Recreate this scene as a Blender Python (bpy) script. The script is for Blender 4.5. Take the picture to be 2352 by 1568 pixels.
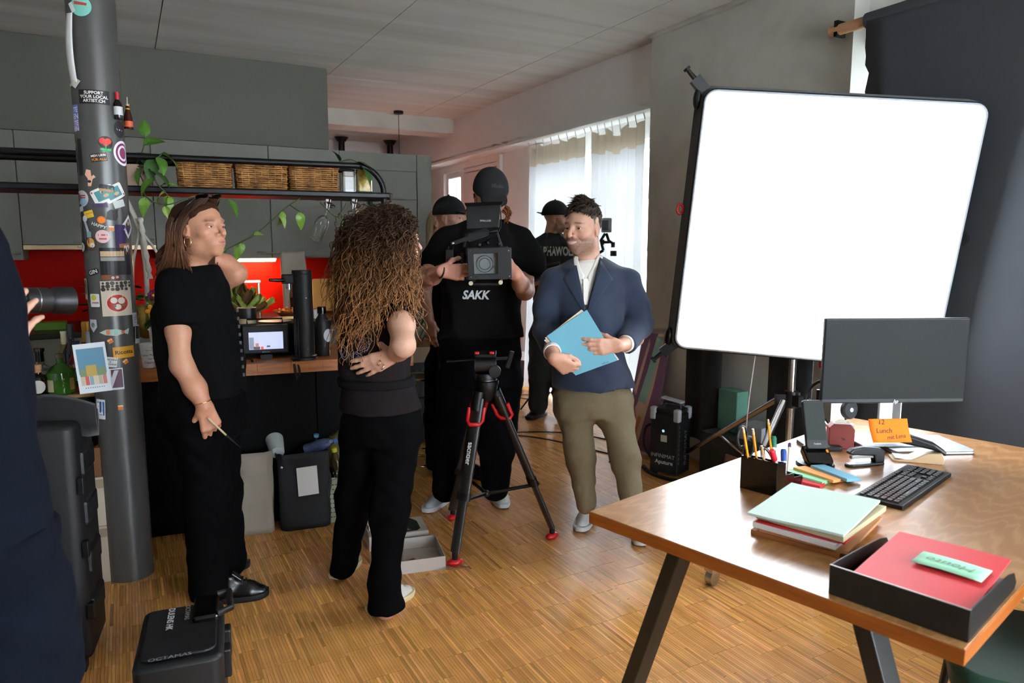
import bpy, bmesh, math, random
import numpy as np
from mathutils import Vector, Matrix, Quaternion
from mathutils.bvhtree import BVHTree
for o in list(bpy.data.objects): bpy.data.objects.remove(o)
SC = bpy.context.scene
COL = SC.collection
PI = math.pi
RND = random.Random(7)
# ------------------------------------------------------------------ camera
cam = bpy.data.objects.new('camera', bpy.data.cameras.new('camera'))
COL.objects.link(cam)
cam.location = (0, 0, 1.5)
cam.rotation_euler = (math.radians(90 - 7.51), 0, -math.radians(28.26))
cam.data.sensor_width = 36
cam.data.lens = 1650 / 2352 * 36
cam.data.clip_start = .02
cam.data.dof.use_dof = True
cam.data.dof.focus_distance = 3.2
cam.data.dof.aperture_fstop = 4.0
SC.camera = cam
# ------------------------------------------------------------------ sky, exposure
W = bpy.data.worlds.new('sky'); SC.world = W; W.use_nodes = True
bg = W.node_tree.nodes['Background']
bg.inputs[0].default_value = (.80, .90, 1.0, 1)
bg.inputs[1].default_value = 9.5
SC.view_settings.view_transform = 'Standard'
SC.view_settings.look = 'None'
SC.view_settings.exposure = 1.35
SC.view_settings.gamma = 1.0
SC.view_settings.use_curve_mapping = False
SC.cycles.max_bounces = 6
SC.cycles.diffuse_bounces = 4
SC.cycles.glossy_bounces = 3
SC.cycles.transmission_bounces = 4
SC.cycles.transparent_max_bounces = 6
SC.cycles.use_adaptive_sampling = True
SC.cycles.adaptive_threshold = .09
SC.cycles.adaptive_min_samples = 16
SC.cycles.caustics_reflective = False
SC.cycles.caustics_refractive = False
SC.cycles.sample_clamp_indirect = 6
# ------------------------------------------------------------------ materials
_M = {}
def _new(name):
    m = bpy.data.materials.new(name); m.use_nodes = True
    return m, m.node_tree.nodes, m.node_tree.links, m.node_tree.nodes['Principled BSDF']
def lin(c):
    if isinstance(c, str):
        c = [int(c[i:i+2], 16)/255 for i in (1, 3, 5)]
        c = [v/12.92 if v <= .04045 else ((v+.055)/1.055)**2.4 for v in c]
    return tuple(c[:3])
def mat(name, col, rough=.5, metal=0, var=.10, scale=9, bump=0, bscale=60, spec=.5, emit=0, trans=0, ior=1.45, coat=0, sheen=0, stretch=None, sss=0, alpha=1):
    """solid colour broken up with procedural noise, optional fine relief"""
    if name in _M: return _M[name]
    m, N, L, b = _new(name); c = lin(col)
    tc = N.new('ShaderNodeTexCoord'); mp = N.new('ShaderNodeMapping')
    L.new(tc.outputs['Object'], mp.inputs[0])
    if stretch: mp.inputs['Scale'].default_value = stretch
    nz = N.new('ShaderNodeTexNoise'); nz.inputs['Scale'].default_value = scale; nz.inputs['Detail'].default_value = 4
    L.new(mp.outputs[0], nz.inputs['Vector'])
    rp = N.new('ShaderNodeMix'); rp.data_type = 'RGBA'
    rp.inputs[6].default_value = tuple(v*(1-var) for v in c)+(1,)
    rp.inputs[7].default_value = tuple(min(1, v*(1+var)) for v in c)+(1,)
    L.new(nz.outputs[0], rp.inputs[0]); L.new(rp.outputs[2], b.inputs['Base Color'])
    b.inputs['Roughness'].default_value = rough; b.inputs['Metallic'].default_value = metal
    b.inputs['Specular IOR Level'].default_value = spec; b.inputs['IOR'].default_value = ior
    b.inputs['Transmission Weight'].default_value = trans; b.inputs['Coat Weight'].default_value = coat
    b.inputs['Sheen Weight'].default_value = sheen
    b.inputs['Alpha'].default_value = alpha
    if sss:
        b.inputs['Subsurface Weight'].default_value = sss; b.inputs['Subsurface Radius'].default_value = (.012, .005, .003); b.inputs['Subsurface Scale'].default_value = 1
    if emit:
        L.new(rp.outputs[2], b.inputs['Emission Color']); b.inputs['Emission Strength'].default_value = emit
    if bump:
        n2 = N.new('ShaderNodeTexNoise'); n2.inputs['Scale'].default_value = bscale; n2.inputs['Detail'].default_value = 3
        L.new(mp.outputs[0], n2.inputs['Vector'])
        bp = N.new('ShaderNodeBump'); bp.inputs['Strength'].default_value = bump; bp.inputs['Distance'].default_value = .01
        L.new(n2.outputs[0], bp.inputs['Height']); L.new(bp.outputs[0], b.inputs['Normal'])
    _M[name] = m
    return m
def ramp_mat(name, stops, rough=.5, kind='noise', scale=5, stretch=(1, 1, 1), bump=0, detail=6, dist=0, spec=.5, metal=0, rot=(0, 0, 0), coat=0, rvar=0):
    if name in _M: return _M[name]
    m, N, L, b = _new(name)
    tc = N.new('ShaderNodeTexCoord'); mp = N.new('ShaderNodeMapping')
    L.new(tc.outputs['Object'], mp.inputs[0]); mp.inputs['Scale'].default_value = stretch; mp.inputs['Rotation'].default_value = rot
    if kind == 'wave':
        t = N.new('ShaderNodeTexWave'); t.inputs['Scale'].default_value = scale; t.inputs['Distortion'].default_value = dist; t.inputs['Detail'].default_value = detail; t.inputs['Detail Scale'].default_value = 1.2
    elif kind == 'voronoi':
        t = N.new('ShaderNodeTexVoronoi'); t.inputs['Scale'].default_value = scale
    elif kind == 'checker':
        t = N.new('ShaderNodeTexChecker'); t.inputs['Scale'].default_value = scale
    else:
        t = N.new('ShaderNodeTexNoise'); t.inputs['Scale'].default_value = scale; t.inputs['Detail'].default_value = detail; t.inputs['Distortion'].default_value = dist
    L.new(mp.outputs[0], t.inputs['Vector'])
    r = N.new('ShaderNodeValToRGB'); el = r.color_ramp.elements
    while len(el) < len(stops): el.new(.5)
    for e, (p, c) in zip(el, stops): e.position = p; e.color = lin(c)+(1,)
    src = t.outputs['Fac'] if 'Fac' in t.outputs else t.outputs[0]
    L.new(src, r.inputs[0]); L.new(r.outputs[0], b.inputs['Base Color'])
    b.inputs['Roughness'].default_value = rough; b.inputs['Specular IOR Level'].default_value = spec; b.inputs['Metallic'].default_value = metal; b.inputs['Coat Weight'].default_value = coat
    if bump:
        bp = N.new('ShaderNodeBump'); bp.inputs['Strength'].default_value = bump; bp.inputs['Distance'].default_value = .01
        L.new(src, bp.inputs['Height']); L.new(bp.outputs[0], b.inputs['Normal'])
    _M[name] = m
    return m
def attr_mat(name, rough=.5, spec=.4, sss=0, bump=0, bscale=150, var=.08, scale=30, coat=0, stretch=None, sheen=0):
    """base colour from the mesh's own colour attribute 'col' (dye, skin tone, wood tone), broken up with noise"""
    if name in _M: return _M[name]
    m, N, L, b = _new(name)
    a = N.new('ShaderNodeVertexColor'); a.layer_name = 'col'
    tc = N.new('ShaderNodeTexCoord'); nz = N.new('ShaderNodeTexNoise'); nz.inputs['Scale'].default_value = scale; nz.inputs['Detail'].default_value = 3
    mp = N.new('ShaderNodeMapping'); L.new(tc.outputs['Object'], mp.inputs[0]); L.new(mp.outputs[0], nz.inputs['Vector'])
    if stretch: mp.inputs['Scale'].default_value = stretch
    mr = N.new('ShaderNodeMapRange'); mr.inputs[3].default_value = 1-var; mr.inputs[4].default_value = 1+var; mr.inputs[1].default_value = .3; mr.inputs[2].default_value = .7
    L.new(nz.outputs[0], mr.inputs[0])
    v = N.new('ShaderNodeVectorMath'); v.operation = 'SCALE'; L.new(a.outputs[0], v.inputs[0]); L.new(mr.outputs[0], v.inputs['Scale'])
    L.new(v.outputs[0], b.inputs['Base Color'])
    b.inputs['Roughness'].default_value = rough; b.inputs['Specular IOR Level'].default_value = spec; b.inputs['Coat Weight'].default_value = coat; b.inputs['Sheen Weight'].default_value = sheen
    if sss:
        b.inputs['Subsurface Weight'].default_value = sss; b.inputs['Subsurface Radius'].default_value = (.010, .004, .0025); b.inputs['Subsurface Scale'].default_value = 1
    if bump:
        n2 = N.new('ShaderNodeTexNoise'); n2.inputs['Scale'].default_value = bscale; L.new(mp.outputs[0], n2.inputs['Vector'])
        bp = N.new('ShaderNodeBump'); bp.inputs['Strength'].default_value = bump; bp.inputs['Distance'].default_value = .005
        L.new(n2.outputs[0], bp.inputs['Height']); L.new(bp.outputs[0], b.inputs['Normal'])
    _M[name] = m
    return m
def glass(name, col='#ffffff', rough=.02, ior=1.45, thin=True):
    if name in _M: return _M[name]
    if not thin: return mat(name, col, rough=rough, trans=1, ior=ior, var=.02)
    m, N, L, b = _new(name)
    N.remove(b); out = N['Material Output']
    tr = N.new('ShaderNodeBsdfTransparent'); gl = N.new('ShaderNodeBsdfGlossy'); mx = N.new('ShaderNodeMixShader')
    fr = N.new('ShaderNodeLayerWeight'); fr.inputs[0].default_value = .35
    nz = N.new('ShaderNodeTexNoise'); nz.inputs['Scale'].default_value = 4
    mr = N.new('ShaderNodeMapRange'); mr.inputs[3].default_value = rough; mr.inputs[4].default_value = rough+.03
    L.new(nz.outputs[0], mr.inputs[0]); L.new(mr.outputs[0], gl.inputs['Roughness'])
    tr.inputs[0].default_value = lin(col)+(1,)
    L.new(fr.outputs['Facing'], mx.inputs[0]); L.new(tr.outputs[0], mx.inputs[1]); L.new(gl.outputs[0], mx.inputs[2]); L.new(mx.outputs[0], out.inputs[0])
    _M[name] = m
    return m
# ------------------------------------------------------------------ object helpers
def tag(o, label=None, cat=None, group=None, kind=None):
    if label: o['label'] = label
    if cat: o['category'] = cat
    if group: o['group'] = group
    if kind: o['kind'] = kind
    return o
_INV = {}
def thing(name, label, cat, loc=(0, 0, 0), rz=0, group=None, world=False):
    """an Empty at the thing's base; world=True: its parts are given in room coordinates"""
    o = bpy.data.objects.new(name, None); COL.objects.link(o)
    o.empty_display_size = .05
    o.location = loc; o.rotation_euler = (0, 0, rz)
    if world: _INV[o.name] = (Matrix.Translation(loc) @ Matrix.Rotation(rz, 4, 'Z')).inverted()
    return tag(o, label, cat, group)
def link(name, me, m, parent=None, smooth=None, bev=0, loc=None, rot=None, segs=2):
    o = bpy.data.objects.new(name, me); COL.objects.link(o)
    if m is not None and not me.materials:
        for k in (m if isinstance(m, (list, tuple)) else [m]): me.materials.append(k)
    if parent is not None:
        o.parent = parent
        if parent.name in _INV: o.matrix_parent_inverse = _INV[parent.name]
    if loc is not None: o.location = loc
    if rot is not None: o.rotation_euler = rot
    if smooth is not None: shade(me, smooth)
    if bev:
        b = o.modifiers.new('bevel', 'BEVEL'); b.width = bev; b.segments = segs; b.limit_method = 'ANGLE'; b.angle_limit = math.radians(40)
    return o
def shade(me, ang=40):
    if ang >= 180:
        me.polygons.foreach_set('use_smooth', [True]*len(me.polygons)); return
    me.polygons.foreach_set('use_smooth', [True]*len(me.polygons))
    bm = bmesh.new(); bm.from_mesh(me); t = math.radians(ang)
    for e in bm.edges:
        if len(e.link_faces) == 2 and e.calc_face_angle(0) > t: e.smooth = False
    bm.to_mesh(me); bm.free()
def basis(d, up=(0, 0, 1)):
    """columns x,y,z with z along d"""
    z = Vector(d).normalized(); u = Vector(up)
    if abs(z.dot(u.normalized())) > .99: u = Vector((0, 1, 0))
    x = u.cross(z).normalized(); y = z.cross(x)
    return Matrix((x, y, z)).transposed()
class MB:
    """collects shapes and links them as one mesh object"""
    def __init__(s): s.v = []; s.f = []; s.mi = []; s.c = []; s.M = Matrix.Identity(4); s.m = 0; s.col = None
    def _add(s, vs, fs):
        n = len(s.v); M = s.M
        s.v += [tuple(M @ Vector(p)) for p in vs]; s.f += [tuple(i+n for i in f) for f in fs]; s.mi += [s.m]*len(fs)
        s.c += [s.col or (1, 1, 1)]*len(vs)
        return s
    def box(s, c, d, R=None):
        x, y, z = d[0]/2, d[1]/2, d[2]/2
        vs = [(-x, -y, -z), (x, -y, -z), (x, y, -z), (-x, y, -z), (-x, -y, z), (x, -y, z), (x, y, z), (-x, y, z)]
        C = Vector(c)
        vs = [C+(R @ Vector(p) if R else Vector(p)) for p in vs]
        return s._add(vs, [(0, 3, 2, 1), (4, 5, 6, 7), (0, 1, 5, 4), (1, 2, 6, 5), (2, 3, 7, 6), (3, 0, 4, 7)])
    def span(s, a, b): return s.box([(i+j)/2 for i, j in zip(a, b)], [abs(j-i) for i, j in zip(a, b)])
    def bar(s, a, b, w, h=None, up=(0, 0, 1)):
        a = Vector(a); b = Vector(b); R = basis(b-a, up)
        return s.box((a+b)/2, (w, h or w, (b-a).length), R)
    def cyl(s, a, b, r, r2=None, n=16, cap=True):
        return s.tube([a, b], [r, r if r2 is None else r2], n, cap)
    def tube(s, pts, r, n=8, cap=True, closed=False, flat=1.0, up=(0, 0, 1)):
        P = [Vector(p) for p in pts]; k = len(P)
        if not isinstance(r, (list, tuple)): r = [r]*k
        vs = []; fs = []; R = None
        for i in range(k):
            if closed: d = P[(i+1) % k]-P[i-1]
            else: d = P[min(i+1, k-1)]-P[max(i-1, 0)]
            if d.length < 1e-9: d = Vector((0, 0, 1))
            if R is None: R = basis(d, up)
            else:
                z = d.normalized(); x = R.col[0]-z*z.dot(R.col[0])
                if x.length < 1e-6: R = basis(d, up)
                else:
                    x.normalize(); y = z.cross(x); R = Matrix((x, y, z)).transposed()
            for j in range(n):
                a = 2*PI*j/n
                vs.append(P[i]+R.col[0]*math.cos(a)*r[i]+R.col[1]*math.sin(a)*r[i]*flat)
        for i in range(k if closed else k-1):
            for j in range(n):
                a = i*n+j; b = i*n+(j+1) % n; c = ((i+1) % k)*n+(j+1) % n; d = ((i+1) % k)*n+j
                fs.append((a, b, c, d))
        if cap and not closed:
            fs.append(tuple(range(n-1, -1, -1))); fs.append(tuple((k-1)*n+j for j in range(n)))
        return s._add(vs, fs)
    def lathe(s, prof, o=(0, 0, 0), ax=(0, 0, 1), n=24, cap=True):
        """prof: (radius, height) pairs along ax from o"""
        R = basis(ax); O = Vector(o); vs = []; fs = []; k = len(prof)
        for r, h in prof:
            for j in range(n):
                a = 2*PI*j/n; vs.append(O+R @ Vector((r*math.cos(a), r*math.sin(a), h)))
        for i in range(k-1):
            for j in range(n): fs.append((i*n+j, i*n+(j+1) % n, (i+1)*n+(j+1) % n, (i+1)*n+j))
        if cap:
            fs.append(tuple(range(n-1, -1, -1))); fs.append(tuple((k-1)*n+j for j in range(n)))
        return s._add(vs, fs)
    def prism(s, poly, h, o=(0, 0, 0), R=None):
        """poly in local xy, extruded to local z = h"""
        n = len(poly); O = Vector(o)
        q = [(p[0], p[1], 0) for p in poly]+[(p[0], p[1], h) for p in poly]
        vs = [O+(R @ Vector(p) if R else Vector(p)) for p in q]
        fs = [tuple(range(n-1, -1, -1)), tuple(range(n, 2*n))]+[(i, (i+1) % n, n+(i+1) % n, n+i) for i in range(n)]
        return s._add(vs, fs)
    def sphere(s, c, r, n=12, m=8, R=None):
        r = (r, r, r) if not isinstance(r, (list, tuple)) else r
        C = Vector(c); vs = []; fs = []
        for i in range(m+1):
            t = PI*i/m
            for j in range(n):
                a = 2*PI*j/n; p = Vector((r[0]*math.sin(t)*math.cos(a), r[1]*math.sin(t)*math.sin(a), r[2]*math.cos(t)))
                vs.append(C+(R @ p if R else p))
        for i in range(m):
            for j in range(n): fs.append((i*n+j, (i+1)*n+j, (i+1)*n+(j+1) % n, i*n+(j+1) % n))
        return s._add(vs, fs)
    def quad(s, *p): return s._add(p, [tuple(range(len(p)))])
    def grid(s, fn, nu, nv):
        """surface fn(u,v) u,v in 0..1"""
        vs = [fn(i/nu, j/nv) for j in range(nv+1) for i in range(nu+1)]
        fs = [(j*(nu+1)+i, j*(nu+1)+i+1, (j+1)*(nu+1)+i+1, (j+1)*(nu+1)+i) for j in range(nv) for i in range(nu)]
        return s._add(vs, fs)
    def mesh(s, name='mesh'):
        me = bpy.data.meshes.new(name); me.from_pydata(s.v, [], s.f)
        if any(c != (1, 1, 1) for c in s.c):
            a = me.color_attributes.new('col', 'FLOAT_COLOR', 'POINT')
            a.data.foreach_set('color', [x for c in s.c for x in (*c, 1)])
        me.validate()
        if any(s.mi) and len(s.mi) == len(me.polygons): me.polygons.foreach_set('material_index', s.mi)
        me.update()
        return me
    def build(s, name, m, parent=None, smooth=None, bev=0, loc=None, rot=None, segs=2):
        me = s.mesh(name)
        return link(name, me, m, parent, smooth, bev, loc, rot, segs)
def rect(w, h, r=0, n=4):
    """rounded rectangle polygon centred on 0"""
    if r <= 0: return [(-w/2, -h/2), (w/2, -h/2), (w/2, h/2), (-w/2, h/2)]
    out = []
    for cx, cy, a0 in ((w/2-r, -h/2+r, -90), (w/2-r, h/2-r, 0), (-w/2+r, h/2-r, 90), (-w/2+r, -h/2+r, 180)):
        for k in range(n+1):
            a = math.radians(a0+90*k/n); out.append((cx+r*math.cos(a), cy+r*math.sin(a)))
    return out
def circ(r, n=24, r2=None, a0=0): return [(r*math.cos(2*PI*k/n+a0), (r2 or r)*math.sin(2*PI*k/n+a0)) for k in range(n)]
def spline(pts, n=8, closed=False):
    """Catmull-Rom through points"""
    P = [Vector(p) for p in pts]; k = len(P); out = []
    for i in range(k if closed else k-1):
        if closed: a, b, c, d = P[i-1], P[i], P[(i+1) % k], P[(i+2) % k]
        else: a, b, c, d = P[max(i-1, 0)], P[i], P[i+1], P[min(i+2, k-1)]
        for j in range(n):
            t = j/n
            out.append(.5*((2*b)+(c-a)*t+(2*a-5*b+4*c-d)*t*t+(3*b-a-3*c+d)*t**3))
    if not closed: out.append(P[-1])
    return out
def badge(name, f, rx, ry, m, parent, n=24):
    """round print that follows a curved surface f(u,v)"""
    vs = [f(0, 0)]+[f(rx*k/4*math.cos(2*PI*i/n), ry*k/4*math.sin(2*PI*i/n)) for k in range(1, 5) for i in range(n)]
    fs = [(0, 1+i, 1+(i+1) % n) for i in range(n)]+[(1+k*n+i, 1+(k+1)*n+i, 1+(k+1)*n+(i+1) % n, 1+k*n+(i+1) % n) for k in range(3) for i in range(n)]
    return MB()._add(vs, fs).build(name, m, parent, smooth=180)
def text_mesh(txt, size=1, bold=0, shear=0, ext=0, align='CENTER', res=3, space=1):
    cu = bpy.data.curves.new('text', 'FONT'); cu.body = txt; cu.size = size; cu.offset = bold; cu.shear = shear; cu.extrude = ext
    cu.align_x = align; cu.align_y = 'CENTER'; cu.resolution_u = res; cu.space_character = space
    o = bpy.data.objects.new('text', cu); COL.objects.link(o)
    bpy.context.view_layer.update()
    me = bpy.data.meshes.new_from_object(o.evaluated_get(bpy.context.evaluated_depsgraph_get()))
    bpy.data.objects.remove(o); bpy.data.curves.remove(cu); me.materials.clear()
    return me
def put_text(name, txt, size, m, parent, o, x, y, bold=0, shear=0, fn=None, width=None, align='CENTER', space=1):
    """flat printed lettering: origin o, x right, y up; fn maps (u,v) to a point instead"""
    me = text_mesh(txt, size, bold, shear, align=align, space=space)
    if len(me.vertices) == 0: return None
    k = 1
    if width:
        us = [v.co.x for v in me.vertices]; k = width/max(1e-6, max(us)-min(us))
    for v in me.vertices:
        u, w = v.co.x*k, v.co.y
        v.co = fn(u, w) if fn else Vector(o)+Vector(x)*u+Vector(y)*w
    return link(name, me, m, parent)

# ================================================================== the room
ZC = 3.03
concrete = ramp_mat('concrete', [(.25, '#b0ada2'), (.5, '#c0beb3'), (.75, '#cbc9bf')], rough=.85, scale=2.4, stretch=(1, 1, 1), detail=10, bump=.12, dist=.6)
ceil_con = ramp_mat('ceiling_concrete', [(.25, '#c2c0b6'), (.5, '#d0cfc7'), (.72, '#dbdad3')], rough=.9, scale=1.1, stretch=(.3, 3.0, 1), detail=12, bump=.06, dist=1.0)
plaster = mat('white_plaster', '#cfcfcb', rough=.9, var=.04, bump=.05, bscale=90)
white_paint = mat('white_paint', '#e6e6e2', rough=.55, var=.03)
grey_lam = mat('grey_laminate', '#77776d', rough=.55, var=.05, scale=3, bump=.02, bscale=300)
grey_panel = mat('grey_panel', '#605f54', rough=.7, var=.06, scale=3)
black_metal = mat('black_metal', '#0c0c0d', rough=.42, var=.15, metal=.3)
black_plastic = mat('black_plastic', '#0e0e10', rough=.45, var=.15)
chrome = mat('chrome', '#d8d8da', rough=.16, metal=1, var=.05)
steel = mat('brushed_steel', '#b9b6b0', rough=.32, metal=1, var=.08, scale=40, stretch=(1, 12, 12))
def struct(name, mb, m, label, smooth=None, bev=0):
    o = mb.build(name, m, None, smooth, bev); tag(o, label, 'room part', kind='structure'); return o
# floor: screed slab with glued oak strips standing on edge
fl = struct('floor', MB().span((-3.2, -3.6, -.12), (4.2, 10.7, -.004)), mat('floor_screed', '#6b4a28', rough=.8), 'warm oak strip parquet floor of the flat')
def parquet():
    rng = np.random.default_rng(3)
    w, Ln = .0115, .205; V = []; F = []; Cc = []; g = .0005
    near = []; nb = 13; base = np.array([.64, .30, .085])
    x = -1.3; k = 0
    while x < 3.92:
        off = rng.random()*Ln
        for c in range(nb):
            xs = x+c*w; y = .3+off-Ln
            if rng.random() < .12: y += Ln*.5
            while y < 7.6:
                cx, cy = xs+w/2, y+Ln/2
                dep = cx*.4735+cy*.8808
                side = cx*.8808-cy*.4735
                if dep > .9 and abs(side) < dep*.80+.25 and not (cy < 1.2 and cx < -.2):
                    n = len(V); py = 784+1650*(.8808*0+(1.5*.9914-dep*.1307)/(dep*.9914+1.5*.1307)) if dep > .5 else 9e9; pxx = 1176+1650*side/(dep*.9914+.196)
                    z = rng.normal()*.00012
                    if py < 1568 and 480 < pxx < 2000: near.append((dep, len(F)))
                    V += [(xs+g, y+g, z), (xs+w-g, y+g, z), (xs+w-g, y+Ln-g, z), (xs+g, y+Ln-g, z), (xs+g, y+g, -.004), (xs+w-g, y+g, -.004), (xs+w-g, y+Ln-g, -.004), (xs+g, y+Ln-g, -.004)]
                    F += [(n, n+1, n+2, n+3), (n, n+4, n+5, n+1), (n+1, n+5, n+6, n+2)]
                    t = rng.normal()*.10+(.25 if rng.random() < .09 else 0)-(.22 if rng.random() < .09 else 0)
                    cc = base*(1+t)*np.array([1, 1+.10*rng.normal()*.5, 1+.22*rng.normal()*.5+.25*max(t, 0)])
                    Cc += [tuple(np.clip(cc, .02, .95))]*8
                y += Ln
        x += nb*w
    near = sorted(near)[:300]; skip = set(); single = []
    for _, i in near:
        n = F[i][0]; skip.update((i, i+1, i+2)); single.append((V[n:n+8], Cc[n]))
    F = [f for i, f in enumerate(F) if i not in skip]
    me = bpy.data.meshes.new('parquet_strip'); me.from_pydata(V, [], F)
    a = me.color_attributes.new('col', 'FLOAT_COLOR', 'POINT'); a.data.foreach_set('color', [q for c in Cc for q in (*c, 1)])
    return me, single
fm = attr_mat('oak_strip', rough=.24, spec=.55, var=.16, scale=14, stretch=(9, .7, 1), bump=.05, bscale=40)
pme, singles = parquet(); tag(link('parquet', pme, fm, fl), 'thin oak strips laid in staggered blocks', kind='stuff')
var_ = {}
for vs, c in singles:          # the nearest strips one by one, sharing a few meshes by tone
    k = round(c[0]*22); o0 = vs[0]
    if k not in var_:
        b = MB(); b.col = c; b._add([tuple(p[q]-o0[q] for q in range(3)) for p in vs], [(0, 1, 2, 3), (0, 4, 5, 1), (1, 5, 6, 2)]); var_[k] = b.mesh('strip'); var_[k].materials.append(fm)
    o = bpy.data.objects.new('strip', var_[k]); COL.objects.link(o); o.parent = fl; o.location = o0
# ceiling: board-marked concrete panels with open joints
ce = struct('ceiling', MB().span((-3.2, -3.6, ZC+.02), (4.2, 10.7, ZC+.15)), concrete, 'raw concrete ceiling with board marks and panel joints')
xs = [-3.2, -2.49, -1.085, .318, 1.72, 3.127, 4.2]; ys = [-3.6, -2.8, -.4, 1.98, 4.36, 6.74, 8.22, 10.7]
for i in range(len(xs)-1):
    for j in range(len(ys)-1):
        g = .003
        MB().span((xs[i]+g, ys[j]+g, ZC+RND.uniform(-.001, .001)), (xs[i+1]-g, ys[j+1]-g, ZC+.022)).build('panel', ceil_con, ce)
# walls
struct('wall_left', MB().span((-3.2, -3.6, 0), (-3.05, 10.7, ZC)), plaster, 'white plaster wall behind the kitchen end')
struct('wall_far', MB().span((-3.2, 10.6, 0), (4.2, 10.75, ZC)), plaster, 'pale far wall behind the kitchen block')
rw = MB()
for a, b in ((-3.2, .6), (4.0, 4.2)): rw.span((a, -3.6, 0), (b, -3.45, ZC))
rw.span((.6, -3.6, 0), (4.0, -3.45, .35)); rw.span((.6, -3.6, 2.6), (4.0, -3.45, ZC))
struct('wall_rear', rw, plaster, 'white wall with a wide opening added to let in daylight behind the photographer')
# window side: concrete pier, lintel, recess
struct('wall_pier', MB().span((3.50, 2.67, 0), (4.1, 4.35, ZC-.012)), concrete, 'bare concrete pier between the window bays')
struct('trim_1', MB().span((3.47, 2.67, ZC-.03), (3.56, 4.35, ZC-.002)), concrete, 'narrow concrete ledge along the pier top')
struct('wall_lintel', MB().span((3.62, 4.35, 2.57), (4.1, 10.6, ZC)), white_paint, 'white lintel wall above the curtained windows')
struct('wall_lintel_near', MB().span((3.62, -3.45, 2.57), (4.1, 2.67, ZC)), white_paint, 'white lintel wall above the window behind the paper backdrop')
rc = MB()
rc.span((3.92, 6.62, 0), (4.1, 8.70, 2.57)); rc.span((3.92, 9.26, 0), (4.1, 10.6, 2.57)); rc.span((3.92, 8.70, 0), (4.1, 9.26, 1.2)); rc.span((3.92, 8.70, 2.48), (4.1, 9.26, 2.57))
rc.span((3.92, -3.45, 0), (4.1, 2.67, .25)); rc.span((3.92, -3.45, 0), (4.1, -3.0, 2.57))
rc.span((3.92, 4.35, 0), (4.1, 4.60, 2.57)); rc.span((3.92, 4.6, 2.40), (4.1, 6.62, 2.57))
struct('wall_right', rc, white_paint, 'white recessed wall of the window side')
struct('trim_2', MB().span((3.60, 4.352, 2.545), (3.70, 9.0, 2.572)), white_paint, 'white curtain rail under the lintel')
struct('trim_3', MB().span((3.88, 6.60, 0), (3.93, 6.72, 2.56)).span((3.88, 7.52, 0), (3.93, 7.60, 2.56)).span((3.90, 7.6, 2.44), (3.93, 8.6, 2.48)), white_paint, 'white door casing beside the curtains', bev=.004)
struct('door_1', MB().span((3.89, 7.64, 0), (3.93, 8.55, 2.42)), mat('door_white', '#d2cfc9', rough=.5, var=.03), 'flat white door in the window wall', bev=.004)
def window(n, y0, y1, z0, z1, bars_y, bars_z, label, x=3.96, fw=.07):
    w = thing('window_%d' % n, label, 'window', (x, (y0+y1)/2, z0), world=True); w['kind'] = 'structure'; del w['category']
    f = MB()
    f.span((x, y0, z0), (x+.07, y0+fw, z1)); f.span((x, y1-fw, z0), (x+.07, y1, z1)); f.span((x, y0+fw, z0), (x+.07, y1-fw, z0+fw)); f.span((x, y0+fw, z1-fw), (x+.07, y1-fw, z1))
    f.build('window_frame', white_paint, w, bev=.004)
    for b in bars_y: MB().span((x+.01, b-.025, z0+fw), (x+.06, b+.025, z1-fw)).build('mullion', white_paint, w, bev=.003)
    for b in bars_z: MB().span((x+.012, y0+fw, b-.022), (x+.058, y1-fw, b+.022)).build('glazing_bar', white_paint, w, bev=.003)
    ye = [y0+fw]+list(bars_y)+[y1-fw]; ze = [z0+fw]+list(bars_z)+[z1-fw]
    for i in range(len(ye)-1):
        for j in range(len(ze)-1): MB().span((x+.03, ye[i], ze[j]), (x+.034, ye[i+1], ze[j+1])).build('pane', glass('window_glass'), w)
    return w
window(1, 4.60, 5.30, .05, 2.40, [], [.87, 1.48, 1.93], 'tall white glazed door panel next to the concrete pier')
window(2, 5.30, 6.62, .05, 2.40, [5.97], [.87, 1.48, 1.93], 'white window behind the drawn curtains')
window(3, 8.70, 9.26, 1.2, 2.48, [], [], 'small white window deep in the pink corner')
window(4, -3.0, 2.67, .25, 2.57, [-1.6, -.2, 1.2], [1.5], 'wide window bay behind the paper backdrop')
for n, (a, b) in ((5, (.6, 4.0)),):  # unseen rear window, added so daylight brightens the room from behind the camera
    w = thing('window_%d' % n, 'unseen white framed rear window added to brighten the room from behind the photographer', 'window', (a, -3.5, .35), world=True); w['kind'] = 'structure'; del w['category']
    f = MB()
    f.span((a, -3.55, .35), (a+.07, -3.48, 2.6)); f.span((b-.07, -3.55, .35), (b, -3.48, 2.6)); f.span((a, -3.55, .35), (b, -3.48, .42)); f.span((a, -3.55, 2.53), (b, -3.48, 2.6))
    f.build('window_frame', white_paint, w); MB().span((a+.07, -3.52, .42), (b-.07, -3.516, 2.53)).build('pane', glass('window_glass'), w)
# beam, bulkhead
struct('beam', MB().span((-3.05, 8.22, 2.857), (3.62, 8.6, ZC)), concrete, 'concrete downstand beam crossing the ceiling')
struct('wall_bulkhead', MB().span((-3.05, 6.46, 2.347), (1.65, 7.1, ZC-.004)), grey_panel, 'dark grey bulkhead above the kitchen cabinets')
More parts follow.
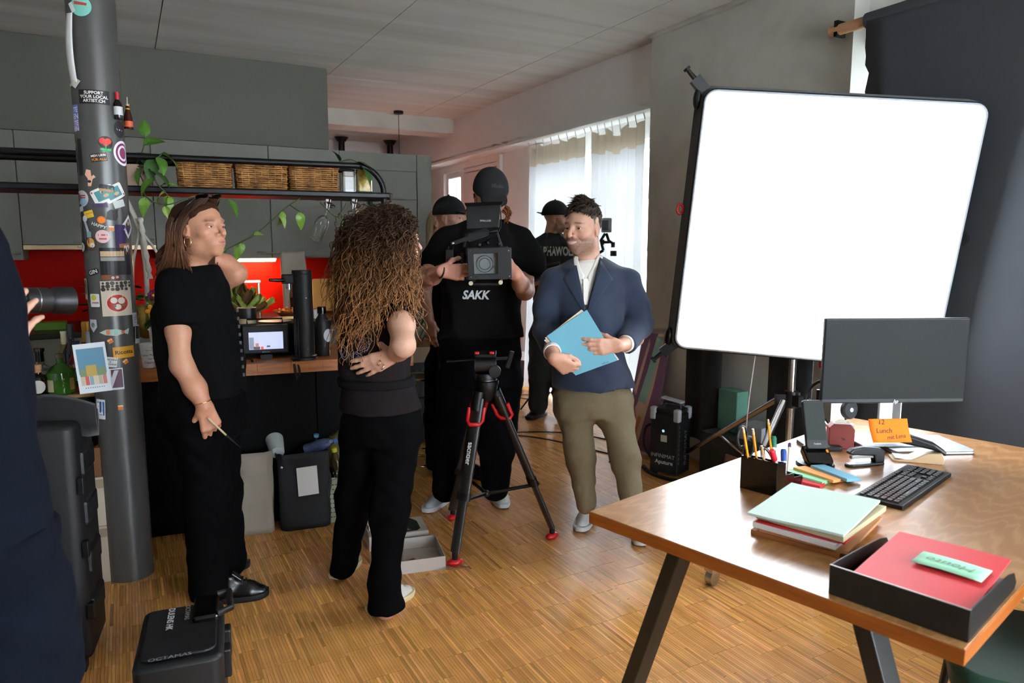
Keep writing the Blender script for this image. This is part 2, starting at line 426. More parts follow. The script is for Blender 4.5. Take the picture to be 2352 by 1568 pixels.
# the world outside the windows
gb = mat('neighbour_facade', '#7d8792', rough=.8, var=.12, scale=2)
for k, (x, y0, y1, h, lab) in enumerate(((11, 6.5, 8.3, 3.3, 'grey neighbouring house seen through the glazed door'), (9.5, 21.0, 26.0, 5.0, 'pale brick house outside the small far window'))):
    b = thing('neighbour_house', lab, 'building', (x, (y0+y1)/2, -3), world=True)
    MB().span((x, y0, -3), (x+4, y1, h)).build('wall', gb if k == 0 else ramp_mat('pale_brick', [(.45, '#d8d5cb'), (.55, '#e8e6de')], kind='noise', scale=3), b)
    MB().prism([(-.2, 0), (4.2, 0), (2, 1.6)], y1-y0, (x, y1, h), Matrix(((1, 0, 0), (0, 0, -1), (0, 1, 0)))).build('roof', mat('slate', '#5a626c', rough=.7), b)
    for j in range(4):
        wy = y0+(j+.5)*(y1-y0)/4
        MB().span((x-.03, wy-.25, h-2.6), (x+.02, wy+.25, h-1.2)).build('window', mat('dark_pane', '#2c3138', rough=.1), b)
tag(MB().span((5, -12, -3.3), (40, 40, -3)).build('ground', mat('courtyard', '#8a8f8a', rough=.9)), 'grey courtyard ground below the windows', 'ground', kind='structure')

# ================================================================== light panel on its stand, paper backdrop
fabric_black = mat('black_fabric', '#131315', rough=.9, var=.2, scale=30, bump=.1, bscale=200, sheen=.1)
paper_white = mat('white_paper', '#e4e4e2', rough=.8, var=.03)
rubber = mat('black_rubber', '#0a0a0a', rough=.7, var=.15)
red_plastic = mat('red_plastic', '#b5121b', rough=.4, var=.08)
def softpanel():
    TL, TR, BR, BL = [Vector(p) for p in ((2.325, 2.506, 2.196), (3.295, 1.821, 2.104), (3.287, 1.982, .926), (2.317, 2.668, 1.018))]
    c = (TL+TR+BR+BL)/4; x = (TR-TL).normalized(); y = (TL-BL); y = (y-x*y.dot(x)).normalized(); n = x.cross(y)
    R = Matrix((x, y, n)).transposed(); w = (TR-TL).length; h = (TL-BL).length
    t = thing('soft_light', 'large square glowing white soft light panel with black fabric frame', 'studio light', c, world=True)
    em = mat('diffuser_cloth', '#eef5ff', rough=.9, var=.02, emit=5.0)
    pts = rect(w-.02, h-.02, .05, 5)
    b = MB(); b.prism(pts, .012, c-n*.012, R); b.build('diffuser', em, t)
    f = MB()
    k = len(pts); o2 = rect(w+.01, h+.01, .055, 5); o3 = rect(w+.05, h+.05, .07, 5)
    vs = [c+R @ Vector((p[0], p[1], 0)) for p in o2]+[c+R @ Vector((p[0], p[1], .003)) for p in pts]+[c+R @ Vector((p[0], p[1], -.11)) for p in o3]
    fs = [(i, (i+1) % k, k+(i+1) % k, k+i) for i in range(k)]+[(i, 2*k+i, 2*k+(i+1) % k, (i+1) % k) for i in range(k)]+[tuple(range(3*k-1, 2*k-1, -1))]
    f._add(vs, fs); f.build('fabric_shell', fabric_black, t, smooth=50)
    z = MB(); z.tube([c+R @ Vector((p[0]*1.006, p[1]*1.006, .006)) for p in pts], .006, 6, closed=True); z.build('piping', mat('silver_piping', '#aab0b6', rough=.5), t, smooth=180)
    for sx, sy in ((-1, 1), (-1, -1)):
        q = MB(); p = c+R @ Vector((sx*(w/2+.01), sy*(h/2+.01), -.05)); d = R @ Vector((sx, sy, 0))
        q.bar(p-d*.03, p+d*.035, .035, .05); q.cyl(p+d*.03, p+d*.07, .012, .009); q.cyl(p+d*.07, p+d*.078, .017)
        q.sphere(p+R @ Vector((sx*.012, -sy*.05, 0)), (.02, .05, .03), R=R); q.build('corner_bracket', black_plastic, t, smooth=40)
    rg = MB(); p = c+R @ Vector((-w/2-.04, .06, -.06)); rg.tube([p+R @ Vector((.014*math.cos(a), .022*math.sin(a), 0)) for a in np.linspace(0, 2*PI, 16)[:-1]], .006, 6, closed=True)
    rg.build('pull_ring', red_plastic, t, smooth=180)
    rg = MB(); p = c+R @ Vector((w/2+.04, .02, -.05)); rg.tube([p+R @ Vector((.018*math.cos(a), .03*math.sin(a), 0)) for a in np.linspace(0, 2*PI, 16)[:-1]], .004, 6, closed=True)
    rg.build('velcro_loop', fabric_black, t, smooth=180)
    q = MB()
    for s in (-1, 1): q.bar(c+R @ Vector((s*.5, -.5, -.115)), c+R @ Vector((-s*.5, .5, -.115)), .025)
    q.cyl(c-n*.10, c-n*.21, .05, .03); q.build('back_frame', black_metal, t)
    return c, n, R
SPc, SPn, SPR = softpanel()
def light_stand():
    hub = Vector((SPc.x, SPc.y, 0))-Vector((SPn.x, SPn.y, 0)).normalized()*.24
    px, py = 2.84, 2.395
    t = thing('light_stand', 'chrome combo light stand on casters holding the glowing panel', 'light stand', (px, py, 0), world=True)
    P = lambda z: Vector((px, py, z))
    b = MB(); b.cyl(P(.30), P(1.02), .0175); b.build('lower_tube', chrome, t, smooth=40)
    b = MB(); b.cyl(P(1.0), P(1.50), .0145); b.build('upper_tube', chrome, t, smooth=40)
    for z0, z1, r in ((.96, 1.04, .030), (.28, .34, .032)): MB().cyl(P(z0), P(z1), r).build('clamp', black_plastic, t, smooth=40)
    b = MB(); b.cyl(P(.72), P(.80), .033)
    for a in (0, 120, 240):
        d = Vector((math.cos(math.radians(a+20)), math.sin(math.radians(a+20)), 0)); b.bar(P(.76)+d*.02, P(.76)+d*.075, .035, .05)
    b.build('collar', black_plastic, t, smooth=40)
    ang = math.atan2(3.60-py, 3.22-px)
    for a in (ang, ang+2.09, ang-2.09):
        d = Vector((math.cos(a), math.sin(a), 0)); f = P(.09)+d*(1.28 if a == ang else .62)
        l = MB(); l.cyl(P(.76)+d*.07, f, .016, n=12); l.build('leg', chrome, t, smooth=40)
        l = MB(); m = (P(.76)+d*.07)*.45+f*.55; l.cyl(m, P(.31)+d*.03, .009, n=8); l.build('brace', chrome, t, smooth=40)
        l = MB(); l.box(f+Vector((0, 0, -.012)), (.05, .05, .03)); s = Vector((-d.y, d.x, 0)); l.cyl(f+Vector((0, 0, -.055))-s*.016, f+Vector((0, 0, -.055))+s*.016, .035, n=18); l.build('caster', steel, t, smooth=40)
    b = MB(); b.cyl(P(1.50), P(1.56), .03); b.bar(P(1.545), hub+Vector((0, 0, 1.56)), .035); b.build('head', black_metal, t, smooth=40)
    b = MB(); q = P(.98)+Vector((.13, -.05, .0)); b.bar(q+Vector((-.05, 0, .02)), q+Vector((.06, 0, -.02)), .04, .03); b.bar(q+Vector((.02, 0, -.01)), q+Vector((.02, 0, -.07)), .025); b.bar(P(1.0), q, .02); b.build('lock_lever', red_plastic, t, bev=.004)
light_stand()
c = MB(); c.tube(spline([(2.99, 2.33, .94), (3.06, 2.28, .90), (3.12, 2.23, .93), (3.15, 2.2, 1.0), (3.1, 2.17, 1.2)], 6), .011, 8)
tag(c.build('power_cable', rubber, smooth=180), 'thick black cable looping under the light panel', 'cable')
c = MB(); c.tube(spline([(2.72, 2.52, .99), (2.69, 2.53, .6), (2.71, 2.5, .3), (2.76, 2.45, .01)], 8), .003, 6)
tag(c.build('safety_wire', mat('white_cord', '#d8d8d4', rough=.5), smooth=180), 'thin white wire hanging below the light panel', 'cable')
# paper roll
bp = mat('black_seamless_paper', '#474b50', rough=.95, var=.06, spec=.2)
t = thing('paper_backdrop', 'black seamless paper hanging from a roll in front of the window bay', 'backdrop', (3.40, 1.1, 0), world=True)
MB().cyl((3.42, 2.745, 2.640), (3.42, -.25, 2.655), .028, n=20).build('core_tube', mat('cardboard_tube', '#b98a62', rough=.8), t, smooth=40)
MB().cyl((3.42, 2.53, 2.641), (3.42, -.18, 2.654), .040, n=24).build('paper_roll', bp, t, smooth=40)
g = MB(); rr = random.Random(5); edge = [rr.uniform(-.012, .012) for _ in range(61)]
def bpf(u, v):
    z = 2.635-v*2.62; y0 = 2.505+edge[int(v*60)]-.02*min(1, v*6)
    return (3.383+.012*math.sin(v*7+u*3)-.25*max(0, v-.93)**2*40, y0*(1-u)+(-.16)*u, z)
g.grid(bpf, 24, 60); o = g.build('paper_sheet', bp, t, smooth=180); o.modifiers.new('thick', 'SOLIDIFY').thickness = .002
for y in (2.70, -.22): MB().bar((3.42, y, 2.64), (3.49 if y > 0 else 3.62, y, 2.67), .03).box((3.43, y, 2.645), (.07, .02, .08)).build('wall_bracket', black_metal, t)
# ================================================================== desk
desk_wood = ramp_mat('desk_oak', [(.1, '#a8743f'), (.45, '#b98752'), (.6, '#c08f5a'), (.9, '#ab7843')], rough=.30, kind='wave', scale=5, stretch=(.30, 2.2, 1), dist=9, detail=4, bump=.03, coat=.8, spec=.7)
_M['desk_oak'].node_tree.nodes['Principled BSDF'].inputs['Coat Roughness'].default_value = .28
edge_wood = ramp_mat('desk_edge', [(.3, '#8c460e'), (.7, '#a85a14')], rough=.4, kind='noise', scale=6, stretch=(1, 1, 14), bump=.03)
DA = math.radians(13.3)
dk = thing('desk', 'oak topped desk with splayed black metal legs and office clutter', 'desk', (1.129, 1.635, 0), DA)
tp = MB(); L, Wd = 1.715, .952
tp.span((0.0015, -Wd+.0015, .7475), (L-.0015, -.0015, .75)); tp.m = 1; tp.span((0, -Wd, .715), (L, 0, .748)); tp.build('desktop', [desk_wood, edge_wood], dk, bev=.0015)
for x0 in (.13, L-.22):
    for s in (-1, 1):
        l = MB(); yc = -Wd/2
        l.bar((x0, yc+s*.235, .715), (x0, yc+s*.47, 0), .075, .04, up=(0, 1, 0)); l.build('leg', mat('leg_black', '#16130f', rough=.45, var=.1), dk, bev=.004)
    MB().box((x0, -Wd/2, .706), (.09, .62, .018)).build('leg_plate', black_metal, dk)
MB().box((L/2-.04, -Wd/2, .685), (L-.4, .05, .04)).build('cross_rail', black_metal, dk)
# monitor
MA = math.atan2(-.236, .486)
mo = thing('monitor', 'black flat computer monitor on a silver stand, switched off', 'monitor', (2.505, 1.52, .75), MA)
w2 = .54; h2 = .315
MB().box((-.075, 0, .318), (w2, .018, h2)).build('housing', black_plastic, mo, bev=.004)
MB().box((-.075, -.0095, .323), (w2-.008, .002, h2-.022)).build('screen', mat('dead_screen', '#171a1a', rough=.55, var=.03, spec=.25), mo)
put_text('logo', 'hp', .018, mat('logo_grey', '#b8bcc0', rough=.4), mo, (-.075+.01, -.0108, .167), (1, 0, 0), (0, 0, 1), shear=.3, bold=.0006)
MB().box((-.075, .035, .15), (.055, .012, .26)).build('stand_neck', mat('silver_plastic', '#c4c8ca', rough=.35, metal=.6), mo, bev=.004)
MB().box((-.03, .035, .15), (.006, .05, .26)).build('neck_fin', mat('silver_plastic', '#c4c8ca'), mo, bev=.002)
MB().box((-.075, .05, .006), (.24, .17, .012)).build('stand_foot', mat('silver_plastic', '#c4c8ca'), mo, bev=.004)
MB().cyl((-.075, .012, .33), (-.075, .04, .30), .03).build('tilt_hinge', black_plastic, mo)
# orange sticky note hanging from the monitor's lower edge
nt = thing('sticky_note', 'orange sticky note reading 12 Lunch mit Lena on the monitor', 'sticky note', (2.255, 1.505, .91), MA)
og = mat('orange_note', '#ff7d0a', rough=.8, var=.03)
g = MB(); g.grid(lambda u, v: ((u-.5)*.135+.02*v*0+.012*v, -.012-.018*v*v, .012-.078*v), 6, 8); o = g.build('sheet', og, nt, smooth=180); o.modifiers.new('thick', 'SOLIDIFY').thickness = .0006
ink = mat('blue_black_ink', '#23202c', rough=.7)
def nf(u, v):
    vv = min(1, max(0, (.012-v)/.078)); return Vector((u+.012*vv, -.0136-.018*vv*vv, v))
put_text('handwriting', '12', .024, ink, nt, None, None, None, fn=lambda u, v: nf(u-.025, v+.0), shear=.15)
put_text('handwriting', 'Lunch', .023, ink, nt, None, None, None, fn=lambda u, v: nf(u-.02, v-.028), shear=.2)
put_text('handwriting', 'mit Lena', .019, ink, nt, None, None, None, fn=lambda u, v: nf(u+.018, v-.048+.1*u), shear=.2)
# laptop (closed)
lp = thing('laptop', 'closed silver laptop lying flat under the monitor stand', 'laptop', (2.60, 1.60, .75), math.radians(-25))
al = mat('aluminium', '#c9cdd2', rough=.38, metal=.75, var=.03)
MB().prism(rect(.30, .215, .012), .008, (0, 0, .002)).build('base', al, lp, bev=.002)
MB().prism(rect(.30, .215, .012), .006, (0, 0, .011)).build('lid', al, lp, bev=.002)
MB().prism(rect(.26, .17, .01), .002, (0, 0, 0)).build('rubber_feet', rubber, lp)
mo.location = (2.54, 1.60, .7675); lp.location = (2.60, 1.60, .75)
# keyboard
kb = thing('keyboard', 'full size black computer keyboard on the desk', 'keyboard', (2.122, 1.336, .75), math.radians(15.2))
MB().prism(rect(.449, .137, .005), .013, (0, 0, .0)).build('case', black_plastic, kb, bev=.002)
MB().box((0, 0, .0133), (.436, .122, .001)).build('key_bed', mat('key_bed', '#050506', rough=.6), kb)
key = mat('key_black', '#1c1d1f', rough=.42, var=.1); leg = mat('key_legend', '#7d8288', rough=.5)
k0 = None
def keycap(x, y, w, d=.0155):
    me = MB()
    a, b = w/2, d/2; c2 = .0012
    me._add([(-a, -b, 0), (a, -b, 0), (a, b, 0), (-a, b, 0), (-a+c2, -b+c2, .0045), (a-c2, -b+c2, .0045), (a-c2, b-c2, .0045), (-a+c2, b-c2, .0045)], [(4, 5, 6, 7), (0, 1, 5, 4), (1, 2, 6, 5), (2, 3, 7, 6), (3, 0, 4, 7)])
    me.m = 1; me._add([(-a*.55, .001, .0047), (-a*.1, .001, .0047), (-a*.1, b*.6, .0047), (-a*.55, b*.6, .0047)], [(0, 1, 2, 3)])
    return me
_keys = {}
def put_key(x, y, w, d=.0155):
    kk = (round(w, 4), round(d, 4))
    if kk not in _keys:
        _keys[kk] = keycap(0, 0, w, d).mesh('key'); _keys[kk].materials.append(key); _keys[kk].materials.append(leg)
    o = bpy.data.objects.new('key', _keys[kk]); COL.objects.link(o); o.parent = kb; o.location = (x, y, .0138)
X0 = -.214; P = .0186
for r, (y, ws) in enumerate(((.052, [1]*15), (.031, [1]*13+[2]), (.0125, [1.5]+[1]*12+[1.5]), (-.006, [1.8]+[1]*11+[2.2]), (-.0245, [1.3]+[1]*11+[2.7]), (-.043, [1.4, 1.2, 1.2, 6.2, 1.2, 1.2, 1.2, 1.4]))):
    x = X0
    for w in ws:
        put_key(x+w*P/2, y, w*P-.0022, .0155 if r else .011); x += w*P
for c in range(3):
    for y in (.052, .031, .0125): put_key(X0+15.3*P+(c+.5)*P, y, P-.0022, .0155 if y != .052 else .011)
    put_key(X0+15.3*P+(c+.5)*P, -.043, P-.0022)
put_key(X0+16.8*P, -.0245, P-.0022)
for c in range(4):
    for y in (.031, .0125, -.006, -.0245, -.043): put_key(X0+18.6*P+(c+.5)*P, y, P-.0022)
# letter tray with red folder
ty = thing('letter_tray', 'black plastic letter tray near the desk corner', 'letter tray', (1.345, .850, .75), math.radians(14))
# local: x along the long side, y to the desk's left edge
trm = mat('tray_black', '#171310', rough=.38, var=.12)
def trayshape():
    m = MB(); Lx, Ly = .335, .262; h = .066
    m.span((0, -Ly/2, 0), (Lx, Ly/2, .003))
    m.span((-.003, -Ly/2-.003, 0), (0, Ly/2+.003, h))                      # front wall
    for s in (-1, 1):
        y = s*Ly/2
        pts = [(0, 0), (Lx*.96, 0), (Lx, .012), (Lx*.93, .040), (Lx*.80, .050), (Lx*.5, .058), (.02, h), (0, h)]
        vs = [(p[0], y-s*.0, p[1]) for p in pts]+[(p[0], y+s*.003, p[1]) for p in pts]; n = len(pts)
        m._add(vs, [tuple(range(n)), tuple(range(2*n-1, n-1, -1))]+[(i, n+i, n+(i+1) % n, (i+1) % n) for i in range(n)])
    return m
trayshape().build('tray_body', trm, ty, bev=.001)
gl = MB(); gl.span((-.0035, -.134, .0655), (.0, .134, .067)); gl.build('rim', mat('rim_grey', '#9a948e', rough=.3), ty)
def sheet(name, label, cat, mt, loc, rz, w, h, th, warp=0.0, parent=None, seed=1, curl=None):
    r = random.Random(seed); a, b, c3 = r.uniform(-1, 1), r.uniform(-1, 1), r.uniform(0, 6)
    g = MB(); f = lambda u, v: ((u-.5)*w, (v-.5)*h, warp*(math.sin(3*u+c3)*a+math.sin(4*v+c3)*b)*.5+(curl(u, v) if curl else 0))
    top = lambda u, v: Vector(f(u, v))+Vector((0, 0, th)); n = 10
    g.grid(f, n, n); g.grid(top, n, n); s = (n+1)*(n+1)
    ring = [i for i in range(n+1)]+[(j+1)*(n+1)-1 for j in range(1, n+1)]+[n*(n+1)+i for i in range(n-1, -1, -1)]+[j*(n+1) for j in range(n-1, 0, -1)]
    q = len(ring); g.f += [(ring[i], ring[(i+1) % q], s+ring[(i+1) % q], s+ring[i]) for i in range(q)]; g.mi += [0]*q
    o = g.build(name, mt, parent, smooth=50); o.location = loc; o.rotation_euler = (0, 0, rz)
    if label: tag(o, label, cat)
    return o
CA, SA = math.cos(math.radians(14)), math.sin(math.radians(14))
def tray_pt(x, y, z): return (1.345+CA*x-SA*y, .850+SA*x+CA*y, .75+z)
red = mat('red_card', '#d8343a', rough=.55, var=.04)
sheet('dossier', 'dark red dossier lying at the bottom of the letter tray', 'folder', mat('dark_red_card', '#8a1622', rough=.6), tray_pt(.16, .012, .005), math.radians(14), .30, .225, .016)
ps = sheet('printed_sheets', 'crumpled white sheets peeking out below the red folder', 'papers', paper_white, tray_pt(.142, -.012, .030), math.radians(12), .280, .215, .004, warp=.004, seed=4)
rf = sheet('folder', 'bright red paper folder on top of the letter tray', 'folder', red, tray_pt(.170, -.012, .047), math.radians(16), .312, .228, .005, warp=.004, seed=2, curl=lambda u, v: .012*(1-u)*0+.010*u)
gn = mat('mint_note', '#a9e3c0', rough=.8, var=.03)
hn = thing('sticky_note', 'mint green note reading Heute on the red folder', 'sticky note', tray_pt(.185, -.045, .066), math.radians(12)+PI/2+PI/2*0)
g = MB(); g.grid(lambda u, v: ((u-.5)*.135, (v-.5)*.078, .002*math.sin(u*3)), 8, 3); o = g.build('sheet', gn, hn, smooth=180); o.modifiers.new('thick', 'SOLIDIFY').thickness = .0005
hn.rotation_euler = (0, 0, math.radians(14+90)); 
put_text('handwriting', 'Heute', .038, mat('pencil_grey', '#7f9a86', rough=.8), hn, (0, 0, .0035), (1, 0, 0), (0, 1, 0), shear=.25)
# stack of files
cols = [('kraft', '#b87b48'), ('kraft2', '#c08a58'), ('white', '#e2e2e0'), ('redsleeve', '#d02a33'), ('cream', '#cdbf9c'), ('greenish', '#c9d9cd')]
stk = [('orange brown cardboard file at the bottom of the paper stack', '#a96a3a', .012, .0, .30, .225), ('tan cardboard file second from the bottom of the paper stack', '#bf8a5c', .008, .03, .30, .22),
       ('bundle of white sheets in the middle of the paper stack', '#e6e6e6', .014, -.02, .297, .21), ('glossy red plastic sleeve in the paper stack', '#d31f2b', .004, .04, .30, .22),
       ('cream manila files under the top sheet of the paper stack', '#bfb08c', .014, -.04, .30, .222), ('pale mint green file on top of the paper stack', '#c4d8cd', .006, .015, .305, .24)]
z = .7502
for k, (lab, c, th, dr, w, h) in enumerate(stk):
    sheet('paper_file' if k != 2 else 'paper_bundle', lab, 'file', mat('file_%d' % k, c, rough=.35 if k == 3 else .75, var=.05), (1.590+.008*math.sin(k*2.1), 1.232+.008*math.cos(k*3.7), z), math.radians(19)+dr, w, h, th, warp=.0016*(1 if k < 5 else 3), seed=10+k)
    z += th+.0012+(.0006 if k == 4 else 0)
# pen holder
pc = thing('pen_holder', 'black glossy desk organiser with stepped compartments', 'pen holder', (1.762, 1.545, .75), math.radians(15))
gb2 = mat('gloss_black', '#0b0908', rough=.12, var=.1)
def cell(x0, x1, y0, y1, h0, h1):
    m = MB(); e = .003; xm, ym = (x0+x1)/2, (y0+y1)/2
    m.span((x0, y0, 0), (x1, y1, .003))
    def wall(a, b, ha, hb, nx, ny):
        m._add([(a[0], a[1], 0), (b[0], b[1], 0), (b[0], b[1], hb), (a[0], a[1], ha), (a[0]+nx*e, a[1]+ny*e, 0), (b[0]+nx*e, b[1]+ny*e, 0), (b[0]+nx*e, b[1]+ny*e, hb), (a[0]+nx*e, a[1]+ny*e, ha)],
               [(0, 1, 2, 3), (7, 6, 5, 4), (3, 2, 6, 7), (0, 3, 7, 4), (1, 5, 6, 2)])
    wall((x0, y0), (x1, y0), h0, h1, 0, 1); wall((x1, y1), (x0, y1), h1, h0, 0, -1); wall((x0, y1), (x0, y0), h0, h0, 1, 0); wall((x1, y0), (x1, y1), h1, h1, -1, 0)
    return m
cell(-.088, -.03, -.06, .06, .105, .095).build('tall_compartment', gb2, pc, bev=.001)
cell(-.03, .03, -.06, .0, .055, .05).build('front_compartment', gb2, pc, bev=.001)
cell(-.03, .088, .0, .06, .095, .045).build('sloping_compartment', gb2, pc, bev=.001)
cell(.03, .088, -.06, .0, .035, .03).build('clip_compartment', gb2, pc, bev=.001)
OC, OS = math.cos(math.radians(15)), math.sin(math.radians(15))
def org(x, y, z): return Vector((1.762+OC*x-OS*y, 1.545+OS*x+OC*y, .75+z))
def pencil(name, label, cat, a, b, r, colr, tip, tipc, cap=None):
    a = org(*a); b = org(*b); d = (b-a).normalized(); L = (b-a).length
    t = thing(name, label, cat, a, world=True)
    MB().tube([a, a+d*(L-tip)], r, 6 if cap is None else 12).build('barrel', mat('pen_'+colr, colr, rough=.4), t, smooth=30)
    e = MB(); e.lathe([(r*1.05, 0), (r*1.05, tip*.45), (r*.95, tip*.5), (r*.9, tip)] if cap is None else [(r*1.25, 0), (r*1.25, tip*.85), (r*.9, tip)], a+d*(L-tip), d, 12)
    e.build('eraser_end' if cap is None else 'cap', mat('pen_'+tipc, tipc, rough=.4), t, smooth=40)
pencil('pencil', 'yellow pencil leaning outward, first in the pen holder', 'pencil', (-.062, .03, .01), (-.110, .045, .20), .0037, '#f2a01c', .018, '#d6b48a')
pencil('pencil', 'yellow pencil leaning beside the scissors in the pen holder', 'pencil', (-.050, .012, .01), (-.092, .022, .197), .0037, '#f0991a', .018, '#d8b890')
pencil('pencil', 'yellow pencil tilted to the far side of the pen holder', 'pencil', (-.046, -.035, .012), (.062, .052, .195), .0037, '#f39c12', .018, '#dcb994')
pencil('pencil', 'bare wood pencil standing low in the pen holder', 'pencil', (-.055, -.02, .01), (-.075, .0, .145), .0037, '#d2a878', .012, '#b8916a')
pencil('marker', 'white marker with red cap in the pen holder', 'marker', (.012, -.030, .01), (-.065, -.028, .135), .0075, '#e6e4e2', .040, '#e02231', 1)
pencil('marker', 'white marker with blue cap in the pen holder', 'marker', (-.005, -.045, .01), (.030, -.020, .118), .0075, '#e6e6ea', .038, '#2a4f9e', 1)
pencil('marker', 'white marker with dark green cap in the pen holder', 'marker', (-.005, -.012, .01), (.040, .020, .150), .0075, '#dfe4e4', .036, '#1c6a52', 1)
pencil('ballpoint_pen', 'beige ballpoint pen with dark tip in the pen holder', 'pen', (.012, -.045, .012), (.088, -.012, .125), .0042, '#d9c8b0', .015, '#4b3a4a', 1)
sc = thing('scissors', 'black handled scissors in the pen holder', 'scissors', org(-.065, .04, .01), world=True)
a = org(-.06, .04, .012); b = org(-.085, .048, .115); d = (b-a).normalized()
MB().bar(a, b, .012, .003).build('blade', steel, sc)
for s, dx in ((-1, .0), (1, .03)):
    c0 = b+Vector((-.012+dx, .004, .022+.018*s*-1)); m = MB(); m.tube([c0+Vector((.020*math.cos(q), .0, .032*math.sin(q)+.01)) for q in np.linspace(0, 2*PI, 18)[:-1]], .0045, 8, closed=True); m.bar(b, c0+Vector((0, 0, -.02)), .008); m.build('handle', black_plastic, sc, smooth=180)
cb = MB(); cb.tube(spline([org(.02, .03, .05), org(.03, .045, .10), org(.07, .05, .085), org(.10, .03, .03), org(.10, -.02, .006)], 8), .003, 6); cb.tube(spline([org(.0, .03, .05), org(.01, .045, .11), org(.06, .05, .10), org(.11, .03, .04), org(.12, -.02, .006)], 8), .002, 6)
tag(cb.build('charging_cable', rubber, smooth=180), 'black charging cable hanging over the pen holder', 'cable')
# sticky note pads
for k, (lab, c, x, y, rz, z) in enumerate((('red pad of sticky notes fanned out beside the pen holder', '#d8363f', 1.858, 1.535, 20, .0), ('green pad of sticky notes in the fanned row', '#8ed8a4', 1.893, 1.545, 12, .006), ('orange pad of sticky notes in the fanned row', '#f7a862', 1.942, 1.530, 3, .0125), ('blue pad of sticky notes at the end of the fanned row', '#7fbcd8', 1.992, 1.506, -5, .019))):
    o = MB().prism(rect(.062, .150), .010, (0, 0, 0)).build('sticky_pad', mat('pad_%d' % k, c, rough=.8, var=.03), None, bev=.0006)
    o.location = (x+.02, y, .75+z*.45+.0005*k); o.rotation_euler = (math.radians(1.0), math.radians(5 if k else 0), math.radians(rz)); tag(o, lab, 'sticky notes')
# stapler
st = thing('stapler', 'small black stapler with silver magazine in front of the laptop', 'stapler', (2.215, 1.545, .75), math.radians(166))
MB().prism([(-.07, -.016), (.06, -.016), (.075, -.008), (.075, .008), (.06, .016), (-.07, .016)], .010).build('base', black_plastic, st, bev=.003)
MB().prism([(.058, .028), (-.06, .026), (-.06, .040), (.058, .040)], .013, (0, .0065, 0), Matrix(((1, 0, 0), (0, 0, -1), (0, 1, 0)))).build('magazine', steel, st, bev=.001)
MB().prism([(-.072, .008), (-.035, .008), (-.030, .034), (.066, .044), (.072, .052), (.055, .064), (.01, .068), (-.06, .058), (-.074, .05)], .026, (0, .013, 0), Matrix(((1, 0, 0), (0, 0, -1), (0, 1, 0)))).build('arm', black_plastic, st, bev=.005)
MB().box((.055, 0, .0108), (.03, .018, .0014)).build('anvil', steel, st)
# hole punch
hp = thing('hole_punch', 'hole punch with black lever and beige base', 'hole punch', (2.43, 1.495, .75), math.radians(135))
MB().prism([(-.075, 0), (.08, 0), (.085, .006), (.02, .012), (-.02, .035), (-.07, .040), (-.08, .02)], .075, (0, .0375, 0), Matrix(((1, 0, 0), (0, 0, -1), (0, 1, 0)))).build('base', mat('beige_plastic', '#c8ab86', rough=.4), hp, bev=.005)
MB().prism([(-.085, .025), (-.06, .043), (.075, .066), (.095, .075), (.085, .088), (.03, .092), (-.05, .068), (-.09, .040)], .048, (0, .024, 0), Matrix(((1, 0, 0), (0, 0, -1), (0, 1, 0)))).build('lever', mat('lever_black', '#17181a', rough=.4), hp, bev=.008)
MB().box((.05, 0, .0105), (.05, .06, .002), Matrix.Rotation(-.09, 3, 'Y')).build('paper_guide', mat('pale_plastic', '#d9dde0', rough=.3), hp)
# card terminal / phone on stand
ph = thing('desk_phone', 'black handheld phone standing in its charging cradle', 'phone', (2.07, 1.63, .75), math.radians(-28))
MB().lathe([(.062, 0), (.064, .004), (.060, .010), (.045, .014)], n=28).build('weighted_foot', black_plastic, ph, smooth=40)
RX = Matrix.Rotation(math.radians(28), 3, 'X')
MB().prism(rect(.088, .085, .012), .034, (0, .0, .018), Matrix.Rotation(math.radians(32), 3, 'X')).build('cradle', gb2, ph, bev=.006)
MB().prism([(-.02, -.03), (.02, -.03), (.02, .03), (-.02, .03)], .02, (0, 0, .012)).build('pivot', black_plastic, ph, bev=.003)
Rp = Matrix.Rotation(math.radians(68), 3, 'X')
MB().prism(rect(.074, .170, .010), .014, (0, .030, .135), Rp).build('handset', black_plastic, ph, bev=.003)
MB().prism(rect(.066, .130, .004), .001, Vector((0, .030, .135))+Rp @ Vector((0, .010, .0145)), Rp).build('handset_screen', mat('phone_screen', '#2a312f', rough=.15, var=.05), ph)
MB().prism(rect(.008, .014, .003), .002, Vector((.034, -.012, .052)), Matrix.Rotation(math.radians(32), 3, 'X')).build('orange_button', mat('orange_button', '#e08a1e', rough=.4), ph)
put_text('logo', 'Yealink', .009, mat('logo_grey', '#b8bcc0'), ph, Vector((0, .030, .135))+Rp @ Vector((0, -.068, .0152)), Rp @ Vector((1, 0, 0)), Rp @ Vector((0, 1, 0)))
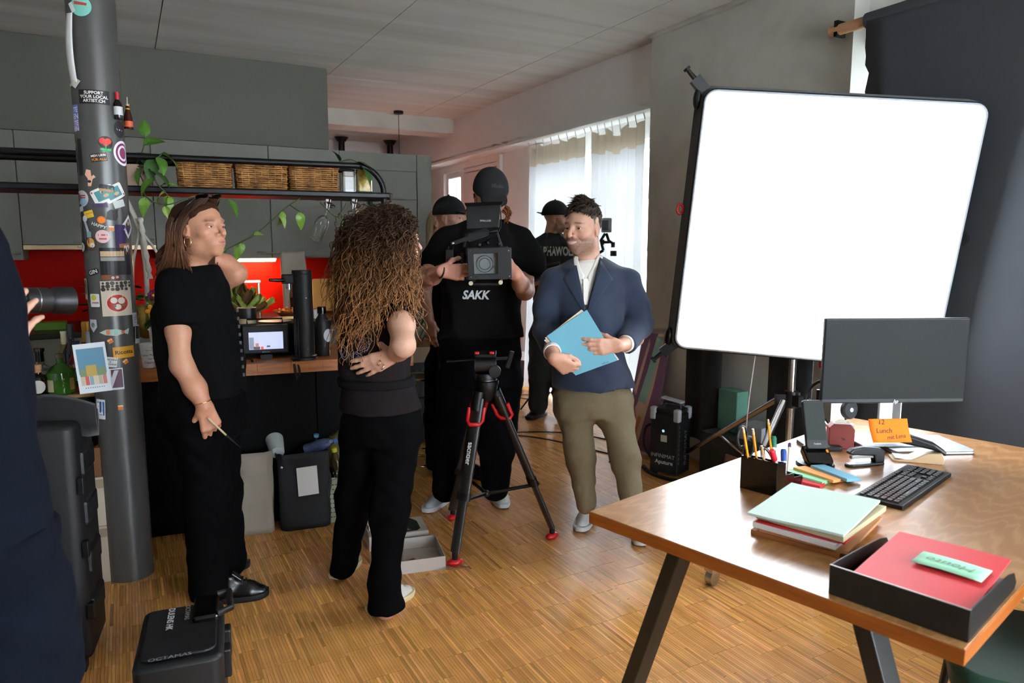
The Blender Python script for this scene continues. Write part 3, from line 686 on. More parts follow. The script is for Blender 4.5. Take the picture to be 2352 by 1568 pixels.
# headset stand + headset
hs = thing('headset_stand', 'black headset stand with square plate behind the phone', 'headset stand', (2.27, 1.775, .75), math.radians(-28))
MB().prism(rect(.13, .115, .008), .016).build('base_plate', black_plastic, hs, bev=.003)
MB().cyl((0, .03, .016), (0, .03, .215), .007).build('post', black_metal, hs, smooth=40)
MB().cyl((-.005, .03, .208), (.055, .03, .208), .006).build('arm', black_metal, hs, smooth=40)
hd = thing('headset', 'black office headset with boom microphone hanging on its stand', 'headset', (2.27, 1.775, .75), math.radians(-28))
H0 = Vector((.045, .03, .165)); b = MB(); b.tube([H0+Vector((.075*math.cos(q)-.02, -.035*math.cos(q)*0, .085*math.sin(q))) for q in np.linspace(-.15, PI+.1, 20)], .007, 8, flat=.5); b.build('headband', black_plastic, hd, smooth=180)
for nm, p, ax in (('ear_cup', H0+Vector((.07, -.01, -.025)), (.35, -1, .1)), ('ear_cup', H0+Vector((.045, -.03, -.115)), (.3, -.6, .75))):
    e = MB(); e.lathe([(.030, -.012), (.036, -.006), (.036, .006), (.030, .012), (.010, .013)], p, ax, 24); o = e.build(nm, mat('headset_grey', '#26282a', rough=.6), hd, smooth=40)
    e = MB(); e.lathe([(.008, .0132), (.008, .0142)], p, ax, 14); e.build('badge', al, o)
b = MB(); b.tube(spline([H0+Vector((.06, -.015, .0)), H0+Vector((.035, -.02, .055)), H0+Vector((.005, -.03, .095))], 6), .0035, 8); b.sphere(H0+Vector((.002, -.031, .098)), (.007, .006, .010)); b.build('boom_microphone', al, hd, smooth=180)
# tape dispenser
tb = thing('tape_dispenser', 'red brown tape dispenser block beside the headset', 'tape dispenser', (2.335, 1.735, .75), math.radians(-40))
MB().prism([(-.045, 0), (.045, 0), (.045, .075), (.03, .095), (-.03, .095), (-.045, .080)], .05, (0, .025, 0), Matrix(((1, 0, 0), (0, 0, -1), (0, 1, 0)))).build('body', mat('maroon', '#8c3f3a', rough=.6, var=.12), tb, bev=.003)
MB().box((0, 0, .0965), (.06, .044, .003)).build('top_plate', paper_white, tb)
MB().lathe([(.024, -.011), (.026, 0), (.024, .011)], (-.005, 0, .088), (0, 1, 0), 20).build('tape_roll', mat('tape_cream', '#e0d8c4', rough=.4), tb, smooth=40)
MB().box((.035, 0, .086), (.016, .03, .012)).build('cutter', al, tb)
# box of bulldog clips
cl = thing('clip_box', 'small open wooden box of staples and clips behind the stapler', 'box', (2.425, 1.700, .75), math.radians(-25))
m = MB(); m.span((-.05, -.03, 0), (.05, .03, .003)); m.span((-.05, -.03, 0), (-.047, .03, .022)); m.span((.047, -.03, 0), (.05, .03, .022)); m.span((-.05, -.03, 0), (.05, -.027, .022)); m.span((-.05, .027, 0), (.05, .03, .022)); m.build('tray', mat('dark_maroon', '#5b3a32', rough=.5), cl)
for k in range(4): MB().box((-.03+.018*k, .0, .012+.004*(k % 2)), (.013, .045, .014)).build('staple_strip', mat('copper_clip', '#b58e5e', rough=.3, metal=.6) if k < 3 else steel, cl)
# chair under the desk
ch = thing('chair', 'dark green upholstered chair on a black sled frame beneath the desk', 'chair', (2.02, .86, 0), math.radians(35))
gv = mat('green_velvet', '#0f3d26', rough=.85, var=.15, sheen=.3, bump=.05)
MB().prism(rect(.46, .46, .08, 5), .075, (0, 0, .405)).build('seat', gv, ch, smooth=50, bev=.02)
b = MB(); b.grid(lambda u, v: ((u-.5)*.46, -.22-.06*(2*u-1)**2*-1-.06*v, .46+v*.34), 12, 8); o = b.build('backrest', gv, ch, smooth=180); o.modifiers.new('thick', 'SOLIDIFY').thickness = .05
for s in (-1, 1):
    l = MB(); l.tube([(s*.20, .18, .41), (s*.24, .22, .015), (s*.24, -.24, .015), (s*.20, -.18, .41)], .014, 8); l.build('leg', black_metal, ch, smooth=40)
MB().bar((-.20, .18, .395), (.20, .18, .395), .028).build('seat_rail', black_metal, ch); MB().bar((-.20, -.18, .395), (.20, -.18, .395), .028).build('seat_rail', black_metal, ch)

# ================================================================== kitchen wall
YK = 6.46
kx = [-2.6, -1.62, -.652, .24, 1.132, 1.738]
hm = steel
def handle(p, c, w):
    b = MB(); b.cyl((c[0]-w/2, c[1]-.028, c[2]), (c[0]+w/2, c[1]-.028, c[2]), .006, n=8)
    for s in (-1, 1): b.cyl((c[0]+s*(w/2-.015), c[1]-.028, c[2]), (c[0]+s*(w/2-.015), c[1], c[2]), .005, n=8)
    return b.build('handle', hm, p, smooth=40)
places = ['over the far end of the worktop', 'above the red wall at the picture edge', 'with the range hood under it', 'behind the seated plants on the rack', 'with the towel bar below it']
for i in range(5):
    x0, x1 = kx[i], kx[i+1]; z0 = 1.403 if i != 2 else 1.515
    c = thing('wall_cabinet', 'grey laminate wall cabinet '+places[i], 'cabinet', ((x0+x1)/2, YK+.17, z0), world=True, group='kitchen wall cabinets')
    MB().span((x0+.002, YK+.022, z0), (x1-.002, YK+.36, 2.343)).build('body', grey_lam, c)
    d = MB().span((x0+.003, YK, z0), (x1-.003, YK+.02, 2.185)).build('door', grey_lam, c, bev=.001)
    MB().span((x0+.003, YK, 2.193), (x1-.003, YK+.02, 2.343)).build('top_panel', grey_lam, c)
    handle(d, ((x1-.07 if i in (1, 2, 3) else x0+.12), YK, z0+.045), .11 if i != 4 else .28)
hd2 = thing('range_hood', 'slim steel range hood under the wall cabinet', 'range hood', (-.2, YK+.15, 1.47), world=True)
MB().span((-.648, YK-.02, 1.478), (.236, YK+.30, 1.513)).build('body', mat('hood_steel', '#b39a7c', rough=.35, metal=.9), hd2, bev=.002)
put_text('logo', 'Electrolux', .022, black_plastic, hd2, (-.26, YK-.0215, 1.496), (1, 0, 0), (0, 0, 1))
tc = thing('tall_cabinet', 'tall grey larder cabinet at the end of the kitchen wall', 'cabinet', (2.17, YK+.3, 0), world=True)
MB().span((1.74, YK+.022, 0), (2.61, YK+.62, 2.345)).build('body', grey_lam, tc)
MB().span((2.466, YK, 0), (2.61, YK+.03, 2.345)).build('end_panel', grey_lam, tc); MB().span((1.74, YK, 2.193), (2.46, YK+.02, 2.343)).build('top_panel', grey_lam, tc)
d = MB().span((1.744, YK, 1.936), (2.458, YK+.02, 2.186)).build('door', grey_lam, tc, bev=.001); handle(d, (2.15, YK, 1.975), .13)
d = MB().span((1.744, YK, .85), (2.458, YK+.02, 1.930)).build('door', grey_lam, tc, bev=.001); handle(d, (2.15, YK, .89), .13)
d = MB().span((1.744, YK, .10), (2.458, YK+.02, .844)).build('door', grey_lam, tc, bev=.001); handle(d, (2.15, YK, .80), .13)
struct('wall_splashback', MB().span((-2.6, YK+.36, .90), (1.738, YK+.40, 1.52)), mat('red_glass', '#b01004', rough=.5, var=.05, spec=.08), 'glossy red splashback behind the kitchen worktop')
bc = thing('base_cabinets', 'grey base cabinet run with black worktop along the kitchen wall', 'cabinet', (-.4, 6.35, 0), world=True)
MB().span((-2.6, 5.93, .08), (1.738, 6.81, .865)).build('body', grey_lam, bc)
MB().span((-2.6, 5.99, 0), (1.738, 6.8, .08)).build('plinth', black_plastic, bc)
for i in range(5):
    for z0, z1 in ((.09, .45), (.456, .66), (.666, .86)):
        d = MB().span((kx[i]+.003, 5.912, z0), (kx[i+1]-.003, 5.93, z1)).build('drawer', grey_lam, bc, bev=.001); handle(d, ((kx[i]+kx[i+1])/2, 5.912, z1-.04), .13)
MB().span((-2.6, 5.89, .865), (1.738, 6.82, .90)).build('worktop', mat('black_worktop', '#121212', rough=.3, var=.2, scale=60), bc, bev=.003)
ls = thing('strip_light', 'lit warm white strip light under the wall cabinets', 'light', (.86, 6.70, 1.39), world=True)
MB().span((.55, 6.66, 1.385), (1.20, 6.74, 1.401)).build('housing', white_paint, ls)
MB().span((.56, 6.655, 1.371), (1.19, 6.735, 1.385)).build('diffuser', mat('strip_glow', '#ffdca8', rough=.8, emit=30), ls)
tw = thing('tea_towel', 'pale checked tea towel hanging from the cabinet handle', 'towel', (1.30, 6.415, 1.40), world=True)
def twf(u, v): return (1.195+.20*u+.035*u*v+.01*math.sin(9*u)*v-.0*v, 6.425-.018*math.sin(8*u+1)*(.4+v)-.01*v, 1.462-v*.52-.02*u*v)
g = MB(); g.grid(twf, 16, 16); g.grid(lambda u, v: (lambda p: (p[0], p[1]+.045, p[2]))(twf(u, v*.5)), 16, 8)
o = g.build('cloth', ramp_mat('tea_towel_check', [(.35, '#958b7d'), (.5, '#b0a697'), (.62, '#c4bbac')], kind='checker', scale=210, rough=.95), tw, smooth=180); o.modifiers.new('thick', 'SOLIDIFY').thickness = .003
# things on the back worktop
leafm = attr_mat('leaf', rough=.38, spec=.5, var=.18, scale=40)
def leaf_mesh(name, L, W, bend, c1, c2, heart=.3, fold=.15):
    m = MB(); n = 8; vs = []
    def prof(t): return W*math.sin(PI*min(1, t**.62))**.9*(1 if t > .02 else .4)
    rows = []
    for i in range(n+1):
        t = i/n; w = prof(t) if 0 < t < 1 else 0.0008
        for s in (-1, -.5, 0, .5, 1):
            back = heart*W*abs(s)*(1-t)**3
            vs.append((s*w*.5, t*L-back, -bend*L*t*t+fold*abs(s)*w))
            rows.append(tuple(c1[k]*(1-abs(s)*.6)+c2[k]*abs(s)*.6 for k in range(3)))
    fs = [(i*5+j, i*5+j+1, (i+1)*5+j+1, (i+1)*5+j) for i in range(n) for j in range(4)]
    m.v = vs; m.f = fs; m.mi = [0]*len(fs); m.c = rows
    me = m.mesh(name); me.materials.append(leafm); shade(me, 180)
    return me
LEAF = [leaf_mesh('leaf', .085, .062, .35, (.10, .24, .03), (.055, .15, .02)), leaf_mesh('leaf', .075, .05, .7, (.22, .40, .05), (.12, .26, .03)), leaf_mesh('leaf', .065, .045, .2, (.32, .46, .10), (.20, .34, .05), fold=.4), leaf_mesh('leaf', .10, .075, .3, (.045, .12, .025), (.025, .07, .015))]
def leaf(parent, p, d, k=0, s=1.0, roll=0.0, up=(0, 0, 1)):
    o = bpy.data.objects.new('leaf', LEAF[k]); COL.objects.link(o); o.parent = parent
    if parent.name in _INV: o.matrix_parent_inverse = _INV[parent.name]
    y = Vector(d).normalized(); u = Vector(up)
    if abs(y.dot(u)) > .95: u = Vector((.3, -1, .2)).normalized()
    x = y.cross(u).normalized(); z = x.cross(y)
    o.matrix_basis = Matrix.Translation(p) @ (Matrix((x, y, z)).transposed() @ Matrix.Rotation(roll, 3, 'Y')).to_4x4() @ Matrix.Scale(s, 4)
    return o
r5 = random.Random(11)
lt = thing('lettuce', 'loose leaf lettuce head with red and green frills on the worktop', 'vegetable', (.66, 6.25, .90), world=True)
for k in range(46):
    a = r5.uniform(0, 2*PI); e = r5.uniform(.1, 1.35); R0 = Vector((math.cos(a)*math.cos(e), math.sin(a)*math.cos(e), math.sin(e)))
    m = MB(); red_l = r5.random() < .45
    m.col = ((.20, .10, .03) if red_l else (.36, .50, .08)); ph0 = r5.uniform(0, 6); ln = r5.uniform(.16, .23)
    B = basis(R0)
    def lf(u, v): w = .07*math.sin(PI*(.15+.8*v)); return Vector((.82, 6.22, .93))+R0*ln*(.25+v)+B @ Vector(((u-.5)*2*w, .026*math.sin(u*16+ph0)*v+.03*v*v, .020*math.sin(u*23+ph0)*v))
    m.grid(lf, 18, 5); m.build('leaf', leafm, lt, smooth=180)
lt.location = (.82, 6.22, .90); _INV[lt.name] = Matrix.Translation((.82, 6.22, .90)).inverted()
for ch in lt.children: ch.matrix_parent_inverse = _INV[lt.name]
fc = thing('faucet', 'polished square kitchen tap behind the lettuce', 'faucet', (.98, 6.55, .90), world=True)
MB().cyl((1.02, 6.55, .90), (1.02, 6.55, 1.20), .016).build('column', chrome, fc, smooth=40); MB().bar((1.035, 6.55, 1.20), (.80, 6.50, 1.20), .03, .022).build('spout', chrome, fc, bev=.005); MB().bar((1.02, 6.55, .95), (1.09, 6.52, .97), .012).build('lever', chrome, fc)
def bottle(name, label, cat, p, prof, m, cap=None, capm=None, lab=None, labm=None, n=24, content=None, contm=None, sq=None):
    t = thing(name, label, cat, p)
    MB().lathe(prof, n=n).build('glass_body', m, t, smooth=35)
    if content: MB().lathe([(max(.001, r-.003), h) for r, h in prof if h < content]+[(max(.001, np.interp(content, [q[1] for q in prof], [q[0] for q in prof])-.003), content)], n=n).build('liquid', contm, t, smooth=35)
    if cap: MB().lathe(cap, n=18).build('cap', capm, t, smooth=40)
    if lab: MB().lathe([(lab[0], lab[1]), (lab[0], lab[2])], n=n, cap=False).build('paper_label', labm, t, smooth=180)
    return t
bottle('glass_bottle', 'clear water bottle standing behind the towel', 'bottle', (1.27, 6.45, .90), [(.045, 0), (.048, .01), (.048, .19), (.02, .25), (.016, .30)], glass('clear_glass', '#e8b8a0'), content=.16, contm=mat('rose_water', '#d8826a', rough=.1, trans=.6))
bottle('glass_bottle', 'pale green bottle beside the chopping board', 'bottle', (1.70, 6.35, .90), [(.04, 0), (.042, .01), (.042, .17), (.018, .23), (.015, .29)], mat('frosted_green', '#aab58a', rough=.3, trans=.4), [(.017, .285), (.017, .30)], steel)
o = MB().prism(rect(.20, .30, .02), .018, (0, 0, 0)).build('chopping_board', mat('pale_wood', '#d2ab6c', rough=.6, var=.1), None, bev=.003, loc=(1.60, 6.62, 1.06), rot=(math.radians(76), 0, math.radians(-10))); tag(o, 'pale wooden chopping board leaning on the red wall', 'board')
o = MB().lathe([(.02, 0), (.10, .004), (.125, .02), (.122, .022), (.09, .008), (.02, .006)], n=32).build('plate', mat('cream_plate', '#cfc0a0', rough=.3), None, smooth=40, loc=(1.15, 6.05, .90)); tag(o, 'cream plate at the edge of the dark worktop', 'plate')
o = MB().lathe([(.045, 0), (.047, .002), (.047, .075), (.045, .077), (.042, .075)], n=28).build('tin_can', steel, None, smooth=40, loc=(1.40, 6.15, .90)); tag(o, 'plain silver tin can on the worktop', 'can')
bw = thing('snack_bowl', 'small wooden bowl heaped with crisps on the worktop', 'bowl', (1.20, 6.30, .90))
MB().lathe([(.03, 0), (.075, .03), (.085, .05), (.08, .05), (.03, .012)], n=24).build('bowl', mat('brown_bowl', '#8a4a26', rough=.5), bw, smooth=40)
for k in range(12):
    a = k*2.4; r = .012*k**.6; MB().sphere((r*2*math.cos(a), r*2*math.sin(a), .055+.012*(k % 3)), (.024, .018, .006), 8, 5, Matrix.Rotation(k, 3, 'Z') @ Matrix.Rotation(.5*k, 3, 'X')).build('crisp', mat('crisp', '#d98a3e', rough=.7), bw, smooth=180)
o = MB().prism(rect(.20, .12, .01), .055).build('green_carton', mat('green_carton', '#5d8a1e', rough=.5, var=.1), None, bev=.003, loc=(-.50, 6.22, .90)); tag(o, 'bright green grocery carton on the worktop', 'carton')
pl = thing('potted_herb', 'bushy green herb plant in wrapping on the worktop', 'plant', (-.14, 6.20, .90), world=True)
MB().lathe([(.055, 0), (.075, .11), (.07, .11)], (-.14, 6.2, .90), n=20).build('pot', mat('clear_wrap', '#9a8f88', rough=.3), pl, smooth=40)
for k in range(16):
    a = k*2.4; e = .25+.06*k; leaf(pl, (-.14+.05*math.cos(a), 6.2+.05*math.sin(a), 1.0+.012*k), (math.cos(a)*math.cos(e), math.sin(a)*math.cos(e), math.sin(e)*.8), 3 if k % 3 else 0, 1.6)
o = MB().lathe([(.03, 0), (.034, .004), (.034, .04), (.02, .05), (.02, .085), (.022, .09)], n=20).build('spice_jar', glass('clear_glass2', '#ddd8d0'), None, smooth=40, loc=(-.62, 6.40, .90)); tag(o, 'little clear jar on the worktop behind the lens', 'jar')
# ================================================================== island with shelf rack
IA = math.radians(-6.5)
isl = thing('kitchen_island', 'black fronted kitchen island with thick oak worktop', 'kitchen island', (-.08, 3.93, 0), IA)
oakb = ramp_mat('oak_block', [(.3, '#8a4a1a'), (.5, '#a8622a'), (.7, '#b87236')], rough=.4, scale=5, stretch=(1.5, 9, 9), bump=.04)
for k in range(9):
    MB().span((k*.165, .0, .84), (k*.165+.1645, .62, .90)).build('stave', oakb, isl, bev=.001)
MB().span((.06, .12, .0), (1.42, .58, .84)).build('carcass', mat('island_black', '#060606', rough=.7, var=.15, spec=.15), isl)
for k in range(3): MB().span((.065+k*.45, .104, .06), (.065+k*.45+.445, .12, .835)).build('panel', mat('island_black', '#0b0b0c'), isl, bev=.002)
rk = thing('shelf_rack', 'black tubular shelf rack with rounded end above the island', 'shelf', (.40, 4.27, .90), world=True)
def rpt(x, dy, z): return Vector((x, 4.28-(x-.3)*.10+dy, z))
for dy in (-.13, .13):
    pts = [rpt(-1.1, dy, 1.952)]+[rpt(1.19, dy, 1.952)]
    arc = [rpt(1.19+.15*math.sin(a), dy, 1.952-.15*(1-math.cos(a))) for a in np.linspace(.1, PI/2, 9)]
    MB().tube(pts+arc+[rpt(1.34, dy, 1.70), rpt(1.34, dy, .905)], .017, 12).build('rail', black_metal, rk, smooth=60)
    MB().tube([rpt(-1.1, dy, 1.80), rpt(-1.1, dy, .905)], .017, 12).build('post', black_metal, rk, smooth=60)
pb = MB(); pts = [rpt(-1.15, -.155, 1.772), rpt(1.37, -.155, 1.772), rpt(1.40, -.10, 1.772), rpt(1.40, .10, 1.772), rpt(1.37, .155, 1.772), rpt(-1.15, .155, 1.772)]
n = 6; pb._add(pts+[p+Vector((0, 0, .034)) for p in pts], [tuple(range(n-1, -1, -1)), tuple(range(n, 2*n))]+[(i, (i+1) % n, n+(i+1) % n, n+i) for i in range(n)]); pb.build('shelf_board', black_metal, rk, bev=.008)
# wicker baskets
wick = ramp_mat('wicker', [(.3, '#6b4423'), (.5, '#9a6834'), (.7, '#bf8c4e')], rough=.6, scale=18, bump=.1)
def basket(x, label, hole=False):
    b = thing('wicker_basket', label, 'basket', rpt(x, 0, 1.806), math.radians(-5.7), group='wicker baskets on the shelf rack')
    L, D, H = .255, .20, .135
    def path(z, amp, ph, grow=1.0):
        out = []; n = 96
        for i in range(n):
            q = rect(L*grow, D*grow, .03, 3); k = i/n*len(q); a = int(k) % len(q); c = (a+1) % len(q); t = k-int(k)
            x = q[a][0]*(1-t)+q[c][0]*t; y = q[a][1]*(1-t)+q[c][1]*t; s = math.sin(i/n*2*PI*13+ph)
            m = math.hypot(x/L, y/D); out.append((x*(1+amp*s/ L), y*(1+amp*s/D), z))
        return out
    w = MB()
    per = []
    q = rect(L, D, .03, 6)
    # resample evenly
    seg = [(Vector((*q[i], 0)), Vector((*q[(i+1) % len(q)], 0))) for i in range(len(q))]; tot = sum((c-a).length for a, c in seg); N = 104; acc = 0; idx = 0; base = []
    for i in range(N):
        d = tot*i/N
        while d > acc+(seg[idx][1]-seg[idx][0]).length: acc += (seg[idx][1]-seg[idx][0]).length; idx += 1
        a, c = seg[idx]; base.append((a+(c-a).normalized()*(d-acc), Vector(((c-a).y, -(c-a).x, 0)).normalized()))
    rows = 12
    for r in range(rows):
        z = .008+r*(H-.016)/(rows-1); gr = 1+.04*r/rows; rj = RND.uniform(-.001, .001)
        pts = [p*gr+nn*(.0045*math.sin(i/N*2*PI*13+PI*r)+RND.uniform(-.0008, .0008))+Vector((0, 0, z+rj+RND.uniform(-.0007, .0007))) for i, (p, nn) in enumerate(base)]
        if hole and r in (7, 8, 9):
            keep = [i for i in range(N) if not (base[i][0].y < -D/2+.01 and abs(base[i][0].x-.01) < .04)]
            st = keep.index(min(keep, key=lambda i: 0 if i-1 not in keep else 1)) if any(i-1 not in keep for i in keep) else 0
            order = keep[st:]+keep[:st]; w.tube([pts[i] for i in order], .0048, 5)
        else: w.tube(pts, .0048, 5, closed=True)
    o = w.build('weave', wick, b, smooth=180); o['kind'] = 'stuff'
    w = MB()
    for k in range(26):
        p, nn = base[int(k*N/26)]; w.cyl(p*1.0, p*1.045+Vector((0, 0, H)), .0038, n=5)
    o = w.build('stakes', wick, b, smooth=180); o['kind'] = 'stuff'
    for ph in (0, PI): MB().tube([p*1.05+nn*.004*math.cos(i*.9+ph)+Vector((0, 0, H+.004*math.sin(i*.9+ph))) for i, (p, nn) in enumerate(base)], .006, 6, closed=True).build('rim_braid', wick, b, smooth=180)
    MB().prism(rect(L-.01, D-.01, .03), .006, (0, 0, .002)).build('bottom', wick, b)
    return b
basket(.415, 'brown wicker basket nearest the trailing plant on the shelf rack'); basket(.700, 'brown wicker basket in the middle of the shelf rack'); basket(.975, 'brown wicker basket with square grip hole on the shelf rack', True)
for k, (x, z, c, lab, rz) in enumerate(((.30, 1.945, '#3d8a7a', 'green and white tag sticking out of the first basket', .3), (.57, 1.948, '#c4beb0', 'beige cloth end sticking out beside the middle basket', 1.2), (.68, 1.955, '#a39a8c', 'grey paper sheet poking out of the middle basket', 0), (.80, 1.953, '#c2453a', 'red and white packet poking out of the middle basket', .5), (1.075, 1.955, '#d83a30', 'red paper corner poking out of the grip hole basket', .2))):
    p = rpt(x, -.02, z-.03); o = MB().prism([(-.025, 0), (.025, 0), (.018, .05), (-.02, .045)], .003, (0, 0, 0), Matrix(((1, 0, 0), (0, 0, -1), (0, 1, 0)))).build('packet', mat('packet_%d' % k, c, rough=.6), None, loc=p, rot=(0, .2*k-.4, rz)); tag(o, lab, 'packet')
jar = thing('storage_jar', 'square clear storage jar of flour with grey lid on the rack', 'jar', rpt(1.170, -.02, 1.806), math.radians(-5.7))
MB().prism(rect(.068, .068, .012), .092).build('glass', mat('jar_glass', '#d9dcd6', rough=.15, trans=.3), jar, bev=.002); MB().prism(rect(.066, .066, .012), .028, (0, 0, .093)).build('lid', mat('lid_grey', '#a89f96', rough=.4), jar, bev=.003)
MB().box((0, -.0346, .045), (.045, .001, .05)).build('paper_label', paper_white, jar)
pj = thing('pasta_jar', 'square clear jar filled with yellow pasta on the rack', 'jar', rpt(1.258, -.02, 1.806), math.radians(-5.7))
MB().prism(rect(.076, .076, .01), .13, (0, 0, .004)).build('pasta', ramp_mat('pasta', [(.3, '#b08a3c'), (.6, '#d8bb62')], scale=60, rough=.5, bump=.3), pj); MB().prism(rect(.084, .084, .012), .135).build('glass', glass('jar_clear', '#f4f2e4'), pj)
MB().prism(rect(.092, .092, .01), .012, (0, 0, -.0005)).build('green_base', mat('dark_green_plastic', '#24361c', rough=.5), pj)
# trailing pothos
po = thing('pothos', 'trailing green pothos in a blush ceramic pot on the shelf rack', 'plant', rpt(.085, .0, 1.806), world=True)
P0 = rpt(.085, 0, 1.806)
MB().lathe([(.045, 0), (.052, .004), (.056, .115), (.052, .115), (.049, .02)], P0, n=28).build('pot', mat('blush_ceramic', '#bfa08a', rough=.4, var=.1), po, smooth=40)
MB().lathe([(.0005, .10), (.05, .105)], P0, n=20).build('soil', mat('soil', '#2a1c12', rough=.95), po)
MB().tube([P0+Vector((.045*math.cos(a), -.04+.02*math.sin(a), .085+.012*math.sin(3*a))) for a in np.linspace(-.6, .9, 8)], .006, 6).build('raffia_bow', mat('raffia', '#6b4020', rough=.8), po, smooth=180)
vm = mat('vine_stem', '#3f5220', rough=.6)
def vine(pts, leaves):
    sp = spline(pts, 6); MB().tube(sp, .0032, 5).build('stem', vm, po, smooth=180)
    for t, d, k, s in leaves:
        p = sp[int(t*(len(sp)-1))]; q = Vector(p)+Vector(d).normalized()*.018
        MB().tube([p, q], .0018, 4).build('petiole', vm, po); leaf(po, q, d, k, s, r5.uniform(-.6, .6))
T = P0+Vector((0, -.02, .11))
vine([T, (0.122,4.220,1.990), (0.134,4.220,2.055)], [(1, (.05, -.3, .9), 0, .9), (.7, (.8, -.3, .35), 0, 1.1), (.45, (.2, -.6, -.5), 3, 1.0)])
vine([T, (0.160,4.150,1.930), (0.205,4.120,1.968)], [(1, (.75, -.4, -.5), 0, 1.1), (.6, (-.3, -.5, -.8), 3, 1.0), (.8, (.3, -.6, -.8), 0, 1.0)])
vine([T, (0.146,4.100,1.882), (0.171,4.080,1.817), (0.208,4.080,1.771), (0.219,4.080,1.754)], [(.15, (-.4, -.3, -.8), 0, 1.0), (.3, (.6, -.4, -.4), 3, 1.0), (.45, (-.7, -.3, -.6), 0, 1.1), (.6, (.5, -.4, .3), 1, .9), (.75, (-.6, -.4, -.3), 1, .9), (.9, (.1, -.5, -.9), 1, 1.0), (1, (.0, -.3, -1), 0, 1.0)])
vine([T, (0.113,4.100,1.816), (0.119,4.060,1.746), (0.202,4.040,1.708), (0.325,4.040,1.751), (0.386,4.040,1.762), (0.445,4.020,1.732), (0.492,4.020,1.742)], [(.3, (-.3, -.3, -.9), 1, 1.0), (.45, (.1, -.3, -1), 2, .8), (.55, (.1, -.3, -1), 0, 1.0), (.8, (.1, -.3, -.95), 0, .95), (1, (.5, -.4, -.7), 0, 1.0)])
vine([(0.880,4.100,1.765), (0.792,4.080,1.708), (0.706,4.060,1.631), (0.610,4.040,1.556), (0.530,4.020,1.515), (0.473,4.000,1.488)], [(.25, (-.1, -.3, -1), 1, .85), (.32, (.5, -.3, -.9), 2, .95), (.6, (.5, -.3, .1), 2, .75), (.75, (-.1, -.4, -.8), 1, .7), (.85, (.2, -.3, -.95), 1, 1.0), (1, (-.5, -.3, -.5), 2, .8)])
vine([(0.816,4.080,1.727), (0.864,4.060,1.690)], [(1, (.05, -.25, -1), 1, 1.0)])
vine([(0.987,4.100,1.745), (1.014,4.070,1.708), (1.071,4.060,1.666), (1.110,4.060,1.715), (1.123,4.060,1.746)], [(.5, (.3, -.5, -.3), 0, .5)])
vine([(1.247,4.080,1.751), (1.261,4.060,1.714), (1.246,4.050,1.652)], [(1, (-.45, -.3, -.85), 2, .9)])
vine([(1.104,4.100,1.972), (1.161,4.080,1.987), (1.217,4.060,1.959)], [(.0, (-.3, -.3, .5), 3, .7), (.8, (.8, -.4, -.3), 3, .9), (1, (.4, -.5, -.8), 3, 1.1)])
# wine glasses hung from clips
wgm = glass('wine_glass', '#f6f8f8', rough=.01)
for lab, A, B in (('wine glass hanging tilted from the rack clip nearer the towel', (1.035,4.080,1.733), (0.939,4.020,1.544)), ('wine glass hanging tilted from the clip at the rack end', (1.178,4.060,1.736), (1.074,4.000,1.544))):
    A = Vector(A); B = Vector(B); d = (B-A).normalized(); L = (B-A).length
    w = thing('wine_glass', lab, 'glass', A, world=True, group='wine glasses under the rack')
    MB().lathe([(.033, .0), (.032, .002), (.006, .006), (.004, .012), (.004, L*.33)], A, d, 24).build('stem', mat('glass_stem', '#e8ecec', rough=.05, trans=.9), w, smooth=40)
    MB().lathe([(.004, L*.33), (.020, L*.37), (.034, L*.46), (.040, L*.60), (.036, L*.82), (.031, L)], A, d, 28, cap=False).build('bowl', wgm, w, smooth=180)
    MB().tube([A+d*(L)+basis(d) @ Vector((.031*math.cos(t), .031*math.sin(t), 0)) for t in np.linspace(0, 2*PI, 25)[:-1]], .0012, 5, closed=True).build('rim', mat('glass_stem', '#fff'), w, smooth=180)
    c = MB(); c.bar(A+Vector((-.012, 0, .03)), A+d*.03, .016, .006); c.bar(A+Vector((.0, -.012, .028)), A+d*.035+Vector((0, -.008, 0)), .014, .003); c.build('clip', chrome, w)
sp = MB(); sp.prism([(-.010, 0), (.010, 0), (.022, -.22), (-.002, -.22)], .004, (0, 0, 0), Matrix(((1, 0, 0), (0, 0, -1), (0, 1, 0)))); o = sp.build('wooden_spatula', mat('spatula_wood', '#b89a7c', rough=.6), None, loc=(1.255,4.300,1.729)); tag(o, 'pale wooden spatula hanging behind the wine glasses', 'spatula')
# macrame hanger with golden pot
mc = thing('hanging_planter', 'white macrame hanger holding a golden pot of ivy beside the column', 'planter', (.10, 4.10, 1.02), world=True)
cord = mat('cotton_cord', '#c9c4b8', rough=.95, bump=.3, bscale=200)
ctr = Vector((.098, 4.12, 1.035))
MB().lathe([(.035, 0), (.05, .01), (.068, .07), (.062, .15), (.055, .17), (.050, .168)], ctr, n=28).build('pot', mat('brass_pot', '#8c7434', rough=.35, metal=.8, var=.15), mc, smooth=40)
for k, (dx, dy) in enumerate(((-.068, -.02), (.066, -.02), (.0, .06))):
    MB().tube(spline([(.02, 4.16, 1.765), (0.077,4.120,1.601), (ctr.x+dx*.8+.02*(k == 1), ctr.y+dy, 1.42), (ctr.x+dx, ctr.y+dy*1.2, 1.20), (ctr.x+dx*.8, ctr.y-.03, 1.12), (ctr.x+.005, ctr.y-.062, 1.07), (ctr.x+.005, ctr.y-.04, .975)], 6), .0065 if k < 2 else .012, 6).build('cord', cord, mc, smooth=180)
MB().tube(spline([(0.087,4.090,1.644), (0.099,4.070,1.492), (0.113,4.060,1.340)], 8), [.012+.004*math.sin(i*2.1) for i in range(17)], 7).build('knotted_braid', cord, mc, smooth=180)
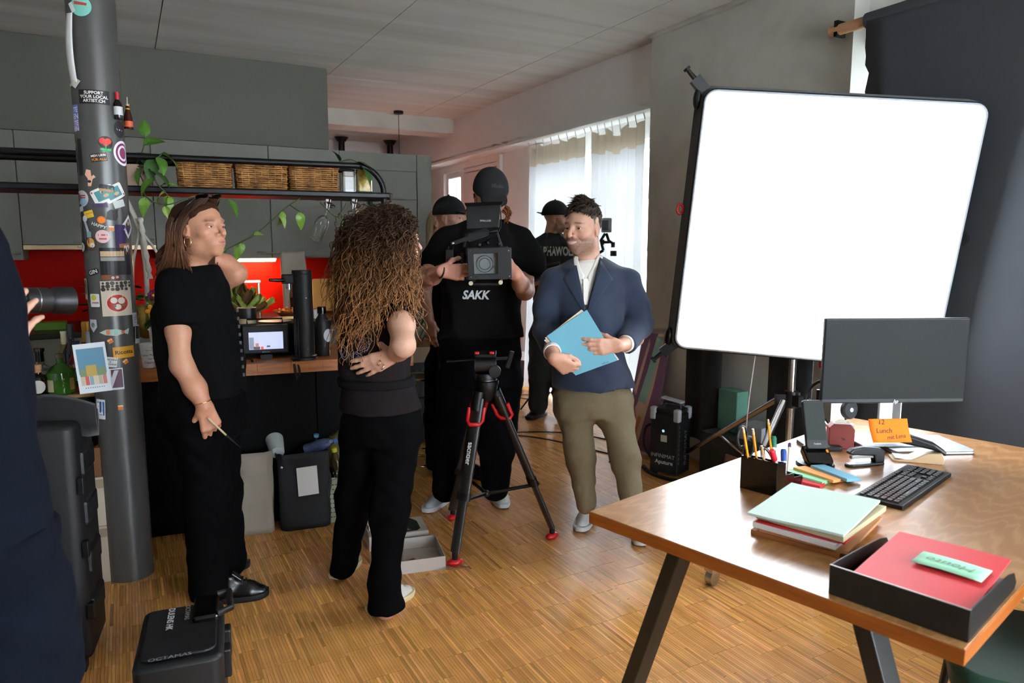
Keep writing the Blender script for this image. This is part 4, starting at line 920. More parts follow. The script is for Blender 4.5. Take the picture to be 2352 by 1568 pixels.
for k in range(13):
    a = k*2.4; leaf(mc, ctr+Vector((.04*math.cos(a), .04*math.sin(a)-.02, .17+.022*(k % 5))), (math.cos(a)*.8, math.sin(a)*.6-.5, .4-.25*(k % 3)), (0, 3, 1)[k % 3], .75)
fb = thing('flower', 'yellow and purple cut flowers beside the golden pot', 'flowers', (0.100,4.033,0.905), world=True)
F0 = Vector((0.115,3.990,1.181)); F1 = Vector((0.120,4.000,1.260))
MB().tube(spline([(0.108,4.029,0.905), F0+Vector((0, .02, -.08)), F0], 5), .003, 5).build('stem', vm, fb, smooth=180); MB().tube(spline([(0.108,4.029,0.905), F1], 3), .003, 5).build('stem', vm, fb)
for c, col_, n, s in ((F0, '#eaa61a', 6, .022), (F1, '#7a1550', 9, .016)):
    for k in range(n):
        a = 2*PI*k/n; MB().sphere(c+Vector((s*math.cos(a), -.004, s*math.sin(a))), (s*.75, .006, s*.55), 8, 5, Matrix.Rotation(-a, 3, 'Y')).build('petal', mat('petal'+col_, col_, rough=.6), fb, smooth=180)
    MB().sphere(c+Vector((0, -.012, 0)), .008).build('flower_centre', mat('pollen', '#f2c84a', rough=.8), fb, smooth=180)
for k in range(6): leaf(fb, F0+Vector((.01*k-.03, -.01, -.045)), (math.cos(k), -.3, -.3+.2*(k % 2)), 3, .55)
vs = bottle('flower_vase', 'slim clear bud vase on the island next to the paper cup', 'vase', (0.111,4.062,0.900), [(.022, 0), (.026, .01), (.026, .06), (.012, .09), (.014, .11)], glass('clear_glass', '#fff'))
cupt = thing('paper_cup', 'white paper coffee cup printed with drink names', 'cup', (0.085,4.000,0.900))
MB().lathe([(.031, 0), (.033, .002), (.0435, .118), (.041, .118), (.0305, .004)], n=32).build('cup', mat('cup_white', '#d6d2cc', rough=.6, var=.03), cupt, smooth=40)
MB().tube([(.0435*math.cos(a), .0435*math.sin(a), .119) for a in np.linspace(0, 2*PI, 33)[:-1]], .0022, 6, closed=True).build('rim', mat('cup_white', '#fff'), cupt, smooth=180)
for tx, s, z, a0 in (('Tee', .017, .100, .25), ('Marocchino', .009, .090, -.15), ('Latte Macchiato', .016, .066, .05), ('Espresso', .013, .048, .15), ('Cappuccino', .017, .029, .1)):
    def cf(u, v, z=z, a0=a0):
        h = z+v; r = .033+(.0105)*h/.118+.0004; a = -PI/2+.25+a0+u/r; return Vector((r*math.cos(a), r*math.sin(a), h))
    put_text('printed_name', tx, s, mat('cup_ink', '#2b241f', rough=.6), cupt, None, None, None, fn=cf)
o = MB().lathe([(.02, 0), (.032, .006), (.036, .20), (.03, .205)], n=24).build('white_pitcher', mat('white_ceramic', '#c9ccd0', rough=.2), None, smooth=40, loc=(0.172,4.029,0.900)); tag(o, 'tall white ceramic pitcher on the island behind the woman', 'pitcher')
of = thing('orange_petals', 'scattered orange flower heads on the island', 'flowers', (0.136,3.943,0.900))
for k in range(6): MB().sphere((.012*math.cos(k*1.05), .012*math.sin(k*1.05), .012), (.013, .006, .010), 8, 5, Matrix.Rotation(k*1.05, 3, 'Z')).build('petal', mat('orange_petal', '#e0561a', rough=.6), of, smooth=180)
# soda maker, bottle, field monitor, tape
so = thing('soda_maker', 'matte black cylindrical soda maker with lever on the island', 'soda maker', (0.833,3.903,0.900), IA)
mb_ = mat('matte_black', '#111112', rough=.55, var=.1)
MB().cyl((0, .03, 0), (0, .03, .455), .052, n=36).build('column', mb_, so, smooth=40); MB().cyl((0, .03, .457), (0, .03, .475), .052, n=36).build('head', mb_, so, smooth=40)
MB().lathe([(.065, 0), (.066, .004), (.064, .012), (.05, .014)], (-.01, .0, 0), n=32).build('foot', mb_, so, smooth=40)
MB().bar((-.045, .03, .43), (-.105, .03, .43), .045, .05).build('nozzle_block', mb_, so, bev=.006); MB().cyl((-.07, .03, .405), (-.07, .03, .375), .012).build('nozzle', steel, so, smooth=40)
MB().tube([(-.09, .01, .425), (-.12, .0, .425), (-.17, -.01, .428)], [.007, .010, .008], 10).build('lever', mat('lever_steel', '#3a3a3c', rough=.25, metal=1), so, smooth=60)
for z in (.055, .33): MB().box((.012, -.0225, z), (.006, .001, .005)).build('marking', paper_white, so)
for dx in (-.05, -.035): MB().cyl((dx, -.015, .01), (dx, -.015, .22), .005, n=8).build('rod', black_metal, so, smooth=40)
wb = bottle('water_bottle', 'matte black drinking bottle with round white badge on the island', 'bottle', (0.947,3.984,0.900), [(.041, 0), (.043, .004), (.043, .165), (.036, .20), (.020, .225), (.019, .235)], mb_, [(.024, .236), (.024, .27), (.022, .272)], gb2, n=36)
def dsk(u, v):
    a = -PI/2+.55+u/.0435; return Vector((.0436*math.cos(a), .0436*math.sin(a), .115+v))
badge('badge', dsk, .028, .036, mat('badge_grey', '#b8bcc2', rough=.6), wb)
spo = thing('spool', 'white sewing spool lying on the island edge', 'spool', (0.871,3.917,0.900)); MB().lathe([(.026, 0), (.026, .003), (.016, .004), (.016, .015), (.026, .016), (.026, .019)], n=28).build('reel', mat('spool_white', '#b8b3a8', rough=.4), spo, smooth=40)
fm_ = thing('field_monitor', 'small black field monitor showing a lit picture on the island', 'monitor', (0.647,4.003,0.900), math.radians(-9))
MB().box((.0, .03, .105), (.235, .045, .155)).build('housing', black_plastic, fm_, bev=.006); MB().box((0, .03, .012), (.06, .08, .024)).build('foot', black_plastic, fm_); MB().tube([(-.09, .02, .19), (-.09, .02, .215), (.09, .02, .215), (.09, .02, .19)], .005, 8).build('cage_handle', black_metal, fm_, smooth=60)
def scr(name, x0, x1, z0, z1, col, e=.5, d=0.0): MB().quad((x0, .0068-d, z0), (x1, .0068-d, z0), (x1, .0068-d, z1), (x0, .0068-d, z1)).build(name, mat('scr'+col, col, rough=.4, var=.06, emit=e), fm_)
scr('screen', -.085, .090, .052, .145, '#a9b0cc'); scr('screen_image', -.083, -.060, .055, .118, '#6a7280', .6, .0003); scr('screen_image', -.062, -.030, .053, .068, '#3b4148', .5, .0006); scr('screen_image', -.052, -.036, .066, .086, '#8a5a50', .8, .0009); scr('screen_image', -.026, -.012, .053, .067, '#b04038', .8, .0006); scr('screen_image', .005, .022, .063, .072, '#4a5058', .5, .0006)
put_text('logo', 'SMALLHD', .009, mat('logo_grey', '#b8bcc0'), fm_, (0, .0066, .037), (1, 0, 0), (0, 0, 1))
eq = thing('equipment_case', 'open black equipment case on the island behind the field monitor', 'case', (.66, 4.22, .90), math.radians(-8))
MB().box((0, 0, .09), (.42, .26, .18)).build('shell', fabric_black, eq, bev=.012); MB().box((0, -.132, .14), (.36, .006, .03)).build('zip', rubber, eq); MB().tube([(-.08, -.135, .12), (-.08, -.16, .10), (.08, -.16, .10), (.08, -.135, .12)], .006, 8).build('handle', black_plastic, eq, smooth=60)
for lab, x, y, z, r, h, c in (('cream roll of tape under the black roll on the case', 590, 742, 1.08, .05, .026, '#c8b68a'), ('wide black roll of tape stacked on the case', 588, 728, 1.107, .052, .058, '#0d0d0e')):
    tp_ = thing('tape_roll', lab, 'tape', (.585, 4.20, z), group='tape rolls on the case'); MB().lathe([(r*.72, 0), (r, 0), (r, h), (r*.72, h), (r*.72, 0)], n=36, cap=False).build('tape', mat('tape'+c, c, rough=.35), tp_, smooth=40)
    MB().lathe([(r*.66, .001), (r*.72, .001), (r*.72, h-.001), (r*.66, h-.001), (r*.66, .001)], n=36, cap=False).build('core', mat('card_core', '#a58a62', rough=.8), tp_, smooth=40)
o = MB().lathe([(.02, 0), (.085, .004), (.09, .008), (.02, .006)], n=32).build('saucer', mat('saucer_cream', '#d8c89a', rough=.3), None, smooth=40, loc=(.73, 4.17, 1.081)); tag(o, 'flat cream lid lying on the equipment case', 'lid')
for k, (x, y) in enumerate(((578, 830), (672, 828))):
    p = Vector((0.563,3.947,0.900)) if k == 0 else Vector((0.759,3.875,0.900)); st_ = MB(); st_.tube([p+Vector((0, .05, .008)), p+Vector((0, -.025, .010)), p+Vector((.0, -.045, -.02)), p+Vector((.01, -.046, -.10)), p+Vector((.025, -.05, -.06)), p+Vector((.02, -.04, -.01))][:4+2*k], .006, 6, flat=.3); tag(st_.build('cable_strap', rubber, smooth=180), ('black strap hanging over the island edge below the field monitor', 'black looped strap hanging over the island edge near the soda maker')[k], 'strap')

# ================================================================== steel column with stickers and magnets
CXY = (-.056, 3.612); CR = .093
colm = mat('column_steel', '#565553', rough=.32, metal=.35, var=.08, scale=2)
co = MB().lathe([(CR, 0), (CR, ZC)], (CXY[0], CXY[1], 0), n=64).build('column', colm, None, smooth=40); tag(co, 'round dark steel column covered in stickers and magnets', 'column', kind='structure')
A0 = math.atan2(-CXY[1], -CXY[0])
def wrap(a, z, lift=.0006):
    """map flat sticker coordinates (u,v) round the column; a = angle from the side facing the room, z = height"""
    def f(u, v):
        t = A0+a+u/CR; r = CR+lift
        return Vector((CXY[0]+r*math.cos(t), CXY[1]+r*math.sin(t), z+v))
    return f
def patch(name, f, poly, m, parent=None, rot=0, dx=0, dy=0):
    """polygon sticker piece, subdivided so that it follows the curve"""
    c, s = math.cos(rot), math.sin(rot)
    bm = bmesh.new(); vs = [bm.verts.new((p[0], p[1], 0)) for p in poly]; bm.faces.new(vs)
    xs_ = [p[0] for p in poly]; n = max(1, int((max(xs_)-min(xs_))/.012))
    for k in range(1, n):
        x = min(xs_)+(max(xs_)-min(xs_))*k/n
        bmesh.ops.bisect_plane(bm, geom=bm.verts[:]+bm.edges[:]+bm.faces[:], plane_co=(x, 0, 0), plane_no=(1, 0, 0))
    for v in bm.verts:
        x, y = v.co.x, v.co.y; v.co = f(c*x-s*y+dx, s*x+c*y+dy)
    me = bpy.data.meshes.new(name); bm.to_mesh(me); bm.free()
    return link(name, me, m, parent)
def cm(c, **k): return mat('print'+c, c, rough=k.get('rough', .45), var=.05)
_lift = [.0006]
def sticker(label, cat, az, pieces, rot=0, texts=(), name='sticker'):
    """pieces: (polygon, colour, dx, dy); texts: (text, size, colour, dx, dy)"""
    a, z = az; _lift[0] += .00012; l0 = _lift[0]
    p0 = wrap(a, z, l0)(0, 0); t = thing(name, label, cat, p0, world=True)
    c, s = math.cos(rot), math.sin(rot)
    for k, (poly, col_, dx, dy) in enumerate(pieces):
        patch('backing' if k == 0 else 'print', wrap(a, z, l0+.0002*k), [(p[0]+dx, p[1]+dy) for p in poly], cm(col_), t, rot)
    for tx, sz, col_, dx, dy in texts:
        w = wrap(a, z, l0+.0002*len(pieces)+.0002)
        put_text('lettering', tx, sz, cm(col_), t, None, None, None, fn=lambda u, v: w(c*(u+dx)-s*(v+dy), s*(u+dx)+c*(v+dy)), bold=sz*.02)
    return t
R_ = lambda w, h, r=0: rect(w, h, r, 3)
sticker('round mint sticker with a red shoe at the column top', 'sticker', (-0.389,2.467), [(circ(.040), '#7cc4b4', 0, 0), ([(-.025, 0), (.022, -.004), (.024, .006), (-.005, .010), (-.026, .014)], '#b8403a', 0, .006)])
sticker('black sticker reading SUPPORT YOUR LOCAL ARTIST.CH', 'sticker', (-0.132,2.113), [(R_(.118, .056), '#14100f', 0, 0)], 0, [('SUPPORT', .017, '#f0ece6', 0, .016), ('YOUR LOCAL', .017, '#f0ece6', 0, 0), ('ARTIST.CH', .017, '#f0ece6', 0, -.016)])
sticker('violet and blue strip with white letters along the column side', 'sticker', (-1.125,2.030), [(R_(.045, .105), '#6f7fc8', 0, 0), (R_(.045, .05), '#9a86c6', 0, -.027)], 0, [('TE', .028, '#ece8f4', .006, .032), ('EN', .028, '#ece8f4', .006, .005), ('TE', .028, '#ece8f4', .006, -.022), ('EN', .026, '#ece8f4', .006, -.045)])
sticker('black oval sticker with a white line drawing', 'sticker', (0.924,1.993), [(circ(.030, 24, .035), '#262428', 0, 0), ([(-.018, 0), (.018, -.004), (.016, -.008), (-.014, -.007)], '#d8d6d8', 0, .003)])
sticker('embroidered red rose patch with green leaves', 'patch', (0.202,1.919), [(circ(.028, 10), '#1a0a08', 0, .012), (circ(.013, 9), '#e0251c', -.011, .018), (circ(.013, 9), '#e23226', .010, .018), (circ(.011, 9), '#d01e18', 0, .008), (R_(.004, .03), '#2fae5a', 0, -.012), (circ(.010, 8, .006), '#33b562', -.011, -.016), (circ(.010, 8, .006), '#33b562', .011, -.017)])
sticker('black slogan sticker in white and rainbow letters', 'sticker', (-0.110,1.869), [(R_(.062, .034), '#221d18', 0, 0)], .16, [('MEH LIEBI', .013, '#eee6d8', 0, .008), ('F\u00dcR ALLI', .014, '#e08a2a', 0, -.008)])
sticker('round white and plum ring sticker on the column side', 'sticker', (1.044,1.895), [(circ(.050, 30, .052), '#e4dfe4', 0, 0), (circ(.040, 30, .042), '#7a2c58', 0, 0), (circ(.031, 30, .033), '#e4dfe4', 0, 0), (circ(.022, 30, .024), '#8c3a66', 0, 0)])
sticker('long black magnetic strip at the column edge', 'magnet', (-0.952,1.870), [(R_(.022, .150, .004), '#0a0a0b', 0, 0)])
sticker('slim dark strip with coloured dots at the column edge', 'sticker', (-1.296,1.890), [(R_(.010, .16), '#3a2a30', 0, 0), (R_(.008, .02), '#d8a83a', 0, .03), (R_(.008, .02), '#b84a6a', 0, -.02)])
sticker('small cut out figure magnet above the playing cards', 'magnet', (-0.538,1.786), [([(-.010, -.035), (.004, -.035), (.012, -.006), (.024, .002), (.016, .012), (.008, .004), (.006, .030), (-.012, .034), (-.020, .012), (-.008, -.004)], '#e8b496', 0, 0), (circ(.008, 10, .006), '#1c1a1a', -.002, -.016)])
sticker('polaroid photo tucked behind the round badge', 'photo', (-1.397,1.688), [(R_(.062, .085), '#d2d4d8', 0, 0), (R_(.050, .058), '#3a2428', 0, .008)], .12)
sticker('round badge with red script and blue base', 'magnet', (-1.027,1.701), [(circ(.034), '#c8c0c0', 0, 0), (circ(.024, 16, .014), '#8ab4d0', .002, -.014), (R_(.040, .006), '#a03a44', 0, .012), (R_(.036, .005), '#a03a44', .002, .003)])
for lab, xy, rt in (('playing card with teal back lying underneath', (-0.028,1.717), .42), ('playing card with teal back lying on top', (0.408,1.726), .50)):
    sticker(lab, 'playing card', xy, [(R_(.090, .062, .008), '#e6e0da', 0, 0), (R_(.060, .042), '#4f8f92', 0, 0), (circ(.004, 6), '#b83040', -.038, .022), (circ(.004, 6), '#b83040', .038, -.022), (circ(.012, 8, .007), '#c9a27c', .008, -.006)], rt, name='playing_card')
sticker('dark chocolate pastry shaped magnet on the cards', 'magnet', (0.120,1.745), [(R_(.056, .026, .006), '#1e1a22', 0, 0), (R_(.054, .010, .004), '#b0884a', 0, -.010)], -.12)
sticker('purple word STABIL printed on clear film', 'sticker', (-0.192,1.672), [(R_(.056, .018), '#4c4850', 0, 0)], .06, [('STABIL', .020, '#4a2a6a', 0, 0)])
sticker('small white paper behind the playing cards', 'paper', (0.605,1.681), [(R_(.05, .03), '#c8ccc8', 0, 0)], .3)
sticker('yellow rectangular sticker with faint lettering', 'sticker', (-0.723,1.635), [(R_(.044, .030), '#e8b830', 0, 0), (R_(.030, .005), '#c49a28', .004, .003)], .22)
sticker('dark cat shaped magnet below the cards', 'magnet', (0.263,1.635), [([(-.024, -.020), (.012, -.026), (.022, -.010), (.022, .012), (.026, .024), (.012, .018), (-.004, .022), (-.018, .010)], '#2a2926', 0, 0)])
sticker('round orange fruit magnet', 'magnet', (-0.179,1.612), [(circ(.0155), '#f07a14', 0, 0), (circ(.010), '#f6902c', 0, 0)])
sticker('white word HAPPY as a foil sticker', 'sticker', (-0.307,1.588), [(R_(.004, .002), '#6a6a66', 0, 0)], -.36, [('HAPPY', .019, '#d8d8d0', 0, 0)])
OSQ = [('small orange and white square magnet under the word HAPPY', (0.193,1.576), 0), ('small orange square magnet above the yellow label', (-0.176,1.098), .5), ('small orange square magnet below the yellow label', (0.381,1.004), .6), ('small orange square magnet on the bare lower column', (0.041,0.803), 0)]
for lab, xy, rt in OSQ: sticker(lab, 'magnet', xy, [(R_(.020, .020, .002), '#d87a2e', 0, 0), (R_(.020, .006), '#e8c8a0', 0, .004 if rt else .008)], rt, name='square_magnet')
sticker('round pink sticker with red lettering', 'sticker', (-0.173,1.543), [(circ(.0275), '#dcb8b4', 0, 0), (R_(.034, .006), '#b84a4e', 0, .006), (R_(.028, .006), '#b84a4e', 0, -.010)])
sticker('silver key shaped bottle opener magnet', 'magnet', (-0.930,1.593), [(circ(.013), '#c8ccd2', 0, .024), ([(-.006, .012), (.006, .012), (.022, -.040), (.010, -.044)], '#aeb2ba', 0, 0)])
sticker('metal guitar shaped magnet in teal and amber', 'magnet', (-0.707,1.525), [(circ(.024, 16, .030), '#4a3a2c', .003, -.012), (circ(.017, 16, .020), '#c98a3c', .0, -.008), (circ(.010, 12), '#c8ccd0', .008, -.018), (R_(.02, .024), '#7a9aa0', -.004, .026)])
sticker('white diamond sticker with a black crest', 'sticker', (1.016,1.586), [([(0, -.052), (.036, 0), (0, .052), (-.036, 0)], '#dcd8e0', 0, 0), ([(0, -.036), (.022, 0), (0, .036), (-.022, 0)], '#3a3048', 0, 0), (circ(.009), '#b89a50', 0, .014)], -.12)
sticker('deep purple strip behind the diamond sticker', 'sticker', (0.569,1.538), [(R_(.042, .11), '#2c1850', 0, 0)], .0)
sticker('thin black magnet bar on the lit column side', 'magnet', (-1.311,1.548), [(R_(.010, .105), '#101012', 0, 0)], .12)
sticker('round black badge with white letters LE', 'badge', (-1.311,1.499), [(circ(.026), '#101010', .004, 0), (circ(.020), '#d6d8d4', 0, 0)], 0, [('LE', .018, '#1a1a1a', 0, 0)], name='button_badge')
sticker('brown square with a cream heart', 'magnet', (0.733,1.490), [(R_(.048, .048), '#a06030', 0, 0), ([(0, -.016), (.015, .002), (.012, .014), (.004, .014), (0, .009), (-.004, .014), (-.012, .014), (-.015, .002)], '#d8cabc', .008, .002)], .1)
sticker('dark postcard of a seaside landscape', 'postcard', (0.317,1.438), [(R_(.125, .115), '#141214', 0, 0), (R_(.09, .022), '#c0a27c', -.014, .032), (R_(.09, .016), '#8a8a82', -.014, .010)], 0)
sticker('black oval sticker with white letters GIN', 'sticker', (-0.687,1.393), [(R_(.050, .026, .010), '#141414', 0, 0)], .3, [('GIN', .022, '#e8e8e4', 0, 0)])
sticker('brown pretzel shaped magnet above the pizza card', 'magnet', (0.194,1.369), [(circ(.022, 12, .014), '#5a2a20', 0, 0), (circ(.006), '#caa890', -.008, 0), (circ(.006), '#caa890', .008, .002), (R_(.03, .02), '#8a4a22', -.034, .002)])
sticker('cream art card with a red pizza and black dots', 'postcard', (0.229,1.280), [(R_(.118, .150), '#d8c8b2', 0, 0), (circ(.045, 30, .042), '#e0d0ba', 0, -.020), (circ(.039, 30, .036), '#c0281e', 0, -.020), (circ(.013, 12), '#eadfce', -.014, -.008), (circ(.014, 12), '#eadfce', .014, -.010), (circ(.012, 12), '#eadfce', 0, -.036), (circ(.006, 8), '#5a7a5a', -.012, -.032), (circ(.006, 8), '#5a7a5a', .020, -.030)]+[(circ(.005+.002*((i*7) % 3), 7), '#3a322e', -.048+.0165*(i % 7), .066-.013*(i//7)) for i in range(20)], .01)
sticker('small photo on the shaded side of the pizza card', 'photo', (-1.397,1.320), [(R_(.05, .09), '#b8b4b0', 0, 0), (R_(.04, .06), '#2c2020', 0, .008)])
sticker('white fruit label with a yellow lemon', 'sticker', (-0.708,1.273), [(R_(.042, .056, .004), '#d8d8d2', 0, 0), (circ(.012), '#c8c23a', -.004, .012), (R_(.03, .006), '#b06a6a', .002, -.010)])
sticker('silver crest emblem magnet', 'magnet', (-0.899,1.165), [([(-.018, .026), (.018, .026), (.020, -.006), (0, -.030), (-.020, -.006)], '#b6bcc2', 0, 0), (circ(.010), '#6a727a', 0, .002)])
sticker('rainbow striped fish sticker', 'sticker', (0.026,1.135), [([(-.058, 0), (-.030, .013), (.010, .013), (.034, .004), (.056, .014), (.050, -.012), (.034, -.006), (.006, -.016), (-.034, -.011)], '#b8c4b8', 0, 0), (R_(.014, .020), '#d87a5a', -.024, 0), (R_(.014, .022), '#8ac0a8', .004, 0), (R_(.012, .012), '#c85a3a', .030, 0)])
sticker('handwritten pale note near the column edge', 'note', (1.024,1.183), [(R_(.032, .060), '#b4b8c0', 0, 0)]+[(R_(.020, .003), '#5a5e68', 0, .018-.010*i) for i in range(4)], name='paper_note')
sticker('dark instant photo near the column edge', 'photo', (1.197,1.116), [(R_(.046, .082), '#c2c6cc', 0, 0), (R_(.038, .056), '#17181c', 0, .008)], -.08)
sticker('yellow label reading Ricotta in black script', 'sticker', (0.348,1.046), [(R_(.084, .050), '#d89a18', 0, 0)], .03, [('Ricotta', .024, '#1c140a', 0, 0)])
sticker('paper slip reading MI NONNA IS IS NONNA', 'note', (-0.229,1.007), [(R_(.050, .044), '#ccccc8', 0, 0)], -.14, [('MI NONNA', .0095, '#2a2a2a', 0, .010), ('IS', .0095, '#2a2a2a', 0, 0), ('IS NONNA', .0095, '#2a2a2a', 0, -.010)], name='paper_note')
sticker('square photo of food on white card', 'photo', (-0.293,0.931), [(R_(.098, .094), '#d0d2d4', 0, 0), (R_(.044, .080), '#4a2a30', -.022, .002), (R_(.040, .080), '#5c3a4e', .026, .002), ([(-.01, -.038), (.006, -.038), (.034, .038), (.018, .038)], '#c2bcc0', 0, 0)], .02)
sticker('blue card with a white goose', 'postcard', (-0.836,0.799), [(R_(.046, .088), '#d4dae0', 0, 0), (R_(.034, .060), '#2a5a9a', .002, .004), ([(-.015, .026), (-.008, .028), (-.004, -.014), (.002, -.016), (.010, .000), (.014, -.022), (-.014, -.024)], '#e0e4e8', 0, .0), (circ(.004, 6), '#d8b43a', -.006, .014)], -.05)
# big print sticking out past the column
bpn = thing('art_print', 'large seaside art print hanging off the column above the bottles', 'print', (-.15, 3.50, 1.0), world=True)
Q = [Vector(p) for p in ((-0.213,3.515,1.090), (-0.093,3.512,1.098), (-0.077,3.512,0.884), (-0.198,3.515,0.878))]
def bil(u, v): return Q[0]*(1-u)*(1-v)+Q[1]*u*(1-v)+Q[2]*u*v+Q[3]*(1-u)*v
def pc_(name, u0, u1, v0, v1, col_, d): MB().grid(lambda u, v: bil(u0+(u1-u0)*u, v0+(v1-v0)*v)+Vector((0, -d, 0)), 2, 2).build(name, cm(col_), bpn)
pc_('card', 0, 1, 0, 1, '#d2d6da', 0); pc_('print', .08, .92, .10, .62, '#5a88a0', .0006); pc_('print', .10, .90, .50, .66, '#7a8a6a', .0009); pc_('print', .30, .62, .44, .66, '#b89a4a', .0012)
for k in range(6): pc_('print', .10+.135*k, .10+.135*k+.12, .66, .84, ('#c8b098', '#c05a50', '#8aa0a8', '#d0c4a4', '#b8a890', '#c47a6a')[k], .0012)
for k in range(9): pc_('print', .2+.07*k, .2+.07*k+.03, .885, .905, '#6a6a66', .0009)
# paper strip taped along the column, bottle magnets
ps_ = thing('paper_strip', 'white paper strip taped along the upper column', 'paper', (-.15, 3.56, 2.2), world=True)
g = MB(); a0, z0 = (-0.873,2.441); a1, z1 = (-0.930,2.169)
g.grid(lambda u, v: wrap(a0*(1-v)+a1*v-.05, z0*(1-v)+z1*v, .004+.010*math.sin(PI*v))((u-.5)*.034*(1+.2*v), 0), 3, 20); o = g.build('strip', paper_white, ps_, smooth=180); o.modifiers.new('thick', 'SOLIDIFY').thickness = .0006
patch('tape', wrap(a1+.05, z1, .0045), [(-.03, -.005), (.0, .022), (.026, .004), (.0, -.024)], mat('masking_tape', '#cfd4cc', rough=.7), ps_); patch('tape', wrap(a1-.12, z1-.004, .0050), R_(.05, .012), mat('masking_tape2', '#d6d4b4', rough=.7), ps_, .15); patch('tape', wrap(a0+.12, z0+.02, .0045), R_(.018, .04), mat('masking_tape', '#fff'), ps_, .4)
def minibottle(label, az, out, prof, m, bands):
    a, z = az; p = wrap(a, z, out)(0, 0); t = thing('bottle_magnet', label, 'magnet', p)
    MB().lathe(prof, n=18).build('bottle', m, t, smooth=35)
    for r, h0, h1, c in bands: MB().lathe([(r, h0), (r, h1)], n=18).build('band', cm(c), t, smooth=35)
    return t
minibottle('miniature red wine bottle magnet with a pale label', (0.783,2.031), .012, [(.0155, 0), (.017, .003), (.017, .062), (.007, .082), (.006, .108)], gb2, [(.0174, .018, .052, '#c8c8c8'), (.0076, .080, .112, '#b81e2c')])
t = minibottle('miniature brown beer bottle magnet with a bottle opener', (1.397,2.001), .020, [(.016, 0), (.0175, .003), (.0175, .050), (.008, .085), (.007, .100)], mat('amber_glass', '#3a120a', rough=.12), [(.0178, .010, .034, '#c8552a'), (.0085, .078, .088, '#d8a838'), (.008, .098, .106, '#b89a6a')])
MB().cyl((0, 0, .106), (.001, 0, .135), .0018, n=6).build('opener', steel, t)
# ================================================================== bottle trolley
tr = thing('bottle_trolley', 'dark trolley with a curved oak tray top beside the column', 'trolley', (-.29, 3.95, 0), world=True)
zt = .82
MB().prism([(-.165, -.125), (-.13, -.14), (-.05, -.128), (.0, -.122), (.05, -.13), (.16, -.138), (.17, -.12), (.17, .16), (-.165, .16)], .018, (-.285, 3.98, zt-.018)).build('tray_top', ramp_mat('tray_oak', [(.3, '#8a6238'), (.7, '#b8905c')], scale=6, stretch=(1, 8, 8), rough=.5), tr, bev=.004)
dkb = mat('petrol_metal', '#0f1a20', rough=.35, metal=.4)
MB().span((-.43, 3.87, zt-.10), (-.13, 4.12, zt-.02)).build('drawer_box', dkb, tr, bev=.004)
for x in (-.325, -.265): MB().span((x-.006, 3.855, zt-.13), (x+.006, 3.87, zt-.02)).build('front_rail', mat('petrol_rail', '#2a4650', rough=.4, metal=.4), tr)
MB().sphere((-.295, 3.862, zt-.055), .008).build('knob', chrome, tr, smooth=180)
for x in (-.43, -.14):
    for y in (3.88, 4.11): MB().cyl((x, y, .04), (x, y, zt-.02), .010, n=10).build('post', black_metal, tr, smooth=40); MB().cyl((x-.01, y, .03), (x+.01, y, .03), .03, n=16).build('caster', rubber, tr, smooth=40)
MB().span((-.43, 3.88, .50), (-.14, 4.11, .515)).build('shelf', black_metal, tr); MB().span((-.43, 3.88, .14), (-.14, 4.11, .155)).build('shelf', black_metal, tr)
MB().span((-.26, 3.875, .56), (-.14, 3.879, .70)).build('mesh_panel', fabric_black, tr)
zt += .0005
gc = glass('bottle_clear', '#f2f6f6', rough=.02)
bottle('liquor_bottle', 'clear square shouldered gin bottle with black stopper on the trolley', 'bottle', (-.372, 3.955, zt), [(.052, 0), (.054, .005), (.054, .105), (.046, .122), (.018, .135), (.016, .160)], gc, [(.0175, .15), (.0175, .195), (.022, .197), (.022, .212)], gb2, (.0546, .015, .095), mat('gin_label', '#c8ccd2', rough=.6), n=32)
bottle('liquor_bottle', 'small dark liqueur bottle with cork and round label on the trolley', 'bottle', (-.375, 3.865, zt), [(.036, 0), (.038, .004), (.038, .085), (.030, .098), (.014, .106), (.013, .118)], mat('dark_liqueur', '#160a06', rough=.08), [(.014, .112), (.014, .125), (.016, .127), (.016, .148)], mat('cork', '#b08258', rough=.8))
t2 = bottle('liquor_bottle', 'squat green glass bottle with cork on the trolley', 'bottle', (-.290, 3.890, zt), [(.050, 0), (.060, .010), (.064, .07), (.060, .105), (.035, .130), (.014, .145), (.0135, .175)], mat('green_glass', '#2f5a18', rough=.06, var=.2), [(.016, .17), (.016, .19)], mat('cork_dark', '#5a4a30', rough=.8))
def lab_on(t, r, z0, z1, a0, a1, c):
    g = MB(); g.grid(lambda u, v: (r*math.cos(a0+(a1-a0)*u), r*math.sin(a0+(a1-a0)*u), z0+(z1-z0)*v), 6, 1); return g.build('paper_label', cm(c), t, smooth=180)
lab_on(t2, .0645, .02, .075, -2.5, -2.0, '#b0a888'); lab_on(t2, .0645, .025, .08, -.95, -.6, '#8a6a3a')
t3 = [o for o in bpy.data.objects if o.get('label', '').startswith('small dark liqueur')][0]
badge('round_label', lambda u, v: (.0385*math.sin(u/.0385), -.0385*math.cos(u/.0385), .05+v), .030, .030, cm('#c4c2b8'), t3)
ap = bottle('liquor_bottle', 'aperitif bottle with blue cap and orange letters on the trolley', 'bottle', (-.222, 3.93, zt), [(.036, 0), (.038, .004), (.038, .13), (.030, .16), (.014, .19), (.0135, .225)], mat('aperitif', '#7a1a1e', rough=.06), [(.0155, .20), (.0155, .24)], mat('navy_cap', '#141c3c', rough=.4), (.0386, .055, .125), mat('aper_label', '#c2ccd8', rough=.6), n=28)
lab_on(ap, .0389, .108, .142, -2.4, -.8, '#223a78')
